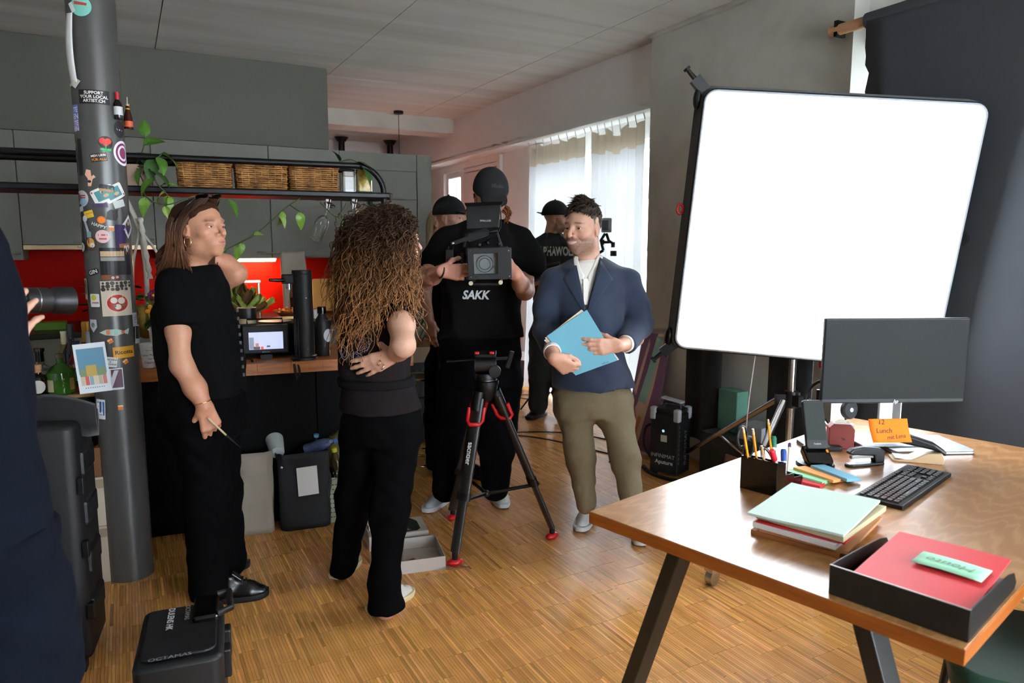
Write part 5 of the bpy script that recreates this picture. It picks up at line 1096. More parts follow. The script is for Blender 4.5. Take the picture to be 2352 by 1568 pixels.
put_text('lettering', 'APEROL', .020, cm('#e8a02a'), ap, None, None, None, fn=lambda u, v: Vector((.0393*math.cos(-1.65+u/.0393), .0393*math.sin(-1.65+u/.0393), .125+v)), bold=.0006)
bottle('liquor_bottle', 'white wine bottle with ivory capsule on the trolley', 'bottle', (-.275, 4.04, zt), [(.036, 0), (.037, .16), (.014, .205), (.013, .23)], mat('wine_yellow', '#7a7238', rough=.08), [(.0155, .215), (.0155, .278)], cm('#cfc4a0'))
bottle('liquor_bottle', 'tall dark wine bottle with black capsule on the trolley', 'bottle', (-.245, 3.99, zt), [(.036, 0), (.037, .18), (.014, .23), (.013, .27)], mat('wine_dark', '#0d1210', rough=.08), [(.0155, .25), (.0155, .315)], cm('#1a1c1e'))
bottle('liquor_bottle', 'sparkling wine bottle with gold foil neck on the trolley', 'bottle', (-.185, 4.07, zt), [(.040, 0), (.042, .16), (.018, .22)], mat('wine_dark', '#fff'), [(.020, .21), (.017, .27), (.019, .31), (.014, .318)], mat('gold_foil', '#b8863a', rough=.3, metal=.8))
bottle('liquor_bottle', 'clear spirit bottle with white capsule on the trolley', 'bottle', (-.165, 3.99, zt), [(.034, 0), (.036, .15), (.016, .20)], gc, [(.0185, .20), (.0185, .275)], cm('#b8c2cc'))
o = MB().prism(rect(.075, .05, .008), .035).build('bandage_pack', mat('bandage', '#c8c0ae', rough=.9, bump=.2), None, bev=.006, loc=(-.385, 3.92, .515), rot=(0, 0, .1)); tag(o, 'cream packet with a red band on the trolley shelf', 'packet'); MB().box((.005, 0, .0175), (.018, .0508, .0362)).build('red_band', red_plastic, o)
for k, (x, c) in enumerate(((-.185, '#c47a1e'), (-.16, '#d89a2c'))):
    bottle('tonic_bottle', ('amber mini bottle lying on the trolley shelf', 'golden mini bottle lying on the trolley shelf')[k], 'bottle', (x, 3.93-.05*k, .540), [(.022, 0), (.022, .07), (.010, .10), (.010, .13)], mat('amber'+c, c, rough=.1, metal=.3)).rotation_euler = (1.45, 0, .6+.3*k)
# ================================================================== floor things beside the column
card = mat('cardboard_white', '#a89a8a', rough=.85, var=.06)
for k, (lab, z0, h) in enumerate((('lower pale cardboard shipping carton behind the column', 0, .262), ('middle pale cardboard shipping carton behind the column', .264, .225))):
    b = thing('carton', lab, 'box', (-.26, 3.78, z0), math.radians(-4)); MB().span((-.16, -.2, 0), (.15, .15, h)).build('carton_body', card, b, bev=.003); MB().box((0, -.2005, h-.03), (.31, .001, .04)).build('tape', mat('parcel_tape', '#8a7a66', rough=.3), b)
    put_text('lettering', 'E' if k else 'Wine', .03, cm('#3a332c'), b, (.0, -.2015, h*.55), (1, 0, 0), (0, 0, 1))
b = thing('carton', 'open brown carton on top of the stacked cartons', 'box', (-.26, 3.78, .490), math.radians(-4))
m = MB()
for a, c in (((-.15, -.19, 0), (.14, -.186, .13)), ((-.15, .14, 0), (.14, .144, .13)), ((-.15, -.186, 0), (-.146, .14, .13)), ((.136, -.186, 0), (.14, .14, .13)), ((-.15, -.19, 0), (.14, .144, .004))): m.span(a, c)
m.build('carton_body', mat('cardboard_brown', '#6b4526', rough=.85), b); MB().quad((.14, -.19, .13), (.14, .14, .13), (.19, .14, .11), (.19, -.19, .11)).build('flap', card, b)
# tall rolling equipment case at the frame edge
hc = thing('rolling_case', 'upright black hard equipment case with latches near the photographer', 'case', (-.33, 2.98, 0), math.radians(-8))
hcm = mat('hard_black', '#0c0d10', rough=.5, var=.2, bump=.05, bscale=120)
MB().prism(rect(.34, .30, .04), .86, (0, 0, .04)).build('shell', hcm, hc, smooth=40, bev=.02)
for z in (.16, .34, .52, .70): MB().span((.150, -.10, z), (.182, .08, z+.09)).build('rib', hcm, hc, bev=.012)
for y in (-.155,):
    for z in (.25, .62): MB().tube([(.02, y, z-.1), (.05, y-.02, z-.08), (.06, y-.02, z+.08), (.02, y, z+.1)], .012, 8).build('handle', black_plastic, hc, smooth=60)
for z in (.22, .45, .68): MB().box((.172, -.13, z), (.02, .03, .06)).build('latch', black_metal, hc, bev=.003)
for s in (-1, 1): MB().cyl((s*.10-.03, .12, .035), (s*.10+.03, .12, .035), .035, n=18).build('wheel', rubber, hc, smooth=40); MB().box((s*.12, -.12, .02), (.05, .05, .04)).build('foot', rubber, hc)
bgp = MB(); bgp.grid(lambda u, v: (-.42+.30*u, 2.93+.02*math.sin(5*u)+.04*v, .94+.05*math.sin(3*u+4*v)-.05*v), 10, 4); o = bgp.build('dark_jacket', fabric_black, None, smooth=180); o.modifiers.new('thick', 'SOLIDIFY').thickness = .04; tag(o, 'crumpled black jacket draped on the upright case', 'jacket')
# lens case in the foreground
lc = thing('lens_case', 'black lens trolley case with white lettering in the foreground', 'case', (.085, 2.27, 0), math.radians(-7))
MB().prism(rect(.235, .36, .03), .315, (0, 0, .03)).build('shell', hcm, lc, smooth=40, bev=.012)
MB().prism(rect(.20, .30, .03), .010, (0, 0, .3455)).build('lid_panel', hcm, lc, bev=.004)
MB().span((.03, .02, .345), (.105, .17, .372)).build('handle_recess', mat('gloss_black', '#000'), lc, bev=.008)
MB().tube([(.10, .165, .37), (.135, .17, .372), (.14, .05, .372), (.10, .03, .37)], .011, 8).build('handle', black_plastic, lc, smooth=60)
MB().box((.125, -.02, .24), (.022, .05, .09)).build('latch', black_plastic, lc, bev=.005); MB().box((.125, .10, .24), (.022, .05, .09)).build('latch', black_plastic, lc, bev=.005)
wl = cm('#c8c8c8')
put_text('lettering', 'DULENS HK', .026, wl, lc, (-.035, .075, .3560), (0, -1, 0), (1, 0, 0), bold=.0005); put_text('lettering', 'OCTAMAS', .020, wl, lc, (.012, .10, .3560), (0, -1, 0), (1, 0, 0)); put_text('lettering', 'OCTAMAS', .024, cm('#8a8a8a'), lc, (-.02, -.1555, .3565), (1, 0, 0), (0, 1, 0))
for s in (-1, 1): MB().cyl((s*.09-.015, .15, .03), (s*.09+.015, .15, .03), .03, n=16).build('wheel', rubber, lc, smooth=40); MB().box((s*.09, -.14, .015), (.03, .03, .03)).build('foot', rubber, lc)
# ================================================================== bags by the island
def bag(name, label, x0, y0, w, d, h, m, rz, flare=.0, seed=1, lean=0, thick=.006, top=None):
    t = thing(name, label, 'bag', (x0, y0, 0), rz); r = random.Random(seed); ph = [r.uniform(0, 6) for _ in range(6)]
    q = rect(w, d, .035, 4); n = len(q); N = 14; g = MB(); vs = []
    for j in range(N+1):
        v = j/N
        for i, (x, y) in enumerate(q):
            k = 1+flare*v; dn = .004*math.sin(9*v+ph[0]+i*1.9)+.005*math.sin(5*v+ph[1]-i*1.55)+.004*math.sin(14*v+ph[2]+i*1.3)
            f = 1+dn/max(.05, math.hypot(x, y))*(.3+v)
            zz = h*v+(top(x/w, y/d) if top and j == N else 0)
            vs.append((x*k*f+lean*v*.3, y*k*f+lean*v, zz))
    fs = [(j*n+i, j*n+(i+1) % n, (j+1)*n+(i+1) % n, (j+1)*n+i) for j in range(N) for i in range(n)]+[tuple(range(n-1, -1, -1))]
    g._add(vs, fs); o = g.build('bag_body', m, t, smooth=180); s = o.modifiers.new('thick', 'SOLIDIFY'); s.thickness = thick
    return t
canvas = mat('canvas', '#8f8577', rough=.95, var=.08, bump=.15, bscale=250)
b1 = bag('shopping_bag', 'natural canvas shopping bag standing against the island', .515, 3.905, .235, .17, .44, canvas, math.radians(-9), .02, 3)
MB().tube(spline([(-.06, .06, .43), (-.07, .03, .52), (-.09, -.05, .40), (-.085, -.088, .30)], 6), .011, 6, flat=.3).build('strap', fabric_black, b1, smooth=180)
bb = mat('black_bag', '#1b1c1f', rough=.7, var=.15, bump=.1, bscale=120)
b2 = bag('recycling_bag', 'black recycling bag with a white label full of bottles', .790, 3.87, .255, .20, .42, bb, math.radians(-7), .07, 8)
MB().box((.012, -.117, .27), (.105, .002, .155), Matrix.Rotation(-.04, 3, 'Y')).build('paper_label', paper_white, b2); MB().sphere((-.115, -.106, .355), .008).build('snap', chrome, b2, smooth=180)
for k in range(5):
    pass
bl = mat('pet_blue', '#8aa0d8', rough=.1, trans=.7)
for lab, p, rt, m_ in (('crushed blue tinted water bottle lying in the black bag', (.80, 3.86, .41), (1.3, .2, 1.2), bl), ('upright water bottle with light blue cap in the black bag', (.875, 3.92, .30), (.1, 0, 0), mat('pet_dark', '#2a3038', rough=.1, trans=.4))):
    t = bottle('plastic_bottle', lab, 'bottle', p, [(.026, 0), (.03, .01), (.028, .05), (.031, .10), (.030, .12), (.012, .155), (.011, .165)], m_, [(.014, .163), (.014, .18)], mat('cap'+lab[:5], '#4a6ad0' if 'crushed' in lab else '#6aa0c8', rough=.4)); t.rotation_euler = rt
o = MB().lathe([(.036, 0), (.036, .002), (.047, .115), (.0445, .115), (.034, .004)], n=28).build('paper_cup', mat('cup_pale', '#c0c8ca', rough=.7), None, smooth=40, loc=(.655, 3.84, .42), rot=(-1.1, .5, .2)); tag(o, 'empty white paper cup lying on the black recycling bag', 'cup')
# white perforated basket with bottles
pk = thing('laundry_basket', 'pale perforated plastic basket holding recycling', 'basket', (1.04, 3.87, 0), math.radians(-8))
pm = mat('pale_green_plastic', '#9aa088', rough=.5)
m = MB(); nx = 14; nz = 12; W2, D2, Hh = .27, .18, .25; hole = MB()
m.prism(rect(W2, D2, .03, 4), .006)
o = None
g = MB(); q = rect(W2, D2, .03, 4); n = len(q); g._add([(x, y, 0) for x, y in q]+[(x*1.06, y*1.06, Hh) for x, y in q], [(i, (i+1) % n, n+(i+1) % n, n+i) for i in range(n)]+[tuple(range(n-1, -1, -1))]); o = g.build('basket_wall', pm, pk, smooth=40); o.modifiers.new('thick', 'SOLIDIFY').thickness = .003
hl = MB()
for j in range(8):
    for i in range(15):
        x = -W2/2+.025+i*(W2-.05)/14; z = .03+j*.026; k = 1+.06*z/Hh; hl.quad((x*k-.0045, -D2/2*k-.0022, z), (x*k+.0045, -D2/2*k-.0022, z), (x*k+.0045, -D2/2*k-.0022, z+.005), (x*k-.0045, -D2/2*k-.0022, z+.005))
o = hl.build('slots', black_plastic, pk); o['kind'] = 'stuff'
MB().tube([(x*1.07, y*1.07, Hh) for x, y in q], .006, 6, closed=True).build('rim', pm, pk, smooth=180)
sk = MB(); 
def skf(u, v): a = PI*(u*1.0); return (.955+.17*u, 3.86+.05*math.sin(3*v), .26+.20*math.sin(PI*(.1+.8*u))*(.4+.6*v)+.01*math.sin(13*u)*v)
bs = thing('plastic_sack', 'crinkled clear green rubbish sack bulging out of the basket', 'bag', (1.0, 3.9, .25), world=True)
g = MB(); g.sphere((1.0, 3.90, .365), (.088, .055, .115), 20, 14); 
for i, v in enumerate(g.v): k = 1+.06*math.sin(i*1.7)+.05*math.sin(i*.37); g.v[i] = (1.0+(v[0]-1.0)*k, 3.90+(v[1]-3.9)*k, .365+(v[2]-.365)*k)
g.build('sack', mat('green_film', '#6e6a38', rough=.15, trans=.3, var=.2), bs, smooth=180)
t = bottle('plastic_bottle', 'clear drink bottle with yellow cap in the basket', 'bottle', (.965, 3.80, .255), [(.028, 0), (.030, .01), (.029, .09), (.012, .14), (.011, .15)], gc, [(.0145, .148), (.0145, .17)], cm('#b8b02a')); t.rotation_euler = (.1, -.15, 0)
bx = MB().box((0, 0, 0), (.075, .05, .19)).build('juice_carton', mat('magenta_print', '#a81e58', rough=.5, var=.15), None, bev=.003, loc=(1.075, 3.815, .345), rot=(.15, .28, 0)); tag(bx, 'magenta printed drink carton in the basket', 'carton'); MB().box((0, -.0255, .0), (.06, .001, .012)).build('stripe', cm('#5a6ac0'), bx); MB().lathe([(.016, 0), (.016, .001)], (0, -.0256, -.03), (0, -1, 0), 16).build('emblem', cm('#d8d8e8'), bx)
# boxes in front of the tripod
def tray(name, label, corners, h, m, th=.004, inner=True):
    c = [Vector((*p, 0)) for p in corners]; ctr_ = sum(c, Vector())/4
    t = thing(name, label, 'box', ctr_, world=True); g = MB(); n = 4
    inn = [p+(ctr_-p).normalized()*th*1.5 for p in c]
    up = Vector((0, 0, h))
    vs = c+[p+up for p in c]+[p+up for p in inn]+[p+Vector((0, 0, .004)) for p in inn]
    fs = [(3, 2, 1, 0)]
    for i in range(4): j = (i+1) % 4; fs += [(i, j, 4+j, 4+i), (4+i, 4+j, 8+j, 8+i), (8+i, 8+j, 12+j, 12+i)]
    fs.append((12, 13, 14, 15)); g._add(vs, fs); g.build('tray', m, t)
    return t
wcb = mat('white_card', '#b4aaa0', rough=.75, var=.05)
tr2 = tray('box_lid', 'open white cardboard box lid with wrapping film on the floor', [(1.035, 3.015), (1.245, 2.975), (1.300, 3.235), (1.085, 3.275)], .062, wcb)
o = MB().box((0, 0, 0), (.09, .05, .02)).build('sweet_packet', mat('red_packet', '#8a2a28', rough=.4, var=.2), None, bev=.006, loc=(1.105, 3.06, .02), rot=(.1, .1, .5)); tag(o, 'small dark red packet inside the open box lid', 'packet')
pbx = thing('paper_box', 'white copy paper box with dark green Black Label print', 'box', (1.15, 3.40, 0), math.radians(-10))
MB().span((-.15, -.10, 0), (.15, .10, .075)).build('box', wcb, pbx, bev=.002); MB().prism([(-.02, -.085), (.095, -.085), (.115, -.06), (.115, .04), (.085, .095), (-.02, .095)], .001, (0, 0, .0751)).build('dark_panel', cm('#1c2620'), pbx)
put_text('lettering', 'Black Label', .034, cm('#d0d0c8'), pbx, (.035, .0, .0767), (.28, -.96, 0), (.96, .28, 0)); put_text('lettering', 'Premium', .026, cm('#4a4440'), pbx, (.02, -.1012, .045), (1, 0, 0), (0, 0, 1))
b4 = thing('paper_box', 'white copy paper box with red print behind the woman', 'box', (1.065, 3.47, 0), math.radians(4)); MB().span((-.06, -.06, 0), (.0, .06, .10)).build('box', wcb, b4, bev=.002)
for k in range(3): MB().box((-.03, -.0605, .03+.025*k), (.03-.006*k, .001, .008)).build('print', cm('#b03030'), b4)
fl_ = MB(); fl_.grid(lambda u, v: (1.19+.16*u, 2.955+.06*v-.05*u, .004+.012*abs(math.sin(7*u+3*v))*math.sin(PI*u)), 14, 6); o = fl_.build('wrapping_film', glass('film', '#f6f6f6', rough=.1), None, smooth=180); tag(o, 'crumpled clear wrapping film on the floor by the box lid', 'film')
# ================================================================== far left overs: crates, platform, poster, light controller, cables
for k, (z, lab) in enumerate(((.06, 'lower black plastic folding crate beyond the camera operator'), (.335, 'upper black plastic folding crate beyond the camera operator'))):
    c = thing('plastic_crate', lab, 'crate', (2.02, 5.35, z), math.radians(-12), group='black crates'); cr = mat('crate_black', '#111214', rough=.45)
    MB().span((-.25, -.18, 0), (.25, .18, .27)).build('shell', cr, c, bev=.006)
    for i in range(10): MB().span((-.24+.05*i, -.186, .03), (-.225+.05*i, -.18, .22)).build('rib', mat('crate_rib', '#1d1f22', rough=.4), c)
    MB().span((-.25, -.19, .24), (.25, -.18, .27)).build('rim', cr, c); MB().box((.15, -.187, .035), (.09, .002, .018)).build('paper_label', cm('#c8c8c8'), c)
cx = thing('cardboard_box', 'open cardboard box on top of the black crates', 'box', (2.02, 5.35, .607), math.radians(-12)); kb_ = mat('kraft_card', '#9c7a56', rough=.85)
MB().span((-.2, -.15, 0), (.2, .15, .12)).build('box', mat('kraft_pale', '#b09c82', rough=.85), cx); MB().quad((-.2, -.15, .12), (.2, -.15, .12), (.26, -.22, .20), (-.14, -.22, .20)).build('flap', kb_, cx)
pf = thing('low_platform', 'low dark grey platform on the floor under the crates', 'platform', (2.0, 5.35, 0), math.radians(-12)); MB().span((-.45, -.30, .02), (.55, .30, .055)).build('deck', mat('grey_deck', '#3c3f42', rough=.7), pf, bev=.004)
for x in (-.4, .5): MB().span((x-.03, -.28, 0), (x+.03, .28, .02)).build('runner', black_metal, pf)
ot = thing('side_stool', 'slim brass framed stool leaning behind the curly haired woman', 'stool', (1.72, 4.55, 0)); brass = mat('pale_brass', '#c8b888', rough=.25, metal=.9)
for z in (.62, .03): MB().tube([(.13*math.cos(a), .13*math.sin(a), z) for a in np.linspace(0, 2*PI, 25)[:-1]], .010, 8, closed=True).build('ring', brass, ot, smooth=180)
for a in (.5, 2.6, 4.7): MB().cyl((.13*math.cos(a), .13*math.sin(a), .02), (.13*math.cos(a), .13*math.sin(a), .62), .008, n=10).build('leg', brass, ot, smooth=40)
MB().lathe([(.12, 0), (.12, .015)], (0, 0, .61), n=28).build('seat', black_metal, ot, smooth=40)
palm = thing('palm_plant', 'feathery green areca palm behind the curly haired woman', 'plant', (1.66, 4.86, 0), world=True); r9 = random.Random(3)
MB().lathe([(.11, 0), (.14, .26), (.13, .26)], (1.66, 4.86, 0), n=24).build('pot', mat('pot_dark', '#2c2c2e', rough=.6), palm, smooth=40)
fr_m = mat('palm_green', '#3f5c22', rough=.5, var=.3)
for k in range(12):
    a = k*2.4; top = Vector((1.66+.30*math.cos(a), 4.81+.28*math.sin(a)-.10, 1.15+.25*r9.random())); sp = spline([(1.66, 4.86, .25), (1.66+.08*math.cos(a), 4.86+.08*math.sin(a), .95), top, top+Vector((.12*math.cos(a), .12*math.sin(a)-.05, -.28))], 8)
    m = MB(); m.tube(sp, .004, 4)
    for i in range(9, len(sp)-1):
        d = (sp[i+1]-sp[i]).normalized(); s = d.cross(Vector((0, 0, 1))).normalized()
        for sg in (-1, 1):
            p = sp[i]; q = p+s*sg*.10+d*.10-Vector((0, 0, .05)); w = d*.007; m._add([p-w, p+w, (p+q)/2+w*1.2+Vector((0, 0, .01)), q, (p+q)/2-w*1.2+Vector((0, 0, .01))], [(0, 1, 2, 3, 4)])
    o = m.build('frond', fr_m, palm, smooth=180)
# poster board leaning on the pier
pb_ = thing('poster_board', 'tall leaning picture board in purple, peach and teal shapes', 'picture', (3.42, 4.05, 0), world=True)
b0, b1_, t1, t0 = [Vector(p) for p in ((3.22, 4.24, 0), (3.26, 3.97, 0), (3.485, 4.03, .86), (3.445, 4.30, .86))]
nn_ = (b1_-b0).cross(t0-b0).normalized(); nn_ = nn_ if nn_.x < 0 else -nn_
def pbl(u, v, d=0): return b0*(1-u)*(1-v)+b1_*u*(1-v)+t1*u*v+t0*(1-u)*v+nn_*d
g = MB(); c8 = [pbl(u, v, d) for d in (-.012, 0) for u, v in ((0, 0), (1, 0), (1, 1), (0, 1))]; g._add(c8, [(3, 2, 1, 0), (4, 5, 6, 7), (0, 1, 5, 4), (1, 2, 6, 5), (2, 3, 7, 6), (3, 0, 4, 7)]); g.build('board', cm('#77506e'), pb_)
for k, (poly, c) in enumerate((([(.0, .0), (1, 0), (1, .02), (0, .02)], '#b8a89c'), ([(.12, .02), (.5, .02), (.72, .55), (.80, 1), (.55, 1), (.50, .6), (.20, .35)], '#c8a48a'), ([(.26, .42), (.55, .40), (.62, .6), (.78, .98), (.52, .98), (.42, .70)], '#8ab0a4'), ([(0, .1), (.14, .02), (.3, .26), (.12, .45), (0, .42)], '#a83a48'), ([(.18, .04), (.34, .04), (.5, .28), (.38, .30)], '#c07a4a'), ([(.06, .5), (.16, .46), (.34, .9), (.28, .95)], '#c49a94'))):
    MB().quad(*[pbl(u, v, .0008+.0004*k) for u, v in poly]).build('print', cm(c), pb_)
ct = thing('light_controller', 'black light control unit reading INFINIMAT beside the poster board', 'control box', (3.13, 3.60, 0), math.radians(-68))
cbm = mat('control_black', '#17191c', rough=.5, var=.1)
MB().span((-.10, -.09, .02), (.10, .09, .42)).build('body', cbm, ct, bev=.008); MB().prism([(-.095, -.085), (.095, -.085), (.095, .085), (-.095, .085)], .03, (0, 0, .42)).build('top', cbm, ct, bev=.01)
grey_c = mat('corner_grey', '#a8acae', rough=.45)
for x in (-.085, .085):
    for y in (-.075, .075): MB().box((x, y, .415), (.045, .045, .085)).build('corner_guard', grey_c, ct, bev=.012)
MB().tube([(-.05, .0, .45), (-.05, 0, .485), (.07, 0, .485), (.07, 0, .45)], .012, 8).build('handle', cbm, ct, smooth=60); MB().box((.01, 0, .50), (.15, .06, .012), Matrix.Rotation(.12, 3, 'Y')).build('handle_pad', grey_c, ct, bev=.004)
put_text('lettering', 'INFINIMAT', .036, cm('#b8bcc0'), ct, (-.005, -.0912, .135), (1, 0, 0), (0, 0, 1)); put_text('lettering', 'Aputure', .038, cm('#c8ccd0'), ct, (.005, -.0912, .095), (1, 0, 0), (0, 0, 1), bold=.0006); put_text('lettering', 'INFINIMAT', .050, cm('#a8acb0'), ct, (.1012, .02, .19), (0, 0, 1), (0, -1, 0))
for k, c in enumerate(('#3060e0', '#30c060', '#e0d030', '#e03050')): MB().lathe([(.010-.002*k, 0), (.010-.002*k, .001)], (-.005, -.0905-.0003*k, .305), (0, -1, 0), 16).build('colour_dial', mat('dial'+c, c, rough=.4, emit=.8), ct)
MB().box((.0, -.091, .255), (.045, .001, .045)).build('rating_plate', cm('#b8b4a8'), ct)
MB().tube(spline([(-.10, -.05, .33), (-.15, -.06, .30), (-.16, -.06, .18), (-.10, -.07, .10)], 6), .009, 8).build('cable', rubber, ct, smooth=180)
for i in range(9): MB().box((.1005, -.07+.0, .10+.03*i), (.002, .012, .018)).build('vent', mat('vent_grey', '#5a5e62', rough=.4), ct)
# low shelf clutter and flags behind the stand
fg = MB(); fg.grid(lambda u, v: (3.36+.03*math.sin(6*u), 3.72-.34*u, 1.25-1.05*v), 10, 6); o = fg.build('black_flag', fabric_black, None, smooth=180); o.modifiers.new('thick', 'SOLIDIFY').thickness = .01; tag(o, 'black cloth flag hanging behind the light controller', 'cloth')
fg = MB(); fg.grid(lambda u, v: (3.20+.02*math.sin(6*u), 2.86-.30*u, 1.15-1.14*v), 8, 6); o = fg.build('black_flag', fabric_black, None, smooth=180); o.modifiers.new('thick', 'SOLIDIFY').thickness = .01; tag(o, 'black cloth flag hanging right behind the light stand', 'cloth')
for lab, p, s_, rz, c in (('green ribbed storage box behind the light controller', (3.36, 3.27, .36), (.10, .16, .26), 0, '#5a8a78'), ('low dark media cabinet against the pier', (3.33, 3.10, .17), (.30, .55, .34), 0, '#2a2c2c'), ('white console on the media cabinet', (3.34, 3.05, .385), (.18, .16, .09), .2, '#8a8e90')):
    o = MB().box((0, 0, 0), s_).build('storage_box' if 'green' in lab else 'media_cabinet' if 'cabinet against' in lab else 'game_console', mat('clutter'+c, c, rough=.6), None, bev=.005, loc=p if 'green' not in lab else (3.36, 3.28, .4705), rot=(0, 0, rz)); tag(o, lab, 'storage')
for lab, c, y, z, h in (('framed print with orange figures leaning on the cabinet', '#7a5240', 3.02, .0, .26), ('pale wooden picture frame leaning on the cabinet', '#a8927a', 2.88, .0, .30)):
    t = thing('picture_frame', lab, 'picture', (3.12, y, z)); MB().box((0, 0, h/2), (.02, .16, h), Matrix.Rotation(.12, 3, 'Y')).build('frame', mat('frame'+c, c, rough=.6), t, bev=.003); MB().box((-.012, 0, h/2), (.004, .12, h-.05), Matrix.Rotation(.12, 3, 'Y')).build('picture', ramp_mat('pic'+c, [(.3, '#2c2c2c'), (.5, c), (.7, '#c8a88a')], scale=20), t)
def cable(label, pts, r=.005, m=rubber, name='floor_cable', cat='cable'):
    o = MB().tube(spline(pts, 8), r, 6); tag(o.build(name, m, None, smooth=180), label, cat)
zf = .006
cable('black cable crossing the floor behind the tripod', [(1.879,4.909,0.006), (2.176,4.858,0.006), (2.658,4.915,0.006), (2.892,4.570,0.006), (3.029,4.136,0.006)])
cable('black cable running past the tripod toward the window', [(2.413,5.047,0.006), (2.772,4.978,0.006), (3.100,4.770,0.006), (3.254,4.447,0.006)])
cable('thin brown cable loop on the far floor', [(3.705,6.196,0.006), (3.409,6.305,0.006), (3.378,6.201,0.006), (3.489,6.001,0.006)], .004, mat('brown_cable', '#3a2a1e', rough=.6))
cable('black coiled cable at the foot of the light controller', [(2.915,3.979,0.006), (3.085,4.106,0.006), (3.115,3.991,0.006), (2.949,3.824,0.006), (2.834,3.843,0.030), (3.029,4.006,0.030), (3.014,3.837,0.030), (3.007,3.709,0.020), (3.044,3.617,0.010)], .006)
cable('thick black supply hose along the floor by the controller', [(3.045,3.765,0.014), (2.997,3.628,0.014), (3.009,3.489,0.014), (3.061,3.362,0.014)], .012)
# wine carton near the far door
wcx = thing('wine_carton', 'white and maroon printed carton tilted by the far door', 'box', (3.870,7.052,0.000), math.radians(20)); MB().box((0, 0, .17), (.17, .14, .32), Matrix.Rotation(.18, 3, 'Y')).build('carton', paper_white, wcx, bev=.003)
MB().box((-.004, -.071, .13), (.165, .003, .20), Matrix.Rotation(.18, 3, 'Y')).build('maroon_print', cm('#4a1e34'), wcx); MB().box((.06, -.0725, .15), (.012, .002, .13), Matrix.Rotation(.18, 3, 'Y')).build('white_print', cm('#c8c0c4'), wcx)
# pendant, pipes
pd = thing('pendant_lamp', 'pink glowing pendant hanging behind the tall cabinet', 'lamp', (2.861, 8.05, 2.0), world=True)
MB().lathe([(.055, 0), (.055, .03)], (2.861, 8.05, ZC-.031), n=24).build('canopy', black_metal, pd, smooth=40); MB().cyl((2.861, 8.05, 1.62), (2.861, 8.05, ZC-.03), .004, n=6).build('cable', black_metal, pd); MB().sphere((2.861, 8.05, 1.5), .12, 20, 14).build('globe', mat('pink_globe', '#ffb0a4', rough=.5, emit=14), pd, smooth=180)
for x, y, w in ((2.807, 10.3, 'first'), (3.52, 10.3, 'second')):
    t = thing('ceiling_pipe', ('black drop pipe from the far ceiling nearer the grey bulkhead' if w == 'first' else 'black drop pipe from the far ceiling nearer the window wall'), 'pipe', (x, y, 0), world=True); MB().cyl((x, y, 0), (x, y, ZC-.06), .045, n=20).build('pipe', black_metal, t, smooth=40); MB().lathe([(.10, 0), (.06, -.06)], (x, y, ZC-.002), n=20).build('flange', black_metal, t, smooth=40)
# curtains
def sheer(name, tint):
    m, N, L, b = _new(name); out = N['Material Output']; tl = N.new('ShaderNodeBsdfTranslucent'); mx = N.new('ShaderNodeMixShader'); mx.inputs[0].default_value = .17
    nz = N.new('ShaderNodeTexNoise'); nz.inputs['Scale'].default_value = 90; rp = N.new('ShaderNodeMix'); rp.data_type = 'RGBA'; rp.inputs[6].default_value = tuple(.80*q for q in tint)+(1,); rp.inputs[7].default_value = tuple(.93*q for q in tint)+(1,); L.new(nz.outputs[0], rp.inputs[0])
    L.new(rp.outputs[2], b.inputs['Base Color']); L.new(rp.outputs[2], tl.inputs[0]); b.inputs['Roughness'].default_value = .9
    L.new(b.outputs[0], mx.inputs[1]); L.new(tl.outputs[0], mx.inputs[2]); L.new(mx.outputs[0], out.inputs[0]); return m
def curtain(y0, y1, zt_, label, drop, sag):
    t = thing('curtain', label, 'curtain', (3.68, (y0+y1)/2, .02), world=True, group='white window curtains')
    m = sheer('sheer_'+str(y0), (1, 1, 1)); hd_m = sheer('header_'+str(y0), (.86, .74, .58))
    n = 7
    def f(u, v):
        ph = u*n*2*PI; hook = abs(math.sin(ph/4)); top = zt_-sag(u)*(1-v)**6
        return (3.70+.035*math.sin(ph)*(.5+.5*v)+.012*math.sin(2.3*ph+1)*v, y0+(y1-y0)*u+.03*math.sin(ph*.5+5*v)*v+drop*v*(u-.5), top-(zt_-.03-sag(u)*(1-v)**6)*v)
    g = MB(); g.grid(lambda u, v: f(u, v*.075), 84, 3); g.build('header_band', hd_m, t, smooth=180)
    g = MB(); g.grid(lambda u, v: f(u, .075+v*.925), 84, 36); g.build('sheer', m, t, smooth=180)
    for k in range(8):
        u = k/7; p = f(u, 0); MB().cyl((3.68, p[1], 2.55), p, .004, n=6).build('hook', steel, t)
curtain(5.50, 6.50, 2.50, 'white sheer curtain further from the pier', .10, lambda u: .03*abs(math.sin(u*PI*5)))
curtain(4.66, 5.40, 2.50, 'white sheer curtain next to the concrete pier', -.06, lambda u: .08*math.sin(PI*u)*abs(math.sin(u*PI*3)))
tag(MB().cyl((3.68, 4.36, 2.552), (3.68, 8.9, 2.552), .003, n=6).build('curtain_wire', steel), 'thin steel curtain wire under the lintel', 'wire')

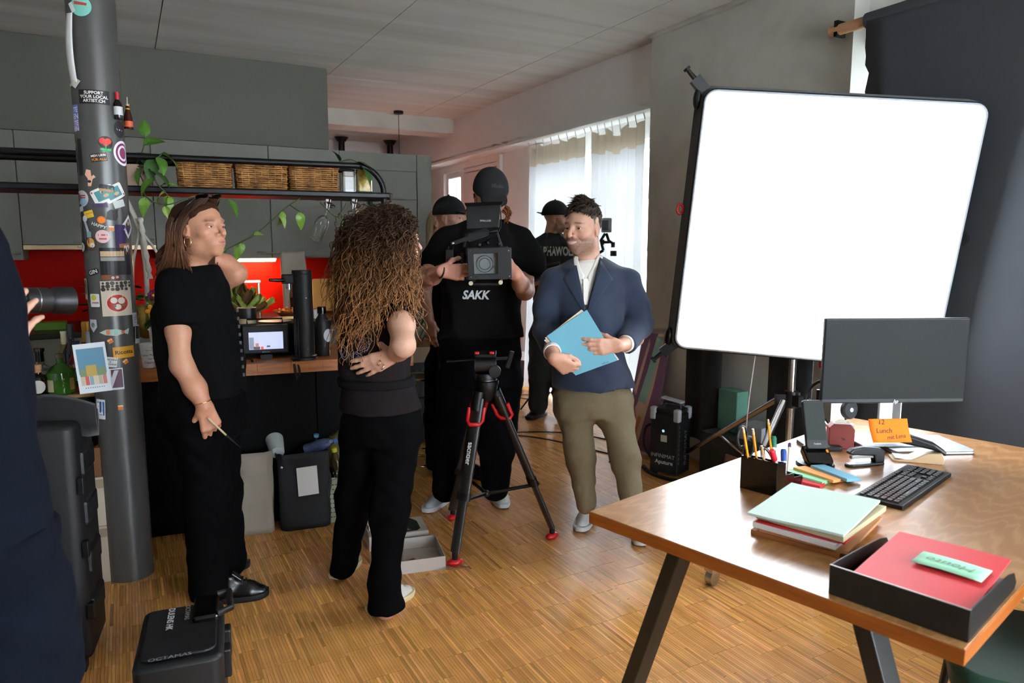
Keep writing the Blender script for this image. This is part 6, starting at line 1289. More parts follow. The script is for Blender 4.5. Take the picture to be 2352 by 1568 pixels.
# ================================================================== figure building: blended solids turned into one skin
HU = Vector((.8808, -.4735, 0)); HV = Vector((.4735, .8808, 0))     # room axes across and along the main view
class Body:
    def __init__(s): s.p = []
    def _a(s, f, lo, hi, k, op): s.p.append((f, np.array(lo, float), np.array(hi, float), k, op)); return s
    def cone(s, a, b, ra, rb=None, k=.02, op=1):
        a = np.array(a, float); b = np.array(b, float); rb = ra if rb is None else rb; ba = b-a; L2 = max(1e-9, ba @ ba)
        def f(X, Y, Z):
            x, y, z = X-a[0], Y-a[1], Z-a[2]; t = np.clip((x*ba[0]+y*ba[1]+z*ba[2])/L2, 0, 1)
            return np.sqrt((x-t*ba[0])**2+(y-t*ba[1])**2+(z-t*ba[2])**2)-(ra+(rb-ra)*t)
        r = max(ra, rb); return s._a(f, np.minimum(a, b)-r, np.maximum(a, b)+r, k, op)
    def chain(s, pts, rs, k=.02, op=1):
        for i in range(len(pts)-1): s.cone(pts[i], pts[i+1], rs[i], rs[i+1], k, op)
        return s
    def sleeve(s, pts, rs, k=.035):
        """limb tube with a flat open end"""
        s.chain(pts[:-1], rs[:-1], k) if len(pts) > 2 else None
        a, b = np.array(pts[-2], float), np.array(pts[-1], float); ra, rb = rs[-2], rs[-1]; ba = b-a; L2 = ba @ ba; d = ba/math.sqrt(L2); b2 = b+d*rb
        def f(X, Y, Z):
            x, y, z = X-a[0], Y-a[1], Z-a[2]; u = (x*ba[0]+y*ba[1]+z*ba[2])/L2; t = np.clip(u, 0, 2)
            return np.maximum(np.sqrt((x-t*ba[0])**2+(y-t*ba[1])**2+(z-t*ba[2])**2)-(ra+(rb-ra)*t), (u-1)*math.sqrt(L2))
        return s._a(f, np.minimum(a, b2)-max(ra, rb), np.maximum(a, b2)+max(ra, rb), k, 1)
    def ell(s, c, r, R=None, k=.02, op=1):
        c = np.array(c, float); r = np.array(r, float); M = np.eye(3) if R is None else np.array(R)
        def f(X, Y, Z):
            x, y, z = X-c[0], Y-c[1], Z-c[2]
            q = [(M[0, i]*x+M[1, i]*y+M[2, i]*z) for i in range(3)]
            k0 = np.sqrt(sum((q[i]/r[i])**2 for i in range(3)))+1e-9; k1 = np.sqrt(sum((q[i]/r[i]**2)**2 for i in range(3)))+1e-9
            return k0*(k0-1)/k1
        e = np.abs(M) @ r; return s._a(f, c-e, c+e, k, op)
    def loft(s, secs, k=.02, op=1, U=HU, V=HV, fold=0, ph=0, pw=2.0):
        """upright solid from (z, x, y, half width, half depth) sections"""
        S = sorted(secs); z = np.array([q[0] for q in S]); A = np.array(S); u = np.array(U); v = np.array(V)
        def f(X, Y, Z):
            cx = np.interp(Z, z, A[:, 1]); cy = np.interp(Z, z, A[:, 2]); hu = np.interp(Z, z, A[:, 3]); hv = np.interp(Z, z, A[:, 4])
            a = ((X-cx)*u[0]+(Y-cy)*u[1])/hu; b = ((X-cx)*v[0]+(Y-cy)*v[1])/hv
            rr = (np.abs(a)**pw+np.abs(b)**pw)**(1/pw); d = (rr-1)*np.minimum(hu, hv)
            if fold:
                t = np.arctan2(b, a); d = d-fold*(np.sin(7*t+9*Z+ph)*.5+np.sin(4*t-14*Z+ph*2)*.35+np.sin(11*t+23*Z+ph)*.3)
            return np.maximum(d, np.maximum(z[0]-Z, Z-z[-1]))
        m = max(A[:, 3].max(), A[:, 4].max())+.02
        return s._a(f, (A[:, 1].min()-m, A[:, 2].min()-m, z[0]), (A[:, 1].max()+m, A[:, 2].max()+m, z[-1]), k, op)
    def half(s, p, n, k=.004):
        """cut away everything on the side n points to"""
        p = np.array(p, float); n = np.array(n, float); n = n/np.linalg.norm(n)
        return s._a(lambda X, Y, Z: -((X-p[0])*n[0]+(Y-p[1])*n[1]+(Z-p[2])*n[2]), (-99,)*3, (99,)*3, k, -1)
    def mesh(s, h, noise=0, nf=30, rel=2):
        add = [p for p in s.p if p[4] > 0]
        lo = np.min([p[1] for p in add], 0)-3*h-.012; hi = np.max([p[2] for p in add], 0)+3*h+.012
        n = np.ceil((hi-lo)/h).astype(int)+1; ax = [lo[i]+h*np.arange(n[i]) for i in range(3)]
        Fd = np.full(n, .05, np.float32)
        for f, a, b, k, op in s.p:
            m = k+3*h+.004
            i0 = np.clip(np.floor((a-m-lo)/h).astype(int), 0, n); i1 = np.clip(np.ceil((b+m-lo)/h).astype(int)+1, 0, n)
            if (i1 <= i0).any(): continue
            sl = tuple(slice(i0[i], i1[i]) for i in range(3))
            d = f(ax[0][sl[0]][:, None, None], ax[1][sl[1]][None, :, None], ax[2][sl[2]][None, None, :]).astype(np.float32)
            o = Fd[sl]; kk = max(k, 1e-4)
            if op > 0: hh = np.clip(.5+.5*(o-d)/kk, 0, 1); Fd[sl] = o+(d-o)*hh-kk*hh*(1-hh)
            else: d = -d; hh = np.clip(.5-.5*(o-d)/kk, 0, 1); Fd[sl] = o+(d-o)*hh+kk*hh*(1-hh)
        if noise:
            X, Y, Z = ax[0][:, None, None], ax[1][None, :, None], ax[2][None, None, :]
            Fd = Fd-noise*(np.sin(nf*(.5*X+.9*Z+.4*Y)+2.2*np.sin(nf*.33*(X-Y+.3*Z)))*.8+np.sin(nf*(.9*Z-.7*X+.5*Y)*1.35+1.8*np.sin(nf*.41*(Y+Z)))*.6+np.sin(nf*.55*(X+Y-Z)+1.2*np.sin(nf*.8*Z))*.8).astype(np.float32)
        return nets(Fd, lo, h, rel)
def nets(Fd, lo, h, rel=2):
    """surface nets"""
    sg = Fd < 0; n = np.array(Fd.shape)
    c = np.zeros(n-1, np.int8)
    for i in (0, 1):
        for j in (0, 1):
            for k in (0, 1): c += sg[i:n[0]-1+i, j:n[1]-1+j, k:n[2]-1+k]
    idx = np.argwhere((c > 0) & (c < 8)); P = np.zeros((len(idx), 3)); W = np.zeros(len(idx)); I, J, K = idx.T
    cor = [(i, j, k) for i in (0, 1) for j in (0, 1) for k in (0, 1)]; val = {q: Fd[I+q[0], J+q[1], K+q[2]] for q in cor}
    for a in cor:
        for ax in range(3):
            if a[ax] == 0:
                b = list(a); b[ax] = 1; b = tuple(b); va, vb = val[a], val[b]; m = (va < 0) != (vb < 0)
                t = np.where(m, va/np.where(m, va-vb, 1), 0); q = np.array(a, float)[None, :].repeat(len(idx), 0); q[:, ax] += t
                P += q*m[:, None]; W += m
    V = (idx+P/W[:, None])*h+lo
    vid = np.full(n-1, -1, np.int64); vid[I, J, K] = np.arange(len(idx)); Fc = []
    for ax in range(3):
        s0 = [slice(0, n[i]) for i in range(3)]; s1 = list(s0); s0[ax] = slice(0, n[ax]-1); s1[ax] = slice(1, n[ax])
        E = sg[tuple(s0)] != sg[tuple(s1)]; q = np.argwhere(E); o1, o2 = [(1, 2), (2, 0), (0, 1)][ax]
        ok = (q[:, o1] > 0) & (q[:, o2] > 0) & (q[:, o1] < n[o1]-1) & (q[:, o2] < n[o2]-1); q = q[ok]
        def g(d1, d2): r = q.copy(); r[:, o1] -= d1; r[:, o2] -= d2; return vid[r[:, 0], r[:, 1], r[:, 2]]
        f = np.stack([g(1, 1), g(0, 1), g(0, 0), g(1, 0)], 1); ins = sg[q[:, 0], q[:, 1], q[:, 2]]
        f[~ins] = f[~ins][:, ::-1]; Fc.append(f)
    Fc = np.concatenate(Fc); Fc = Fc[(Fc >= 0).all(1)]
    # one relaxation pass
    for _ in range(rel):
        acc = np.zeros_like(V); cnt = np.zeros(len(V))
        for i in range(4):
            for j in ((i+1) % 4, (i-1) % 4): np.add.at(acc, Fc[:, i], V[Fc[:, j]]); np.add.at(cnt, Fc[:, i], 1)
        V = V*.5+acc/np.maximum(cnt, 1)[:, None]*.5
    return V, Fc
def npmesh(name, parts, cols=None):
    """parts: list of (V,F); cols: list of (n,3) colours"""
    V = np.concatenate([p[0] for p in parts]); off = np.cumsum([0]+[len(p[0]) for p in parts[:-1]]); Fc = np.concatenate([p[1]+o for p, o in zip(parts, off)])
    me = bpy.data.meshes.new(name); me.vertices.add(len(V)); me.vertices.foreach_set('co', V.ravel().astype(np.float32))
    me.loops.add(Fc.size); me.loops.foreach_set('vertex_index', Fc.ravel().astype(np.int32)); me.polygons.add(len(Fc))
    me.polygons.foreach_set('loop_start', np.arange(0, Fc.size, 4, dtype=np.int32)); me.polygons.foreach_set('loop_total', np.full(len(Fc), 4, np.int32))
    me.polygons.foreach_set('use_smooth', np.ones(len(Fc), bool)); me.update(calc_edges=True)
    if cols is not None:
        a = me.color_attributes.new('col', 'FLOAT_COLOR', 'POINT'); c = np.concatenate(cols); a.data.foreach_set('color', np.concatenate([c, np.ones((len(c), 1))], 1).ravel().astype(np.float32))
    return me
skin_m = attr_mat('skin', rough=.48, spec=.4, sss=.0, var=.06, scale=60, bump=.04, bscale=400)
def unit(v): v = Vector(v); return v.normalized()
def frame(fwd, up=(0, 0, 1)):
    f = unit(fwd); r = f.cross(Vector(up)).normalized(); u = r.cross(f); return np.array([r, f, u]).T     # columns right, forward, up
SK = {'light': (.50, .275, .19), 'warm': (.47, .225, .135), 'pink': (.52, .26, .185)}
HLD = ([-.12, -.075, -.03, .0, .03, .062, .082, .13], [-.055, -.045, -.022, .004, .022, .052, .088, .14])
class Head:
    """face and skull in local axes (right, forward, up) about the middle of the head"""
    def __init__(s, c, fwd, up=(0, 0, 1), sc=1.0, male=True, smile=0.0, jaw=1.0):
        s.c = np.array(c, float); s.R = frame(fwd, up); s.s = sc; s.male = male; s.smile = smile; s.jaw = jaw
    def w(s, p): return s.c+s.R @ (np.array(p, float)*s.s)
    def loc(s, V): return ((V-s.c) @ s.R)/s.s
    def skin(s, b, neck=None):
        e = lambda c, r, k=.018, op=1: b.ell(s.w(c), np.array(r)*s.s, s.R, k, op)
        co = lambda a, c, ra, rb, k=.012: b.cone(s.w(a), s.w(c), ra*s.s, rb*s.s, k)
        e((0, -.016, .036), (.0745, .094, .080)); e((0, .018, -.012), (.0635, .070, .088), .03); j = s.jaw
        e((0, .026, -.072), (.050*j, .054, .042), .025); e((0, .064, -.097), (.024*j, .018, .017), .02)
        for q in (-1, 1):
            e((q*.042, .050, -.022), (.023, .024, .022), .02); e((q*.052*j, -.002, -.066), (.016, .030, .026), .03)
        e((0, .078, .026), (.046, .012, .010 if s.male else .006), .015)
        for q in (-1, 1): e((q*.0315, .094, .004), (.018, .016, .0105), .012, -1)
        for q in (-1, 1):
            e((q*.0315, .0748, .0076), (.0180, .0116, .0062), .005); e((q*.0315, .0735, -.0088), (.0165, .0106, .0052), .006)
        co((0, .084, .012), (0, .109, -.026), .0070, .0098); e((0, .108, -.030), (.0105, .0105, .009), .006)
        for q in (-1, 1): e((q*.0125, .090, -.033), (.0085, .0110, .0075), .006); e((q*.006, .101, -.0405), (.0034, .005, .003), .003, -1)
        e((0, .070, -.060), (.035, .024, .026), .02); sm = s.smile
        if sm:
            e((0, .088, -.0545), (.026, .009, .0045), .008); e((0, .085, -.0785), (.022, .009, .0065), .008)
            for q in (-1, 1): e((q*.044, .058, -.034), (.020, .018, .017), .012); b.cone(s.w((q*.021, .085, -.036)), s.w((q*.039, .070, -.058)), .0020*s.s, .0016*s.s, .006, -1)
        else:
            e((0, .0905, -.0575), (.022, .0085, .0050), .006); e((0, .0890, -.0685), (.0190, .0085, .0062), .006); e((0, .101, -.0630), (.025, .011, .0012), .003, -1)
        for q in (-1, 1):
            e((q*.0755, -.010, -.006), (.0075, .018, .030), .008); e((q*.082, -.006, -.004), (.006, .010, .017), .005, -1); e((q*.075, -.002, -.030), (.006, .008, .009), .006)
        if neck is not None:
            nr = (.056 if s.male else .047)*s.s; a = s.w((0, -.030, -.060)); b.cone(a, neck, nr*1.02, nr*1.10, .03); b.cone(s.w((0, .010, -.085)), np.array(neck)*.6+a*.4+s.R[:, 1]*.01, nr*.6, nr*.7, .03)
    def colour(s, V, base, lips=(.50, .16, .13), beard=0, bcol=(.07, .04, .025), rouge=.5, scalp=None):
        L = s.loc(V); x, y, z = L.T; c = np.tile(np.array(base, float), (len(V), 1))
        inh = (np.abs(z) < .2) & (np.abs(x) < .12) & (np.abs(y) < .14)
        g = lambda cx, cy, cz, r: np.exp(-(((np.abs(x)-cx)**2+(y-cy)**2+(z-cz)**2)/r**2))
        ch = (g(.045, .06, -.025, .022)*.55+g(0, .105, -.03, .013)*.6+g(.076, -.01, -.005, .03)*.5)*rouge; ch = np.where(inh, ch, 0)[:, None]
        c = c*(1-ch)+np.array(base)*np.array([1.12, .74, .70])*ch
        lw = np.clip(1.5*np.exp(-((x/.021)**4+((z+.063)/.0078)**4))*(y > .08), 0, 1)*inh*.55
        if s.smile: lw = np.exp(-((x/.033)**6+((z+.0670-11*x*x)/.0150)**6))*(y > .06)*inh*.8
        c = c*(1-lw[:, None])+np.array(lips)*lw[:, None]
        eb = np.exp(-(((np.abs(x)-.032)/.019)**4+((z-.0245+.10*(np.abs(x)-.032))/.0042)**2))*(y > .055)*inh*(.9 if s.male else .75)
        c = c*(1-eb[:, None])+np.array(bcol)*eb[:, None]
        ey = np.exp(-(((np.abs(x)-.0315)/.019)**4+((z-.003)/.009)**4))*(y > .06)*inh*.30; c = c*(1-ey[:, None])+c*np.array([.55, .42, .40])*ey[:, None]
        if beard:
            bw = np.clip((-.030-z)/.020, 0, 1)*np.clip((y+.012)/.03, 0, 1)*np.clip((.105+.03+z)/.03, 0, 1)*inh
            bw *= 1-np.exp(-((x/.026)**4+((z+.063)/.011)**4)); bw = np.where((np.abs(x) < .03) & (z > -.052) & (y > .085), bw*np.clip((-.040-z)/.006, 0, 1), bw)
            bw *= 1-.75*np.exp(-(((np.abs(x)-.05)/.018)**2+((z+.035)/.014)**2)); bw = (bw*(.72+.28*np.sin(x*900+3*np.sin(z*700))*np.sin(z*800+y*500)))[:, None]*beard
            c = c*(1-bw)+np.array(bcol)*bw
        if scalp is not None:
            hz, hy = getattr(s, 'hl', HLD); sw = np.clip((np.interp(z, hz, hy)+.004-y)/.010, 0, 1)*np.clip((z+.072)/.03, 0, 1)*(np.abs(x) < .0735)*inh; c = c*(1-sw[:, None])+np.array(scalp)*sw[:, None]
        return np.clip(c, .004, 1)
    def extras(s, parent, iris='#3a2a1c', smile=0, look=(0, 0)):
        wh = mat('eye_white', '#cfc8c2', rough=.15, var=.02); ir = mat('iris'+iris, iris, rough=.15)
        R3 = Matrix(s.R.tolist())
        for q in (-1, 1):
            c = s.w((q*.0315, .0695, .0008)); o = MB().sphere(c, .0122*s.s, 16, 12).build('eye', wh, parent, smooth=180)
            d = Vector(s.R @ np.array((look[0], 1, look[1]))).normalized(); MB().lathe([(.0058*s.s, .0105*s.s), (.0050*s.s, .0120*s.s), (.0001, .0126*s.s)], c, d, 16).build('iris', ir, o, smooth=180)
            MB().lathe([(.0025*s.s, .0122*s.s), (.0001, .0129*s.s)], c, d, 12).build('pupil', gb2, o, smooth=180)
        if smile:
            bv = BVHTree.FromPolygons([v.co for v in parent.children[0].data.vertices], [p.vertices for p in parent.children[0].data.polygons]); fd = Vector(s.R[:, 1])
            for k in range(8):
                def tf(u, v):
                    x = (k-4+.04+.92*u)*.0066; z = -.0585-.004*v+10*x*x*v*.6-(.0085-6*x*x)*v+2*x*x; h = bv.ray_cast(Vector(s.w((x, .2, z))), -fd, .4)
                    return (h[0]+fd*.0012) if h[0] is not None else Vector(s.w((x, .085, z)))
                MB().grid(tf, 2, 3).build('tooth', mat('teeth', '#d8d0c2', rough=.2), parent, smooth=180)
    def hairline(s, t=.010, hl=None, k=.03, low=-.075, front=.0, top=.0, thin=0):
        """short hair cap hugging the skull, open at the face"""
        hl = hl or HLD
        c, R, sc = s.c, s.R, s.s; b = Body()
        r = np.array((.0745+t, .094+t, .080+t+top))*sc; cc = s.w((0, -.016, .036))
        def f(X, Y, Z):
            x, y, z = X-cc[0], Y-cc[1], Z-cc[2]; q = [(R[0, i]*x+R[1, i]*y+R[2, i]*z) for i in range(3)]
            q[0] = q[0]*(1+thin*np.clip((.055-q[2]/sc)/.06, 0, 1)); k0 = np.sqrt(sum((q[i]/r[i])**2 for i in range(3)))+1e-9; k1 = np.sqrt(sum((q[i]/r[i]**2)**2 for i in range(3)))+1e-9; d = k0*(k0-1)/k1
            lz = q[2]/sc+.036; ly = q[1]/sc-.016
            # skull narrows to the nape
            return np.maximum(np.maximum(d, (ly-np.interp(lz, *hl)-front)*.6*sc), (low-lz)*.6*sc)
        return b._a(f, cc-r.max(), cc+r.max(), .01, 1)
def hand(b, W, D, N, T, curl, thumb, s=1.0, spread=.06, k=.006):
    """five fingers: W wrist, D along the palm, N out of the palm (curl side), T towards the thumb"""
    W, D, N, T = [np.array(v, float) for v in (W, D, N, T)]; D = D/np.linalg.norm(D); N = N-D*(N @ D); N /= np.linalg.norm(N); T0 = T; T = np.cross(D, N); T = T if T @ T0 > 0 else -T
    offs = (.029, .0095, -.0105, -.029); kl = (.088, .092, .087, .078); seg = ((.043, .026, .021), (.047, .030, .022), (.043, .028, .022), (.034, .021, .019)); rad = (.0092, .0094, .0088, .0078); tips = []
    for i in range(4):
        K = W+s*(D*kl[i]+T*offs[i]); b.cone(W+s*(T*offs[i]*.55+D*.008), K, .0155*s, .0122*s, .012)
        p = K; a = 0
        for j in range(3):
            a += curl[i][j]; d = D*math.cos(a)+N*math.sin(a)+T*spread*(1.5-i)*.6; d = d/np.linalg.norm(d); q = p+d*seg[i][j]*s
            b.cone(p, q, rad[i]*s*(1.08-.09*j), rad[i]*s*(1.0-.09*j), k if j else .008); p = q
        tips.append((p, d))
    p = W+s*(D*.020+T*.022+N*.004); b.cone(W+s*D*.02, p, .016*s, .0155*s, .012)
    for j, (v, L) in enumerate(zip(thumb, (.044, .034, .026))):
        d = D*v[0]+T*v[1]+N*v[2]; d = d/np.linalg.norm(d); q = p+d*L*s; b.cone(p, q, (.0150, .0108, .0098)[j]*s, (.0112, .0100, .0085)[j]*s, .008); p = q
    tips.append((p, d))
    return tips
def strands(paths, r0, r1, n=4):
    g = MB()
    for p in paths:
        k = len(p); g.tube(p, [r0+(r1-r0)*i/(k-1) for i in range(k)], n, cap=False)
    return g
def fast_tubes(name, items, m, parent, n=3):
    """many thin tubes at once: items of (points, radii, colours)"""
    Vs, Fs, Cs = [], [], []; o = 0; ang = 2*PI*np.arange(n)/n; ca, sa = np.cos(ang)[None, :, None], np.sin(ang)[None, :, None]
    for P, r, c in items:
        P = np.asarray(P, float); t = np.gradient(P, axis=0); t /= np.linalg.norm(t, axis=1)[:, None]+1e-9; x = np.cross(t, np.array([.31, .52, .79])); x /= np.linalg.norm(x, axis=1)[:, None]+1e-9; y = np.cross(t, x)
        k = len(P); Vs.append((P[:, None]+(x[:, None]*ca+y[:, None]*sa)*np.asarray(r)[:, None, None]).reshape(-1, 3)); Cs.append(np.repeat(c, n, 0))
        i = np.arange(k-1)[:, None]*n; j = np.arange(n)[None, :]; j2 = (j+1) % n; Fs.append(np.stack([i+j, i+j2, i+n+j2, i+n+j], -1).reshape(-1, 4)+o); o += k*n
    return link(name, npmesh(name, [(np.concatenate(Vs), np.concatenate(Fs))], [np.concatenate(Cs)]), m, parent)
def shoe(parent, heel, toe, m_up, m_sole, h=.075, w=.046, name='shoe', lace=None, tongue=None):
    """trainer: sole, upper, laces; heel and toe on the floor"""
    a = Vector((heel[0], heel[1], 0)); t = Vector((toe[0], toe[1], 0)); d = (t-a).normalized(); L = (t-a).length; s = Vector((-d.y, d.x, 0))
    def P(u, v, z): return a+d*u*L+s*v+Vector((0, 0, z))
    def prof(k): return w*(.78+.30*math.sin(PI*min(1, max(0, k)*.9+.05)))*(1 if k < .8 else math.sqrt(max(.0, 1-((k-.8)/.2)**2*.75)))*(.86 if k < .12 else 1)
    so = MB(); N = 16; ring = [(k/N, 1) for k in range(N+1)]+[(k/N, -1) for k in range(N, -1, -1)]
    vs = []
    for z, g in ((.0, .94), (.012, 1.05), (.026, 1.0)):
        for u, q in ring: vs.append(P(u+(.012*(g-1)*10)*(u-.5)*0, q*prof(u)*g*.95, z+(.016*max(0, u-.75)**2*8 if z == 0 else .008*max(0, u-.8)*3)))
    n = len(ring); fs = [tuple(range(n-1, -1, -1)), tuple(range(2*n, 3*n))]+[(l*n+i, l*n+(i+1) % n, (l+1)*n+(i+1) % n, (l+1)*n+i) for l in range(2) for i in range(n)]
    so._add(vs, fs); o = so.build(name+'_sole', m_sole, parent, smooth=60)
    b = Body(); q = np.array
    b.cone(q(P(.16, 0, .045)), q(P(.20, 0, h+.02)), w*.62, w*.60, .02); b.cone(q(P(.2, 0, .040)), q(P(.62, 0, .030)), w*.74, w*.80, .02); b.cone(q(P(.62, 0, .028)), q(P(.84, 0, .022)), w*.80, w*.66, .02); b.cone(q(P(.25, 0, h)), q(P(.66, 0, .055)), w*.42, w*.40, .02)
    b.half(q(P(0, 0, .016)), (0, 0, -1)); b.half(q(P(0, 0, h+.028)), (0, 0, 1))
    up = link(name+'_upper', npmesh(name, [b.mesh(.006)]), m_up, parent)
    if lace is not None:
        for k in range(4):
            u = .40+.07*k; z = .050+.032*(1-k/3.5)+.022; MB().tube([P(u, -w*.46, z-.016), P(u+.015, 0, z+.004), P(u, w*.46, z-.016)], .0034, 5).build('lace', lace, up, smooth=180)
        MB().bar(P(.27, 0, h+.036), P(.46, 0, .088), w*.8, .008).build('tongue', tongue or m_up, up, bev=.003)
    return up
def decal(txt, size, m, parent, bvh, o, x, y, away, bold=0, shear=0, name='print', width=None, fn2=None):
    """lettering laid onto a garment by dropping it along 'away'"""
    x, y, away = Vector(x), Vector(y), Vector(away).normalized()
    def f(u, v):
        p = Vector(o)+x*u+y*v; h = bvh.ray_cast(p-away*.4, away, 1.2); return (h[0]-away*.0025) if h[0] is not None else p
    return put_text(name, txt, size, m, parent, None, None, None, bold=bold, shear=shear, fn=f, width=width)
def bvh_of(ob):
    me = ob.data; return BVHTree.FromPolygons([v.co for v in me.vertices], [p.vertices for p in me.polygons])
black_tee = mat('black_tee', '#0b0b0c', rough=.92, var=.25, scale=14, bump=.12, bscale=90, spec=.08)
black_trs = mat('black_trousers', '#060607', rough=.9, var=.3, scale=12, bump=.15, bscale=60, spec=.06)

# ================================================================== people
def sk_col(V, base): return np.tile(np.array(base), (len(V), 1))
def figure(name_label, base_xy, head, skin, neck, chest, arms=(), top=None, topm=black_tee, sleeves=(), legs=(), hips=None, trm_=black_trs, beard=0, bcol=(.06, .035, .02), lips=(.50, .17, .14), iris='#3a2a1c', hh=.0034, fold=.006, topname='t_shirt', look=(0, 0), scalp=None, wr=.0028, hem=.03):
    """one person: continuous skin, then garments as children"""
    t = thing('person', name_label, 'person', (base_xy[0], base_xy[1], 0), world=True)
    parts = []; cols = []
    b = Body(); head.skin(b, neck); 
    for c, r in chest: b.ell(c, r, k=.04)
    m = b.mesh(hh, rel=1); parts.append(m); cols.append(head.colour(m[0], skin, lips, beard, bcol, scalp=scalp))
    nails = []
    for pts, rs, hd_ in arms:
        b = Body(); b.chain(pts, rs, .025)
        if hd_: nails += hand(b, pts[-1], *hd_[:5], **(hd_[5] if len(hd_) > 5 else {}))
        m = b.mesh(.0036); parts.append(m); c = sk_col(m[0], skin); W = np.array(pts[-1]); dd = np.linalg.norm(m[0]-W, axis=1); red = np.clip(1-dd/.16, 0, 1)[:, None]*.35; cols.append(c*(1-red)+c*np.array([1.08, .78, .72])*red)
    if hips and legs:  # legs and trunk under the clothes belong to the same body
        b = Body(); b.loft([(q[0], q[1], q[2], q[3]*.7, q[4]*.7) for q in (list(top)+list(hips))], .03)
        for pts, rs in legs: b.chain(pts, [r*.6 for r in rs], .03)
        m = b.mesh(.016); parts.append(m); cols.append(sk_col(m[0], skin))
    link('body', npmesh('body', parts, cols), skin_m, t)
    head.extras(t, iris, head.smile, look)
    if top:
        b = Body(); b.loft(top, .03, fold=fold, ph=len(name_label))
        for pts, rs in sleeves: b.sleeve(pts, rs, .035)
        o = link(topname, npmesh(topname, [b.mesh(.0078, noise=wr, nf=34)]), topm, t); figure.top = o
    if hips:
        b = Body(); b.loft(hips, .03, fold=.004)
        for pts, rs in legs: b.chain(pts, rs, .05)
        b.half((0, 0, hem), (0, 0, -1), .01)
        figure.trs = link('trousers', npmesh('trousers', [b.mesh(.0085, noise=.0022, nf=58)]), trm_, t)
    return t
# ---- woman with long brown hair, left
hA = Head((0.282,3.141,1.570), HU*.93-HV*.37+Vector((0, 0, .10)), sc=1.0, male=False, jaw=.90)
armR = [(0.174,3.086,1.351), (0.174,3.051,1.176), (0.175,3.028,1.046), (0.214,2.996,0.958), (0.242,2.969,0.888)]
armL = [(0.290,3.273,1.327), (0.346,3.277,1.344), (0.413,3.230,1.388), (0.376,3.238,1.428), (0.338,3.224,1.447)]
cu = ((.55, .8, .5), (.65, .9, .5), (.75, .9, .6), (.8, .9, .6))
A = figure('woman with long brown hair in a black t-shirt looking up to the side', (.28, 3.15), hA, SK['warm'], (0.241,3.186,1.410), [((0.242,3.185,1.371), (.07, .07, .05))],
    [(armR, [.050, .047, .042, .040, .029], (Vector((.13, .02, -.55)), HV*.8-HU*.5, HU*.4-HV*.9, cu, ((.7, .6, .5), (.9, .2, .5), (.9, 0, .5)))), (armL, [.050, .046, .043, .038, .030], (HU*-1+Vector((0, 0, .3)), HV*-1, Vector((0, 0, 1)), ((.2, .3, .2),)*4, ((.7, .6, .2),)*3))],
    [(1.424,0.254,3.179,0.085,0.060), (1.399,0.249,3.182,0.105,0.085), (1.354,0.241,3.186,0.134,0.120), (1.240,0.239,3.175,0.154,0.145), (1.116,0.250,3.158,0.168,0.150), (1.017,0.258,3.154,0.173,0.150), (0.899,0.255,3.155,0.170,0.150)], black_tee,
    [([(0.171,3.098,1.351), (0.178,3.072,1.276), (0.183,3.047,1.196)], [.072, .074, .070]), ([(0.285,3.276,1.327), (0.332,3.284,1.336)], [.065, .062])],
    [([(0.237,3.097,0.813), (0.247,3.114,0.458), (0.231,3.134,0.049)], [.115, .092, .078]), ([(0.300,3.245,0.774), (0.309,3.274,0.436), (0.337,3.304,0.097)], [.11, .085, .072])],
    [(0.936,0.255,3.155,0.168,0.150), (0.851,0.255,3.167,0.169,0.155), (0.738,0.252,3.179,0.162,0.150)], lips=(.46, .17, .15), look=(-.05, .12))
shb = mat('black_leather', '#0a0908', rough=.28, var=.3); shs = mat('black_sole', '#060606', rough=.6)
shoe(A, (0.273,3.143,0.000), (0.467,3.100,0.000), shb, shs, .085, .045, lace=black_plastic); shoe(A, (0.244,3.489,0.000), (0.437,3.428,0.000), shb, shs, .085, .045)
rh = random.Random(21)
def long_hair(parent, paths, c0, c1, r=.0042, name='hair', n=5):
    g = MB()
    for P, w in paths:
        sp = spline(P, 5); k = len(sp)
        g2 = len(g.v); g.tube(sp, [r*(.7+.6*math.sin(PI*min(1, .15+i/k)))*(1 if i < k-3 else .55) for i in range(k)], n, cap=False, flat=.6)
        for i in range(len(g.v)-g2): s = (i//n)/k; g.c[g2+i] = tuple((c0[j]*(1-s**1.3)+c1[j]*s**1.3)*w for j in range(3))
    return g.build(name, attr_mat('hair_strand', rough=.42, spec=.16, var=.12, scale=90), parent, smooth=180)
b = hA.hairline(.007, low=-.09); ch = lambda *p: [np.array(q) for q in p]
b.chain(ch(hA.w((0, -.07, .03)), hA.w((.0, -.105, -.06)), (0.158,3.230,1.456), (0.128,3.258,1.392)), [.066, .054, .036, .018], .04)
b.chain(ch(hA.w((.060, -.045, .0)), hA.w((.066, -.055, -.06)), (0.215,3.143,1.436)), [.022, .022, .012], .03); b.chain(ch(hA.w((-.06, -.02, -.02)), (0.307,3.218,1.426), (0.337,3.191,1.351)), [.03, .024, .014], .03)
m = b.mesh(.006, noise=.002, nf=90); cv = np.tile(np.array([.040, .016, .009]), (len(m[0]), 1)); link('hair_volume', npmesh('hair', [m], [cv]), attr_mat('hair_base', rough=.85, spec=.1, var=.3, scale=60), A)
pp = []
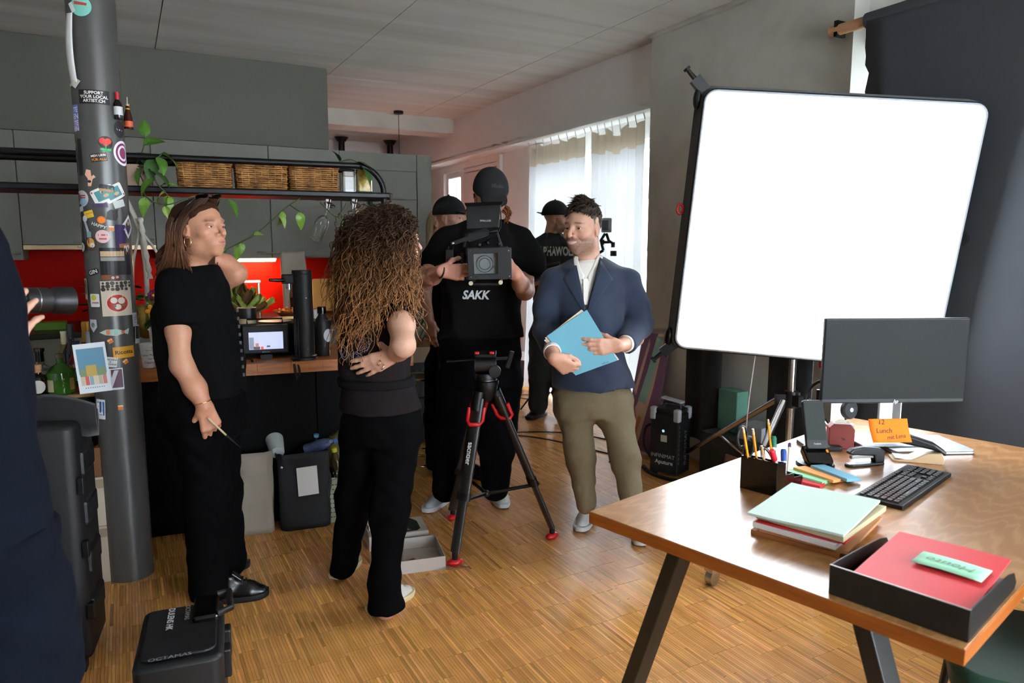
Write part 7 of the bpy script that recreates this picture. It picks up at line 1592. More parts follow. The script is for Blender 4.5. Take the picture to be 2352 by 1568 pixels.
for k in range(620):
    s = rh.choice((-1, 1, 1)); u = rh.random(); root = hA.w((s*(.004+.045*rh.random()), .068-.15*u, .113-.022*u)); side = hA.w((s*(.081+.007*rh.random()), .0-.085*u, .035-.03*rh.random())); low = hA.w((s*(.082+.01*rh.random()), -.02-.085*u, -.055-.02*rh.random()))
    if s > 0: end = np.array((0.228,3.102,1.423))*(1-u)+np.array((0.117,3.230,1.379))*u+np.array([rh.gauss(0, .010), rh.gauss(0, .012), rh.gauss(0, .022)])
    else: end = np.array((0.344,3.187,1.342))*(1-u)+np.array((0.149,3.303,1.387))*u+np.array([rh.gauss(0, .01), rh.gauss(0, .01), rh.gauss(0, .02)])
    pp.append(([root, side, low, end], rh.uniform(.45, 1.5)))
long_hair(A, pp, (.040, .016, .009), (.20, .078, .033), .0030)
MB().tube([hA.w((.083, .004+.017*math.cos(a), -.052+.021*math.sin(a))) for a in np.linspace(0, 2*PI, 25)[:-1]], .0018, 6, closed=True).build('earring', mat('gold', '#d8b27a', rough=.2, metal=1), A, smooth=180)
MB().tube([Vector(armR[-1])*.75+Vector(armR[-2])*.25+Vector((.034*math.cos(a), .034*math.sin(a), .008*math.cos(a))) for a in np.linspace(0, 2*PI, 25)[:-1]], .0018, 6, closed=True).build('bracelet', mat('gold', '#d8b27a'), A, smooth=180)
sg_ = thing('sunglasses', 'dark sunglasses pushed up onto the brown haired woman\'s head', 'sunglasses', hA.w((0, .05, .125)), world=True)
for q in (-1, 1): MB().sphere(hA.w((q*.034, .058, .121)), (.030, .022, .004), 16, 8, Matrix(hA.R.tolist()) @ Matrix.Rotation(.5, 3, 'X')).build('lens', gb2, sg_, smooth=180); MB().tube([hA.w((q*.066, .05, .112)), hA.w((q*.088, -.01, .066)), hA.w((q*.086, -.05, .03))], .0028, 6).build('temple', gb2, sg_, smooth=180)
MB().tube([hA.w((-.008, .064, .122)), hA.w((.008, .064, .122))], .003, 6).build('bridge', steel, sg_)
br = thing('makeup_brush', 'slim black brush with beige handle held in the woman\'s hand', 'brush', (0.280,2.915,0.804), world=True); MB().tube([(0.250,2.942,0.844), (0.307,2.889,0.781)], .004, 8).build('handle', mat('brush_beige', '#c8b090', rough=.4), br, smooth=60); MB().tube([(0.307,2.889,0.781), (0.351,2.854,0.735)], [.005, .002], 8).build('bristles', black_plastic, br, smooth=60)
for k in range(9): p = Vector((0.380,2.975,1.254))*(1-k/8)+Vector((0.391,2.969,0.999))*k/8; MB().box(p, (.008, .012, .013)).build('print', mat('tee_print', '#3c3a3c', rough=.8), A)
# ---- curly haired woman, back to the camera
hB = Head((0.965,2.774,1.523), HU*.80+HV*.60, sc=.98, male=False)
bR = [(0.979,2.766,1.285), (0.944,2.671,1.198), (0.921,2.593,1.126), (0.923,2.649,1.097), (0.921,2.684,1.079)]
bL = [(0.818,2.966,1.277), (0.832,3.072,1.099), (0.947,3.101,1.049)]
B = figure('woman with long curly hair seen from behind, hand on her hip', (.87, 2.93), hB, SK['light'], (0.954,2.814,1.371), [((0.952,2.826,1.335), (.07, .07, .05))],
    [(bR, [.052, .050, .044, .036, .028], (HU*-.93+Vector((0, 0, -.38)), HV, Vector((0, 0, 1)), ((.10, .15, .1), (.12, .15, .1), (.14, .2, .1), (.2, .25, .15)), ((.5, .7, .5), (.3, .8, .5), (.3, .8, .4)), dict(spread=.12))), (bL, [.045, .04, .028], (HU, HV, Vector((0, 0, 1)), ((.3, .4, .3),)*4, ((.7, .6, .2),)*3))],
    [(1.379,0.959,2.823,0.055,0.050), (1.349,0.953,2.837,0.092,0.085), (1.290,0.921,2.854,0.132,0.120), (1.191,0.903,2.864,0.147,0.135), (1.082,0.893,2.869,0.150,0.130), (0.990,0.892,2.870,0.149,0.125), (0.950,0.901,2.865,0.145,0.120), (0.935,0.904,2.863,0.149,0.125), (0.870,0.910,2.860,0.162,0.150), (0.827,0.914,2.858,0.168,0.160)], mat('dark_linen', '#1c1718', rough=.95, var=.2, scale=20, bump=.2, bscale=180, spec=.12),
    [([(0.977,2.779,1.284), (0.965,2.728,1.232), (0.957,2.699,1.190)], [.066, .068, .064]), ([(0.826,2.962,1.273), (0.825,3.031,1.176)], [.06, .06])],
    [([(0.851,2.903,0.737), (0.828,2.995,0.416), (0.785,3.086,0.030)], [.098, .074, .056]), ([(0.967,2.807,0.745), (0.908,2.759,0.421), (0.865,2.714,0.145), (0.857,2.684,0.032)], [.102, .076, .056, .078])],
    [(0.876,0.912,2.859,0.135,0.115), (0.814,0.916,2.857,0.152,0.140), (0.692,0.915,2.858,0.158,0.140)], fold=.004, topname='blouse')
rs_ = mat('silver_trainer', '#b8b4ac', rough=.5, var=.15); cs_ = mat('cream_sole', '#c9b890', rough=.6)
shoe(B, (0.804,2.741,0.000), (1.023,2.819,0.000), rs_, cs_, .075, .044, lace=mat('pink_lace', '#c8746e', rough=.6)); shoe(B, (0.756,3.113,0.000), (0.905,3.251,0.000), rs_, cs_, .075, .044)
MB().tube([Vector(bR[-1])+Vector((.0, 0, .0))+Vector((.02*math.sin(a)*.2, .034*math.cos(a), .036*math.sin(a))) for a in np.linspace(0, 2*PI, 25)[:-1]], .0022, 6, closed=True).build('bracelet', mat('gold', '#d8b27a'), B, smooth=180)
for x, y in ((871, 833), (879, 840)): MB().tube([Vector((0.858,2.695,1.049) if x == 871 else (0.871,2.694,1.033))+Vector((.004*math.sin(a), .011*math.cos(a), .011*math.sin(a))) for a in np.linspace(0, 2*PI, 17)[:-1]], .0022, 5, closed=True).build('ring', chrome if x > 875 else mat('gold', '#d8b27a'), B, smooth=180)
b = Body(); b.loft([(0.928,0.902,2.864,0.162,0.142), (0.965,0.896,2.867,0.162,0.142)], .01); link('belt', npmesh('belt', [b.mesh(.007)]), mat('belt_linen', '#141213', rough=.95, spec=.1), B)
bv = bvh_of(figure.top); pr = mat('lilac_print', '#8f8aa8', rough=.8)
def outline(pts, parent, bv, m, away=HV, r=.0011):
    q = []
    for p in pts:
        p = Vector(p); h = bv.ray_cast(p-away*.4, away, 1.0)
        q.append((h[0]-away*.002) if h[0] is not None else p)
    MB().tube(q, r, 5, closed=True).build('print', m, parent, smooth=180)
def ring_at(c, a, b_, rot, n=22, lump=0): return [Vector(c)+HU*(a*(1+lump*math.cos(3*t))*math.cos(t)*math.cos(rot)-b_*math.sin(t)*math.sin(rot))+Vector((0, 0, 1))*(a*math.cos(t)*math.sin(rot)+b_*(1+lump*math.sin(2*t))*math.sin(t)*math.cos(rot)) for t in np.linspace(0, 2*PI, n+1)[:-1]]
for c, a, b_, r0, lp in (((0.732,2.785,1.081), .018, .031, .35, .1), ((0.775,2.762,1.069), .021, .014, .2, .3), ((0.807,2.745,1.112), .020, .036, -.45, .25), ((0.818,2.739,1.207), .016, .036, .25, .05)):
    outline(ring_at(c, a, b_, r0, lump=lp), B, bv, pr); outline(ring_at(c, a*.62, b_*.62, r0, lump=lp), B, bv, pr)
outline([Vector((0.801,2.748,1.248)), Vector((0.813,2.742,1.261)), Vector((0.810,2.743,1.270)), Vector((0.797,2.751,1.253))], B, bv, pr)
# curls
b = hB.hairline(.014, low=-.12); b.chain(ch(hB.w((0, -.06, .02)), (0.886,2.771,1.408), (0.812,2.788,1.272), (0.783,2.803,1.176)), [.078, .088, .075, .035], .05); b.chain(ch(hB.w((.05, -.02, -.02)), (0.952,2.701,1.392), (0.983,2.696,1.272)), [.03, .034, .018], .04)
m = b.mesh(.007, noise=.008, nf=110); link('hair_volume', npmesh('hair', [m], [np.tile(np.array([.050, .022, .011]), (len(m[0]), 1))]), attr_mat('hair_base'), B)
items = []; rc_ = random.Random(5); E0 = [np.array(p) for p in ((0.724,2.858,1.287), (0.733,2.830,1.141), (0.777,2.761,1.134), (0.826,2.724,1.153), (0.858,2.672,1.278), (0.908,2.645,1.353), (0.959,2.641,1.361), (0.993,2.668,1.213), (1.019,2.699,1.339), (0.754,2.842,1.374), (0.756,2.750,1.243), (0.797,2.716,1.218))]
for k in range(2300):
    a = rc_.uniform(0, 2*PI); e = rc_.uniform(.15, 1.5); root = hB.w((.080*math.cos(a)*math.cos(e), -.016+.098*math.sin(a)*math.cos(e)-.01, .036+.090*math.sin(e)))
    loc = hB.loc(np.array([root]))[0]
    if loc[1] > .05 and loc[2] < .07: continue
    end = E0[rc_.randrange(len(E0))]+np.array([rc_.gauss(0, .030), rc_.gauss(0, .04), rc_.gauss(0, .05)])
    out = (root-hB.w((0, -.02, .03))); out /= np.linalg.norm(out); mid = root*.55+end*.45+out*.055+np.array([0, 0, .03])
    frac = rc_.uniform(.75, 1.0); P = spline([root, root+out*.018+np.array([0, 0, -.01]), mid, root*(1-frac)+end*frac], 9)
    P = np.array([tuple(p) for p in P]); n = 84; tt = np.linspace(0, len(P)-1, n); P = np.stack([np.interp(tt, np.arange(len(P)), P[:, q]) for q in range(3)], 1); s_ = np.linspace(0, 1, n)
    l_ = hB.loc(P)
    if ((l_[:, 1] > .045) & (l_[:, 2] < .060) & (l_[:, 2] > -.16)).any(): continue
    tw = rc_.uniform(9, 22); hr = rc_.uniform(.005, .015); ph = rc_.uniform(0, 6); bs_ = np.array(basis(Vector(P[-1]-P[0]))); fz = rc_.uniform(.4, 1); a_ = tw*s_*PI+ph+1.3*np.sin(5*s_+ph); rr_ = hr*np.minimum(1, s_*2.2)
    P = P+(bs_[:, 0][None]*np.cos(a_)[:, None]+bs_[:, 1][None]*np.sin(a_)[:, None]*fz)*rr_[:, None]
    q_ = np.clip((1.62-P[:, 2])/.42, 0, 1); q_ = q_*q_*(3-2*q_); wgt = rc_.uniform(.45, 1.45); tip = np.array((.36, .165, .060) if P[-1, 0] > .70 else (.20, .085, .034))
    items.append((P, .0025*(1-.5*s_), (np.array((.045, .020, .011))[None]*(1-q_[:, None])+tip[None]*q_[:, None])*wgt))
fast_tubes('curls', items, attr_mat('hair_strand'), B)
# ---- camera operator
hC = Head((1.746,3.489,1.764), HU*.16-HV*.86+Vector((0, 0, -.46)), sc=1.06)
cL = [(1.508,3.617,1.457), (1.376,3.529,1.330), (1.341,3.321,1.356), (1.317,3.152,1.387)]
cR = [(1.913,3.400,1.445), (1.850,3.297,1.270), (1.753,3.168,1.314), (1.663,3.045,1.368)]
fist = ((.9, 1.1, .7),)*4
black_loose = mat('washed_black_tee', '#131212', rough=.95, var=.25, scale=10, bump=.15, bscale=80, spec=.1)
Cp = figure('tall camera operator in black cap and loose black t-shirt', (1.66, 3.60), hC, SK['pink'], (1.749,3.544,1.621), [((1.737,3.551,1.586), (.08, .08, .05))],
    [(cL, [.050, .046, .041, .030], (HU*.75-HV*.2+Vector((0, 0, -.05)), HV*.9+HU*.3, Vector((0, 0, 1)), fist, ((.5, .7, .5), (.6, .3, .8), (.5, 0, .9)))), (cR, [.050, .046, .041, .030], (Vector((0, 0, .35))-HU*.8, HV, Vector((0, 0, 1)), ((.4, .6, .4),)*4, ((.7, .5, .3),)*3))],
    [(1.644,1.743,3.547,0.102,0.060), (1.614,1.738,3.550,0.171,0.100), (1.539,1.728,3.544,0.218,0.140), (1.374,1.719,3.538,0.213,0.155), (1.185,1.711,3.531,0.212,0.170), (1.012,1.706,3.533,0.237,0.185)], black_loose,
    [([(1.553,3.627,1.527), (1.489,3.616,1.422), (1.442,3.584,1.359)], [.085, .090, .088]), ([(1.894,3.444,1.527), (1.921,3.395,1.422), (1.927,3.358,1.330)], [.085, .092, .092])],
    [([(1.613,3.618,0.719), (1.559,3.612,0.427), (1.523,3.609,0.151)], [.125, .105, .082]), ([(1.810,3.511,0.719), (1.783,3.492,0.427), (1.762,3.480,0.156)], [.125, .102, .078])],
    [(1.076,1.709,3.543,0.216,0.160), (0.893,1.706,3.556,0.229,0.170), (0.746,1.705,3.557,0.226,0.160)], mat('black_denim', '#08090d', rough=.9, var=.3, bump=.15, bscale=70, spec=.1), fold=.010, hh=.0048, hem=.085)
bv = bvh_of(figure.top); wp = mat('white_print', '#c6cacc', rough=.7)
decal('SAKK', .062, wp, Cp, bv, (1.582,3.350,1.248), HU, Vector((0, 0, 1)), HV, bold=.002, shear=.25, width=.148)
grs = mat('grey_trainer', '#a9aeb2', rough=.6, var=.1); wss = mat('white_sole', '#cfd2d4', rough=.5)
shoe(Cp, (1.672,3.896,0.000), (1.415,3.674,-0.000), grs, wss, .08, .05, lace=black_plastic, tongue=fabric_black); shoe(Cp, (1.957,3.870,0.000), (1.842,3.522,0.000), mat('cream_trainer', '#c2c2ba', rough=.6), wss, .08, .05, lace=black_plastic, tongue=fabric_black)
for P, n in (([hC.w((-.078, -.03, .0)), (1.662,3.557,1.701), (1.654,3.562,1.627)], 26), ([hC.w((.078, -.02, .0)), (1.822,3.448,1.688), (1.818,3.451,1.635)], 26)):
    long_hair(Cp, [([np.array(q)+np.array([rh.gauss(0, .008) for _ in range(3)]) for q in P], rh.uniform(.7, 1.3)) for _ in range(n)], (.10, .030, .012), (.30, .11, .045), .006)
def cap(parent, h, m, t=.016, tilt=0., brim=1, back=False, name='cap'):
    b = h.hairline(t, ([-.2, .022, .0221, .2], [-.2, -.2, .2, .2]), low=.020+tilt, top=.012); f = -1 if back else 1
    if brim:
        R = h.R @ np.array(Matrix.Rotation(math.radians(-14), 3, 'X')); b.ell(h.w((0, f*.105, .034)), np.array((.070, .070, .006))*h.s, R, .012)
    o = link(name, npmesh(name, [b.mesh(.005)]), m, parent); MB().sphere(h.w((0, -.016, .036+.080+t+.012)), .008).build('button', m, o, smooth=180); return o
capm = mat('black_cap', '#121314', rough=.9, var=.2, bump=.1, bscale=250)
co_ = cap(Cp, hC, capm); bvc = BVHTree.FromPolygons([v.co for v in co_.data.vertices], [p.vertices for p in co_.data.polygons])
decal('Molo', .03, mat('cap_stitch', '#2c2e30', rough=.7), co_, bvc, (1.686,3.294,1.811), HU, Vector((0, 0, 1)), HV, bold=.001, name='stitching')
MB().tube([Vector(cL[-1])+Vector((.008*math.sin(a), .030*math.cos(a), .032*math.sin(a))) for a in np.linspace(0, 2*PI, 19)[:-1]], .005, 6, closed=True).build('bead_bracelet', mat('dark_beads', '#1a1614', rough=.4), Cp, smooth=180)
# ---- man in the navy blazer
hD = Head((1.956,2.922,1.588), HU*-.62-HV*.78+Vector((0, 0, -.03)), sc=1.04, smile=1); hD.hl = ([-.12, -.075, -.045, -.02, .0, .04, .062, .088, .13], [-.060, -.050, -.030, -.006, .008, .020, .044, .076, .14])
dL = [(1.743,2.855,1.051), (1.700,2.776,1.027), (1.665,2.704,1.008)]; dR = [(2.146,2.729,1.062), (2.056,2.687,1.051), (1.978,2.649,1.049)]
navy = mat('navy_blazer', '#1f2a3f', rough=.85, var=.10, scale=60, bump=.12, bscale=400, sheen=.15)
D = figure('smiling man in navy blazer and white shirt holding a blue folder', (2.1, 2.95), hD, SK['light'], (1.997,2.934,1.421), [((1.983,2.919,1.367), (.075, .07, .06))],
    [(dL, [.035, .032, .029], (HU*.55+Vector((0, 0, -.40))+HV*.10, HV*.9+HU*.45, Vector((0, 0, 1))+HU*.4, ((.75, 1.0, .5), (.8, 1.05, .5), (.85, 1.1, .5), (.9, 1.1, .6)), ((.80, .45, .3), (.95, .0, .35), (1, -.1, .4)))), (dR, [.036, .033, .029], (HU*-.95+Vector((0, 0, -.02))-HV*.22, HV, Vector((0, 0, 1)), ((.18, .32, .25), (.28, .35, .25), (.32, .38, .25), (.36, .4, .3)), ((.6, .5, .6), (.7, .2, .7), (.8, 0, .6)), dict(spread=.10)))],
    [(1.455,2.001,2.932,0.055,0.055), (1.425,2.003,2.931,0.108,0.085), (1.392,2.005,2.918,0.168,0.115), (1.314,1.999,2.911,0.195,0.140), (1.176,1.989,2.904,0.172,0.150), (1.047,1.985,2.907,0.158,0.145), (0.917,1.996,2.901,0.183,0.165), (0.821,2.007,2.895,0.203,0.178)], navy,
    [([(1.841,2.995,1.328), (1.800,2.983,1.210), (1.773,2.952,1.097), (1.738,2.846,1.024)], [.066, .062, .057, .046]), ([(2.155,2.826,1.328), (2.189,2.797,1.208), (2.193,2.772,1.118), (2.049,2.690,1.049)], [.068, .062, .058, .047])],
    [([(1.928,2.937,0.720), (1.924,2.871,0.492), (1.931,2.822,0.248)], [.094, .068, .052]), ([(2.100,2.845,0.720), (2.071,2.701,0.494), (2.013,2.528,0.206)], [.094, .066, .052])],
    [(0.906,2.004,2.897,0.157,0.120), (0.775,2.009,2.894,0.184,0.140), (0.676,2.014,2.891,0.180,0.130)], mat('olive_trousers', '#756a52', rough=.9, var=.1, scale=70, bump=.12, bscale=300), beard=.85, bcol=(.09, .055, .04), lips=(.46, .18, .15), fold=.003, topname='blazer', look=(-.1, 0), scalp=(.05, .035, .025), hem=.095)
# open the blazer front: shirt shows in the V
Vt = Vector((1.863,2.745,1.203)); Va = Vector((1.818,2.769,1.442)); Vb = Vector((1.913,2.718,1.442)); ns = []
bz = figure.top; bm = bmesh.new(); bm.from_mesh(bz.data); dele = []
def uv_(p): return (p.dot(HU), p.z)
tri = [uv_(Vt), uv_(Va+(Va-Vt)*.4), uv_(Vb+(Vb-Vt)*.4)]
def inside(p):
    x, z = uv_(p); s = []
    for i in range(3): (x1, z1), (x2, z2) = tri[i], tri[(i+1) % 3]; s.append((x2-x1)*(z-z1)-(z2-z1)*(x-x1))
    return all(v < 0 for v in s) or all(v > 0 for v in s)
cam_o = Vector((0, 0, 1.5))
def to_plane(p, Dh=3.3): d = p-cam_o; return cam_o+d*(Dh/d.dot(HV))
for e_ in (Va, Vb): bmesh.ops.bisect_plane(bm, geom=bm.verts[:]+bm.edges[:]+bm.faces[:], plane_co=cam_o, plane_no=(Vt-cam_o).cross(e_-cam_o).normalized())
for f in bm.faces:
    c = f.calc_center_median()
    if c.dot(HV) < 3.50 and inside(to_plane(c)): dele.append(f)
bmesh.ops.delete(bm, geom=dele, context='FACES'); bm.to_mesh(bz.data); bm.free()
so_ = bz.modifiers.new('thick', 'SOLIDIFY'); so_.thickness = .004; so_.offset = 1
b = Body(); b.loft([(1.446,1.995,2.924,0.047,0.050), (1.421,1.995,2.919,0.095,0.075), (1.377,1.999,2.911,0.151,0.098), (1.304,1.991,2.903,0.169,0.120), (1.133,1.990,2.904,0.152,0.128)], .02); m = b.mesh(.007, noise=.001); ws = mat('white_shirt', '#ddd8d0', rough=.8, var=.03, bump=.04)
sh = link('shirt', npmesh('shirt', [m]), ws, D)
for q in (([(1.939,2.931,1.463), (1.910,2.879,1.419), (1.912,2.832,1.363)], 1), ([(2.024,2.885,1.468), (1.972,2.845,1.419), (1.923,2.826,1.358)], -1)):
    P = [Vector(p) for p in q[0]]; g = MB(); g.grid(lambda u, v: spline(P, 4)[min(8, int(u*8))]+HU*(-q[1])*.024*v*(1-.3*u)+Vector((0, 0, -1))*.030*v*(.4+u)-HV*.012*v, 8, 3); o = g.build('collar', ws, sh, smooth=180); o.modifiers.new('thick', 'SOLIDIFY').thickness = .004
MB().bar((1.907,2.818,1.351), (1.899,2.799,1.230), .022, .003).build('placket', ws, sh)
bv = bvh_of(bz)
def lapel(px):
    g = MB(); A_, B_, C_, D_ = [Vector(p) for p in px]; n = 6
    def f(u, v):
        p = (A_*(1-v)+B_*v)*(1-u)+(D_*(1-v)+C_*v)*u; d = (p-cam_o).normalized(); h = bv.ray_cast(cam_o+d*2.5, d, 2); return (h[0]-d*.007) if h[0] is not None else p
    g.grid(f, n, 12); o = g.build('lapel', navy, bz, smooth=180); o.modifiers.new('thick', 'SOLIDIFY').thickness = .004
lapel(((1.864,2.858,1.436), (1.891,2.798,1.205), (1.880,2.804,1.205), (1.820,2.882,1.350))); lapel(((1.976,2.798,1.436), (1.902,2.792,1.205), (1.915,2.785,1.205), (2.030,2.769,1.346)))
for P in ((dL[1], dL[2]), (dR[1], dR[2])): a, c = Vector(P[0]), Vector(P[1]); MB().lathe([(.040, -.01), (.041, .020), (.037, .022), (.036, -.01)], a, c-a, 24).build('cuff', ws, sh, smooth=40)
wsn = mat('white_leather', '#c8c4bc', rough=.5, var=.06)
shoe(D, (2.280,3.271,0.000), (2.032,3.031,0.000), wsn, wss, .085, .05, lace=paper_white); shoe(D, (2.416,2.954,0.000), (2.200,2.739,0.000), wsn, wss, .085, .05, lace=paper_white)
b = hD.hairline(.004, hD.hl, top=.014, thin=.06); link('hair_volume', npmesh('hair', [b.mesh(.005, noise=.003, nf=110)], None), mat('hair_dark', '#2a2018', rough=.6, var=.3, scale=60), D)
pp = []
for k in range(1100):
    a = rh.uniform(-PI, PI); e = rh.uniform(.25, 1.5); d = np.array((math.cos(a)*math.cos(e), math.sin(a)*math.cos(e), math.sin(e))); r = hD.w((.080*d[0], -.016+.098*d[1], .036+.094*d[2]))
    o = hD.R @ (d*(.06+.40*max(0, e-.55))+np.array((.20*rh.gauss(0, 1), .55+.30*rh.gauss(0, 1), .28*max(0, e-.5)-.25*(e < .6)))); ln = rh.uniform(.016, .030)+.022*max(0, e-.6); pp.append(([r-(hD.R @ d)*.006, r+o*ln*.5, r+o*ln+hD.R @ np.array((rh.gauss(0, .006), .008, -.006))], rh.uniform(.6, 1.4)))
long_hair(D, [q for q in pp if (lambda l: l[1] < np.interp(l[2], *hD.hl)+.004)(hD.loc(np.array([q[0][0]]))[0])], (.028, .017, .011), (.060, .040, .027), .0024, n=4)
fo = thing('folder', 'light blue paper folder held in front of the navy blazer', 'folder', (1.822,2.710,1.060), world=True)
def slab(px, dd, m, name, th=.003):
    c = [Vector(p) for p in px]; d = [p+HV*dd for p in c]; e = [p+HV*(dd+th) for p in c]
    MB()._add(d+e, [(3, 2, 1, 0), (4, 5, 6, 7), (0, 1, 5, 4), (1, 2, 6, 5), (2, 3, 7, 6), (3, 0, 4, 7)]).build(name, m, fo)
slab(((1.849,2.718,1.215), (1.965,2.633,0.985), (1.790,2.716,0.916), (1.684,2.796,1.096)), 0, mat('blue_card', '#62a0b2', rough=.65, var=.04), 'cover')
slab(((1.831,2.734,1.215), (1.974,2.634,0.986), (1.786,2.724,0.923), (1.679,2.804,1.086)), .004, mat('cream_sheet', '#d8ccb4', rough=.8), 'sheets'); slab(((1.835,2.732,1.213), (1.972,2.635,0.990), (1.775,2.730,0.948), (1.676,2.806,1.074)), .008, mat('pink_sheet', '#d8bcc0', rough=.8), 'sheets')
put_text('lettering', 'BIELLA', .010, mat('print_dark', '#2c4a52', rough=.7), fo, Vector((1.912,2.656,0.974))-HV*.002, (Vector((1.965,2.633,0.985))-Vector((1.790,2.716,0.916))).normalized(), (Vector((1.849,2.718,1.215))-Vector((1.965,2.633,0.985))).normalized())
# ---- man in black cap behind the operator
hE = Head((1.847,4.252,1.677), HU*.86-HV*.40, sc=1.0)
eL = [(1.722,4.274,1.436), (1.653,4.243,1.192), (1.669,4.189,1.036)]
E_ = figure('bearded man in a black cap half hidden behind the operator', (1.25, 4.70), hE, SK['light'], (1.842,4.301,1.518), [((1.836,4.304,1.476), (.07, .07, .05))],
    [(eL, [.045, .042, .029], (Vector((0.02, 0, -1)), HV+HU*.3, HU*.5-HV, ((.3, .4, .3), (.35, .45, .3), (.4, .5, .3), (.45, .5, .3)), ((.8, .5, .2), (.9, .2, .3), (.9, 0, .3))))],
    [(1.540,1.847,4.298,0.062,0.060), (1.501,1.852,4.295,0.119,0.100), (1.407,1.851,4.284,0.157,0.130), (1.183,1.858,4.281,0.148,0.140), (0.913,1.855,4.282,0.149,0.150)], black_tee,
    [([(1.739,4.288,1.435), (1.693,4.267,1.299)], [.07, .07])], [([(1.788,4.329,0.724), (1.771,4.338,0.373), (1.762,4.343,0.039)], [.10, .085, .07]), ([(1.914,4.262,0.724), (1.916,4.261,0.373), (1.924,4.256,0.039)], [.10, .085, .07])],
    [(0.940,1.863,4.289,0.145,0.140), (0.695,1.861,4.290,0.146,0.140)], beard=.85, bcol=(.16, .08, .035), hh=.0055)
cap(E_, hE, capm); fr = HU*.8-HV*.5
for x in (1003, 1066): p = Vector((1.761,4.342,0.000) if x == 1003 else (1.923,4.255,0.000)); shoe(E_, p, p+HU*.2-HV*.2, shb, shs)
# ---- man with glasses in the far doorway light
hF = Head((3.272,5.280,1.741), HU*.92-HV*.36, sc=1.06)
fL = [(3.075,5.329,1.469), (2.998,5.223,1.217), (3.036,5.089,1.239), (3.093,4.991,1.270)]
charc = mat('charcoal_tee', '#26282a', rough=.95, var=.15, bump=.1, bscale=80)
F_ = figure('man with glasses and backward cap in a printed charcoal t-shirt', (3.3, 5.45), hF, SK['light'], (3.241,5.320,1.579), [((3.241,5.319,1.539), (.08, .08, .05))],
    [(fL, [.048, .044, .038, .030], (HU+Vector((0, 0, .1)), HV, Vector((0, 0, 1)), fist, ((.7, .5, .4),)*3))],
    [(1.620,3.250,5.314,0.071,0.060), (1.579,3.247,5.316,0.134,0.110), (1.487,3.241,5.308,0.177,0.140), (1.227,3.241,5.297,0.174,0.150), (0.956,3.249,5.292,0.168,0.150)], charc,
    [([(3.126,5.359,1.469), (3.054,5.307,1.333)], [.085, .09]), ([(3.335,5.189,1.469), (3.321,5.084,1.335)], [.085, .085])],
    [([(3.169,5.336,0.736), (3.150,5.346,0.429), (3.138,5.352,0.118)], [.12, .095, .085]), ([(3.299,5.266,0.736), (3.318,5.255,0.429), (3.334,5.247,0.098)], [.12, .095, .085])],
    [(1.002,3.234,5.301,0.151,0.150), (0.736,3.232,5.301,0.155,0.150)], mat('dark_grey_trousers', '#1c1e1e', rough=.9, var=.2, bump=.15), beard=.85, bcol=(.07, .045, .03), hh=.0065, fold=.008)
bv = bvh_of(figure.top); decal('ALPHAWOLF', .10, mat('grey_print', '#b4b8b4', rough=.8), F_, bv, (3.159,5.114,1.459), HU, Vector((0, 0, 1)), HV, bold=.004, width=.33)
cap(F_, hF, capm, back=True)
for q in (-1, 1): MB().tube([hF.w((q*.032+.022*math.cos(a), .098, .002+.018*math.sin(a))) for a in np.linspace(0, 2*PI, 17)[:-1]], .002, 5, closed=True).build('glasses_rim', mat('clear_frame', '#c8b8b0', rough=.2), F_, smooth=180); MB().tube([hF.w((q*.054, .096, .004)), hF.w((q*.078, .0, .004))], .002, 5).build('glasses_temple', mat('clear_frame', '#fff'), F_)
p = Vector((3.255,5.441,0.000)); shoe(F_, p, p-HU*.16-HV*.2, shb, shs, .10, .05, lace=black_plastic); p = Vector((3.391,5.292,0.000)); shoe(F_, p, p+HU*.16-HV*.2, shb, shs, .10, .05)
# ---- photographer cut off by the frame
hG = Head((-0.350,1.948,1.714), HU*.95+HV*.3, sc=1.0)
gR = [(-0.374,1.950,1.432), (-0.377,1.951,1.224), (-0.315,1.986,1.194), (-0.255,1.976,1.225)]
nv = mat('navy_jacket', '#0b0f19', rough=.9, var=.2, bump=.06, spec=.1)
G_ = figure('photographer in dark navy clothes cut off by the picture edge', (-.42, 1.66), hG, SK['light'], (-0.377,1.962,1.607), [((-0.383,1.966,1.579), (.07, .07, .05))],
    [(gR, [.045, .043, .036, .029], (Vector((0, 0, 1))+HU*.25, HV, HU*-1, ((.25, .3, .25), (.3, .3, .25), (.35, .4, .3), (.5, .5, .3)), ((.7, .6, .5),)*3))],
    [(1.616,-0.376,1.962,0.065,0.060), (1.579,-0.371,1.959,0.111,0.100), (1.506,-0.367,1.946,0.148,0.150), (1.378,-0.366,1.923,0.166,0.170), (1.232,-0.367,1.900,0.175,0.170), (1.028,-0.373,1.881,0.186,0.180), (0.872,-0.367,1.855,0.204,0.190)], nv,
    [([(-0.370,1.936,1.451), (-0.374,1.938,1.236), (-0.335,1.962,1.204)], [.065, .062, .05])],
    [([(-0.432,1.890,0.704), (-0.421,1.872,0.159), (-0.430,1.877,-0.040)], [.15, .12, .10]), ([(-0.271,1.735,0.737), (-0.294,1.725,0.224), (-0.301,1.728,0.035)], [.13, .12, .10])],
    [(0.901,-0.362,1.852,0.197,0.190), (0.715,-0.352,1.824,0.213,0.200), (0.582,-0.348,1.810,0.221,0.190)], nv, topname='jacket', fold=.004)
link('hair_volume', npmesh('hair', [hG.hairline(.014).mesh(.008, noise=.003)]), mat('hair_dark', '#000'), G_)
pc2 = thing('photo_camera', 'black camera lens held by the photographer at the picture edge', 'camera', (-0.199,1.946,1.380), world=True)
a, c = Vector((-0.248,2.018,1.377)), Vector((-0.120,2.085,1.368)); dd = (c-a).normalized(); L = (c-a).length
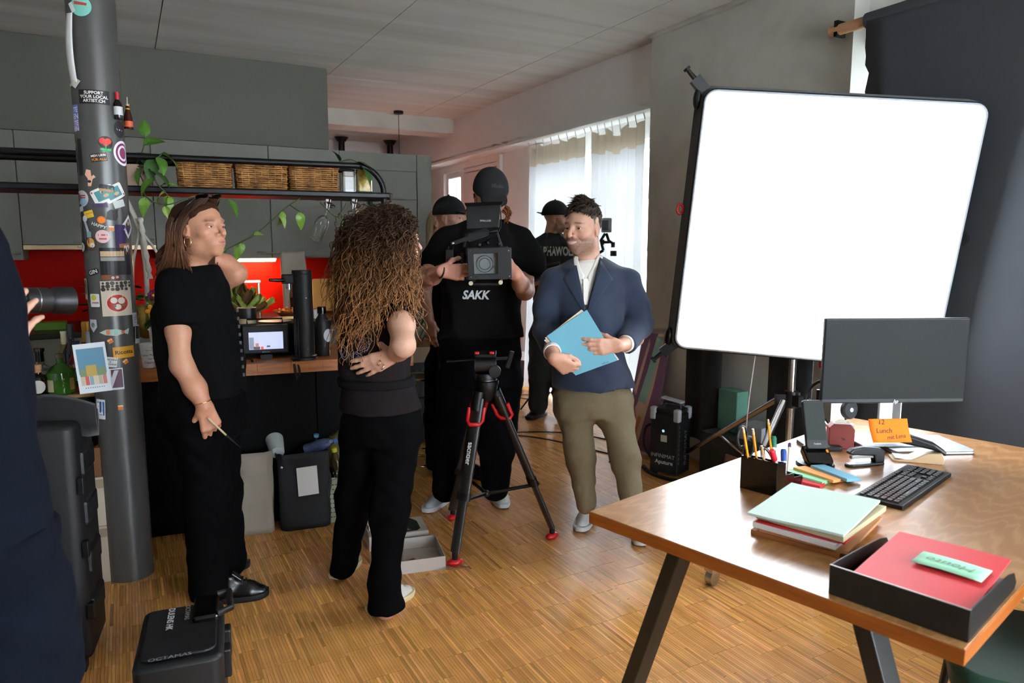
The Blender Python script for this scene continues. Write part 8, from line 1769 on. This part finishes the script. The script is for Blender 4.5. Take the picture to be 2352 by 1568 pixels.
MB().lathe([(.028, 0), (.028, L*.25), (.0305, L*.27), (.0305, L*.62), (.027, L*.66), (.033, L*.74), (.034, L), (.030, L), (.029, L*.9)], a, dd, 36).build('lens_barrel', black_plastic, pc2, smooth=40)
MB().lathe([(.0308, L*.45), (.0308, L*.455)], a, dd, 36).build('index_ring', steel, pc2, smooth=40); MB().box(a-dd*.04, (.07, .13, .10), basis(dd) @ Matrix.Rotation(0, 3, 'Z')).build('camera_body', black_plastic, pc2, bev=.01)
# ---- blond person almost hidden behind the cabinets
hH = Head((2.509,6.031,1.710), HU*.9-HV*.3, sc=1.05, male=False)
H_ = figure('person with long blond hair almost hidden behind the capped man', (2.5, 6.1), hH, SK['light'], (2.493,6.040,1.506), [((2.492,6.040,1.448), (.07, .07, .05))], [], [(1.525,2.493,6.039,0.062,0.060), (1.467,2.511,6.030,0.131,0.100), (0.978,2.506,6.033,0.132,0.130), (0.739,2.506,6.032,0.129,0.130)], black_tee, [],
    [([(2.461,6.057,0.619), (2.458,6.058,0.337), (2.455,6.060,0.072)], [.09, .07, .06]), ([(2.559,6.004,0.619), (2.556,6.005,0.337), (2.554,6.007,0.072)], [.09, .07, .06])], [(0.779,2.507,6.032,0.129,0.130), (0.579,2.505,6.033,0.129,0.130)], hh=.008)
pp = []
for k in range(90):
    a = rh.uniform(-.4, PI+.4); pp.append(([hH.w((.03*math.cos(a), -.02, .118)), hH.w((.085*math.cos(a), -.02-.085*abs(math.sin(a)), .03)), hH.w((.09*math.cos(a), -.03-.085*abs(math.sin(a)), -.08)), hH.w((.09*math.cos(a)+rh.gauss(0, .01), -.04-.08*abs(math.sin(a)), -.2+rh.gauss(0, .02)))], rh.uniform(.7, 1.2)))
long_hair(H_, pp, (.30, .20, .11), (.45, .33, .20), .008, n=4)

# ================================================================== cinema camera in the operator's hands
cr = thing('cinema_camera', 'black cinema camera with square matte box held by the operator', 'camera', (1.490,3.002,1.423), world=True)
mbk = mat('matte_box_black', '#141414', rough=.6, var=.15); Rv = Matrix((HU, HV, Vector((0, 0, 1)))).transposed()
def fq(px, d0, d1, m, name, parent=cr, hole=None):
    """box frame between two view depths; px = corner points at the front"""
    c = [Vector(p) for p in px]; f = [p for p in c]; k = [p+HV*d1 for p in c]
    if hole is None: MB()._add(f+k, [(0, 1, 2, 3), (7, 6, 5, 4), (0, 4, 5, 1), (1, 5, 6, 2), (2, 6, 7, 3), (3, 7, 4, 0)]).build(name, m, parent, bev=.003)
    else:
        h = [Vector(p) for p in hole]; hk = [p+HV*d1 for p in h]; n = 4
        vs = f+h+k+hk; fs = []
        for i in range(4): j = (i+1) % 4; fs += [(i, j, 4+j, 4+i), (8+j, 8+i, 12+i, 12+j), (j, i, 8+i, 8+j), (4+i, 4+j, 12+j, 12+i)]
        MB()._add(vs, fs).build(name, m, parent, bev=.002)
fq(((1.374,2.985,1.493), (1.550,2.891,1.497), (1.553,2.889,1.356), (1.378,2.983,1.350)), 0, .05, mbk, 'matte_box', hole=((1.398,2.972,1.468), (1.494,2.921,1.472), (1.495,2.920,1.379), (1.401,2.971,1.375)))
fq(((1.406,3.002,1.473), (1.513,2.945,1.477), (1.514,2.944,1.372), (1.409,3.001,1.368)), 0, .003, mat('filter_grey', '#6c7070', rough=.25, var=.05), 'filter')
lc_ = Vector((1.456,2.970,1.422)); MB().tube([lc_+HU*.038*math.cos(a)+Vector((0, 0, .038*math.sin(a))) for a in np.linspace(0, 2*PI, 33)[:-1]], .0014, 5, closed=True).build('lens_ring', mat('ring_grey', '#3c3e3e', rough=.3), cr); MB().tube([lc_+HU*.026*math.cos(a)+Vector((0, 0, .026*math.sin(a))) for a in np.linspace(0, 2*PI, 33)[:-1]], .0012, 5, closed=True).build('lens_ring', mat('ring_grey', '#000'), cr)
MB().cyl(lc_+HV*.01, lc_+HV*.16, .045, n=32).build('lens', black_plastic, cr, smooth=40)
for x, y in ((1080, 576), (1168, 575), (1170, 634), (1082, 636)): MB().sphere({1080: (1.385,2.977,1.481), 1168: (1.538,2.895,1.483), 1170: (1.542,2.893,1.367), 1082: (1.388,2.975,1.364)}[x], .003, 8, 6).build('screw', steel, cr, smooth=180)
fq(((1.444,3.152,1.501), (1.620,3.057,1.501), (1.620,3.057,1.343), (1.443,3.153,1.343)), 0, .16, black_plastic, 'camera_body')
for x in (0, 1): a = Vector((1.397,2.995,1.335) if x == 0 else (1.517,2.931,1.339)); MB().cyl(a-HV*.02, a+HV*.33, .0075, n=12).build('rod', steel, cr, smooth=40); MB().cyl(a-HV*.025, a-HV*.012, .010, n=12).build('rod_cap', mat('rod_ivory', '#b8ac94', rough=.4), cr, smooth=40)
MB().box(Vector((1.482,3.018,1.328)), (.14, .05, .014), Rv).build('base_plate', black_metal, cr, bev=.003)
fq(((1.431,3.114,1.691), (1.573,3.037,1.699), (1.556,3.024,1.590), (1.423,3.095,1.582)), 0, .03, black_plastic, 'top_monitor'); put_text('logo', 'SMALLHD', .012, mat('logo_grey', '#b8bcc0'), cr, Vector((1.501,3.053,1.620))-HV*.004, HU, Vector((0, 0, 1)))
fq(((1.397,3.064,1.700), (1.556,2.978,1.707), (1.567,3.018,1.694), (1.420,3.097,1.686)), 0, .05, black_plastic, 'monitor_hood')
a, c = Vector((1.361,3.106,1.517)), Vector((1.541,3.122,1.571)); MB().tube([a, a*.6+c*.4, a*.55+c*.45, c], [.009, .010, .020, .019], 14).build('microphone', fabric_black, cr, smooth=60); MB().cyl(a-(c-a)*.06, a, .007, n=10).build('mic_tip', steel, cr, smooth=40)
MB().tube([(1.453,3.192,1.497), (1.465,3.186,1.555), (1.600,3.136,1.576), (1.618,3.126,1.501)], .010, 8).build('top_handle', black_metal, cr, smooth=60)
MB().tube([(1.418,3.155,1.472), (1.420,3.153,1.348)], .015, 12).build('grip', rubber, cr, smooth=60); MB().bar((1.422,3.164,1.451), (1.475,3.181,1.451), .02).build('grip_arm', black_metal, cr)
MB().box(Vector((1.368,3.170,1.456)), (.035, .03, .06), Rv).build('wireless_unit', black_plastic, cr, bev=.004)
for p, q in (((1.359,3.164,1.472), (1.359,3.164,1.503)), ((1.377,3.154,1.472), (1.379,3.153,1.503))): MB().cyl(p, q, .003, n=6).build('antenna', rubber, cr)
for p, q in (((1.456,3.032,1.509), .014), ((1.491,3.013,1.517), .010), ((1.547,3.006,1.513), .012)): MB().sphere(p, q, 10, 8).build('knob', black_metal, cr, smooth=180)
MB().tube(spline([(1.578,3.057,1.696), (1.545,2.984,1.593), (1.505,2.994,1.543), (1.482,3.063,1.513)], 6), .0025, 6).build('cable', rubber, cr, smooth=180)
# ================================================================== tripod
tp3 = thing('tripod', 'black carbon tripod with red clamps and fluid head, legs spread', 'tripod', (1.56, 3.18, 0), world=True)
carbon = ramp_mat('carbon_tube', [(.4, '#17161a'), (.6, '#2e2b28')], kind='checker', scale=160, rough=.35, spec=.6)
T0 = Vector((1.508,3.072,0.791)); rc2 = mat('clamp_red', '#c4141c', rough=.35)
zc_ = Vector((0, 0, 1))
MB().lathe([(.028, -.08), (.050, -.045), (.056, -.02), (.056, .0), (.062, .002), (.062, .018)], T0+zc_*.05, n=28).build('bowl', black_metal, tp3, smooth=40)
hp_ = T0+zc_*.10
MB().lathe([(.050, 0), (.052, .02), (.048, .035)], T0+zc_*.07, n=28).build('pan_base', black_plastic, tp3, smooth=40); MB().tube([T0+zc_*.074+Vector((.053*math.cos(a), .053*math.sin(a), 0)) for a in np.linspace(0, 2*PI, 33)[:-1]], .0016, 5, closed=True).build('scale_ring', steel, tp3, smooth=180)
MB().cyl(hp_-HU*.050+zc_*.045, hp_+HU*.050+zc_*.045, .043, n=28).build('tilt_drum', black_plastic, tp3, smooth=40); MB().tube([hp_-HU*.052+zc_*.045+HV*.022*math.cos(a)+zc_*.024*math.sin(a) for a in np.linspace(0, 2*PI, 25)[:-1]], .0018, 5, closed=True).build('drum_mark', steel, tp3, smooth=180)
MB().cyl(hp_+HU*.045+zc_*.02-HV*.02, hp_+HU*.045+zc_*.02-HV*.055, .028, n=24).build('counterbalance_knob', black_plastic, tp3, smooth=40); MB().box(hp_+zc_*.098, (.10, .14, .016), Rv).build('camera_plate', black_metal, tp3, bev=.003)
for d in (-.04, .03): MB().box(hp_+HU*d+zc_*.108-HV*.05, (.022, .02, .016), Rv).build('plate_lock', rc2, tp3, bev=.004)
MB().tube([hp_-HU*.05+zc_*.07, hp_-HU*.12+zc_*.065, hp_-HU*.19+zc_*.060], [.006, .005, .006], 8).build('pan_bar', black_metal, tp3, smooth=60); MB().box(hp_+HU*.115+zc_*.07, (.022, .03, .085), Rv @ Matrix.Rotation(.3, 3, 'Y')).build('side_clamp', black_metal, tp3, bev=.004); MB().bar(hp_+HU*.05+zc_*.075, hp_+HU*.11+zc_*.078, .014).build('side_arm', black_metal, tp3)
FT = [Vector(p) for p in ((1.299,2.990,0.000), (1.870,3.040,0.000), (1.523,3.527,0.000))]
mids = []
for k, f in enumerate(FT):
    d0 = (Vector((f.x, f.y, 0))-Vector((T0.x, T0.y, 0))).normalized(); a = T0+d0*.055-zc_*.01; e = f+zc_*.055; d = (e-a).normalized(); L = (e-a).length; s = d.cross(HV).normalized()
    tg = Vector((-d0.y, d0.x, 0)); lg = MB(); lg.tube([a, a+d*L*.63], .038, 20, flat=.5, up=d.cross(tg)); o = lg.build('leg', carbon, tp3, smooth=40)
    MB().tube([a+d*L*.60, a+d*L*.99], .029, 18, flat=.5, up=d.cross(tg)).build('lower_tube', carbon, o, smooth=40); MB().tube([a+d*L*.605, a+d*L*.655], .042, 18, flat=.58, up=d.cross(tg)).build('lower_clamp', black_plastic, o, smooth=40); MB().cyl(a-d*.03, a+d*.06, .030, n=16).build('shoulder', black_metal, o, smooth=40)
    rcl = MB(); q = a+d*.10; W_ = basis(d, HV)
    rcl.tube([q+HU*.036-d*.055, q+HU*.036+d*.010, q+HU*.022-HV*.025+d*.022, q-HU*.022-HV*.025+d*.022, q-HU*.036+d*.010, q-HU*.036-d*.055], .010, 8); rcl.build('brake_lever', rc2, o, smooth=60)
    MB().tube([e-d*.03, e, f+zc_*.02], .014, 10).build('ankle', rubber, o, smooth=60); MB().sphere(f+zc_*.016, (.042, .026, .016), 14, 8, Matrix.Rotation(.3*k, 3, 'Z')).build('foot', rc2, o, smooth=180)
    mids.append(a+d*L*.66)
    if k == 0: put_text('lettering', 'sachtler', .034, mat('white_print', '#fff'), o, a+d*.26-HV*.0243-HU*.004, d, HU, bold=.0006)
ctr_ = sum(mids, Vector())/3-zc_*.04
for m_ in mids: MB().cyl(m_, ctr_, .009, n=10).build('spreader_arm', black_metal, tp3, smooth=40)
MB().sphere(ctr_, .018).build('spreader_hub', black_plastic, tp3, smooth=180)
# far man's stabiliser with small camera, and a thin stand
gm = thing('stabiliser_rig', 'silver small camera on a black stabiliser rig near the curtain', 'camera rig', (3.271,4.600,1.522), world=True)
MB().box(Vector((3.292,4.588,1.664)), (.075, .06, .11), Rv).build('camera_cage', mat('silver_cage', '#9aa0a4', rough=.4, metal=.6), gm, bev=.008); MB().box(Vector((3.264,4.567,1.663)), (.05, .004, .075), Rv).build('screen', mat('dim_screen', '#5c6468', rough=.2), gm)
for pts in ([(3.293,4.588,1.601), (3.297,4.563,1.548), (3.309,4.534,1.528), (3.309,4.522,1.502)], [(3.284,4.592,1.601), (3.255,4.608,1.548), (3.274,4.598,1.472)], [(3.267,4.601,1.535), (3.297,4.551,1.535)], [(3.274,4.598,1.472), (3.102,4.861,1.299), (3.093,4.991,1.270)]): MB().tube(pts, .011, 8).build('arm', black_metal, gm, smooth=60)
for p in ((3.309,4.522,1.515), (3.267,4.601,1.535), (3.322,4.515,1.449), (3.304,4.525,1.449)): MB().cyl(Vector(p)-zc_*.02, Vector(p)+zc_*.02, .014, n=12).build('motor', black_plastic, gm, smooth=40)
hd3 = MB(); hd3.tube([(2.937,5.119,1.389), (3.020,5.029,1.341), (3.103,4.962,1.362)], .02, 8); hd3.build('control_grip', black_plastic, gm, smooth=60)
ls2 = thing('light_stand', 'thin black stand with splayed feet behind the man in the blazer', 'light stand', (3.387,5.507,0.000), world=True); P0_ = Vector((3.387,5.507,0.000))
MB().cyl(P0_+zc_*.2, P0_+zc_*1.0, .010, n=10).build('pole', black_metal, ls2, smooth=40)
for a in (.4, 2.5, 4.6): MB().cyl(P0_+zc_*.42, P0_+Vector((.30*math.cos(a), .30*math.sin(a), .01)), .008, n=8).build('leg', black_metal, ls2, smooth=40)
MB().cyl(P0_+zc_*.38, P0_+zc_*.46, .018, n=10).build('collar', black_plastic, ls2, smooth=40)
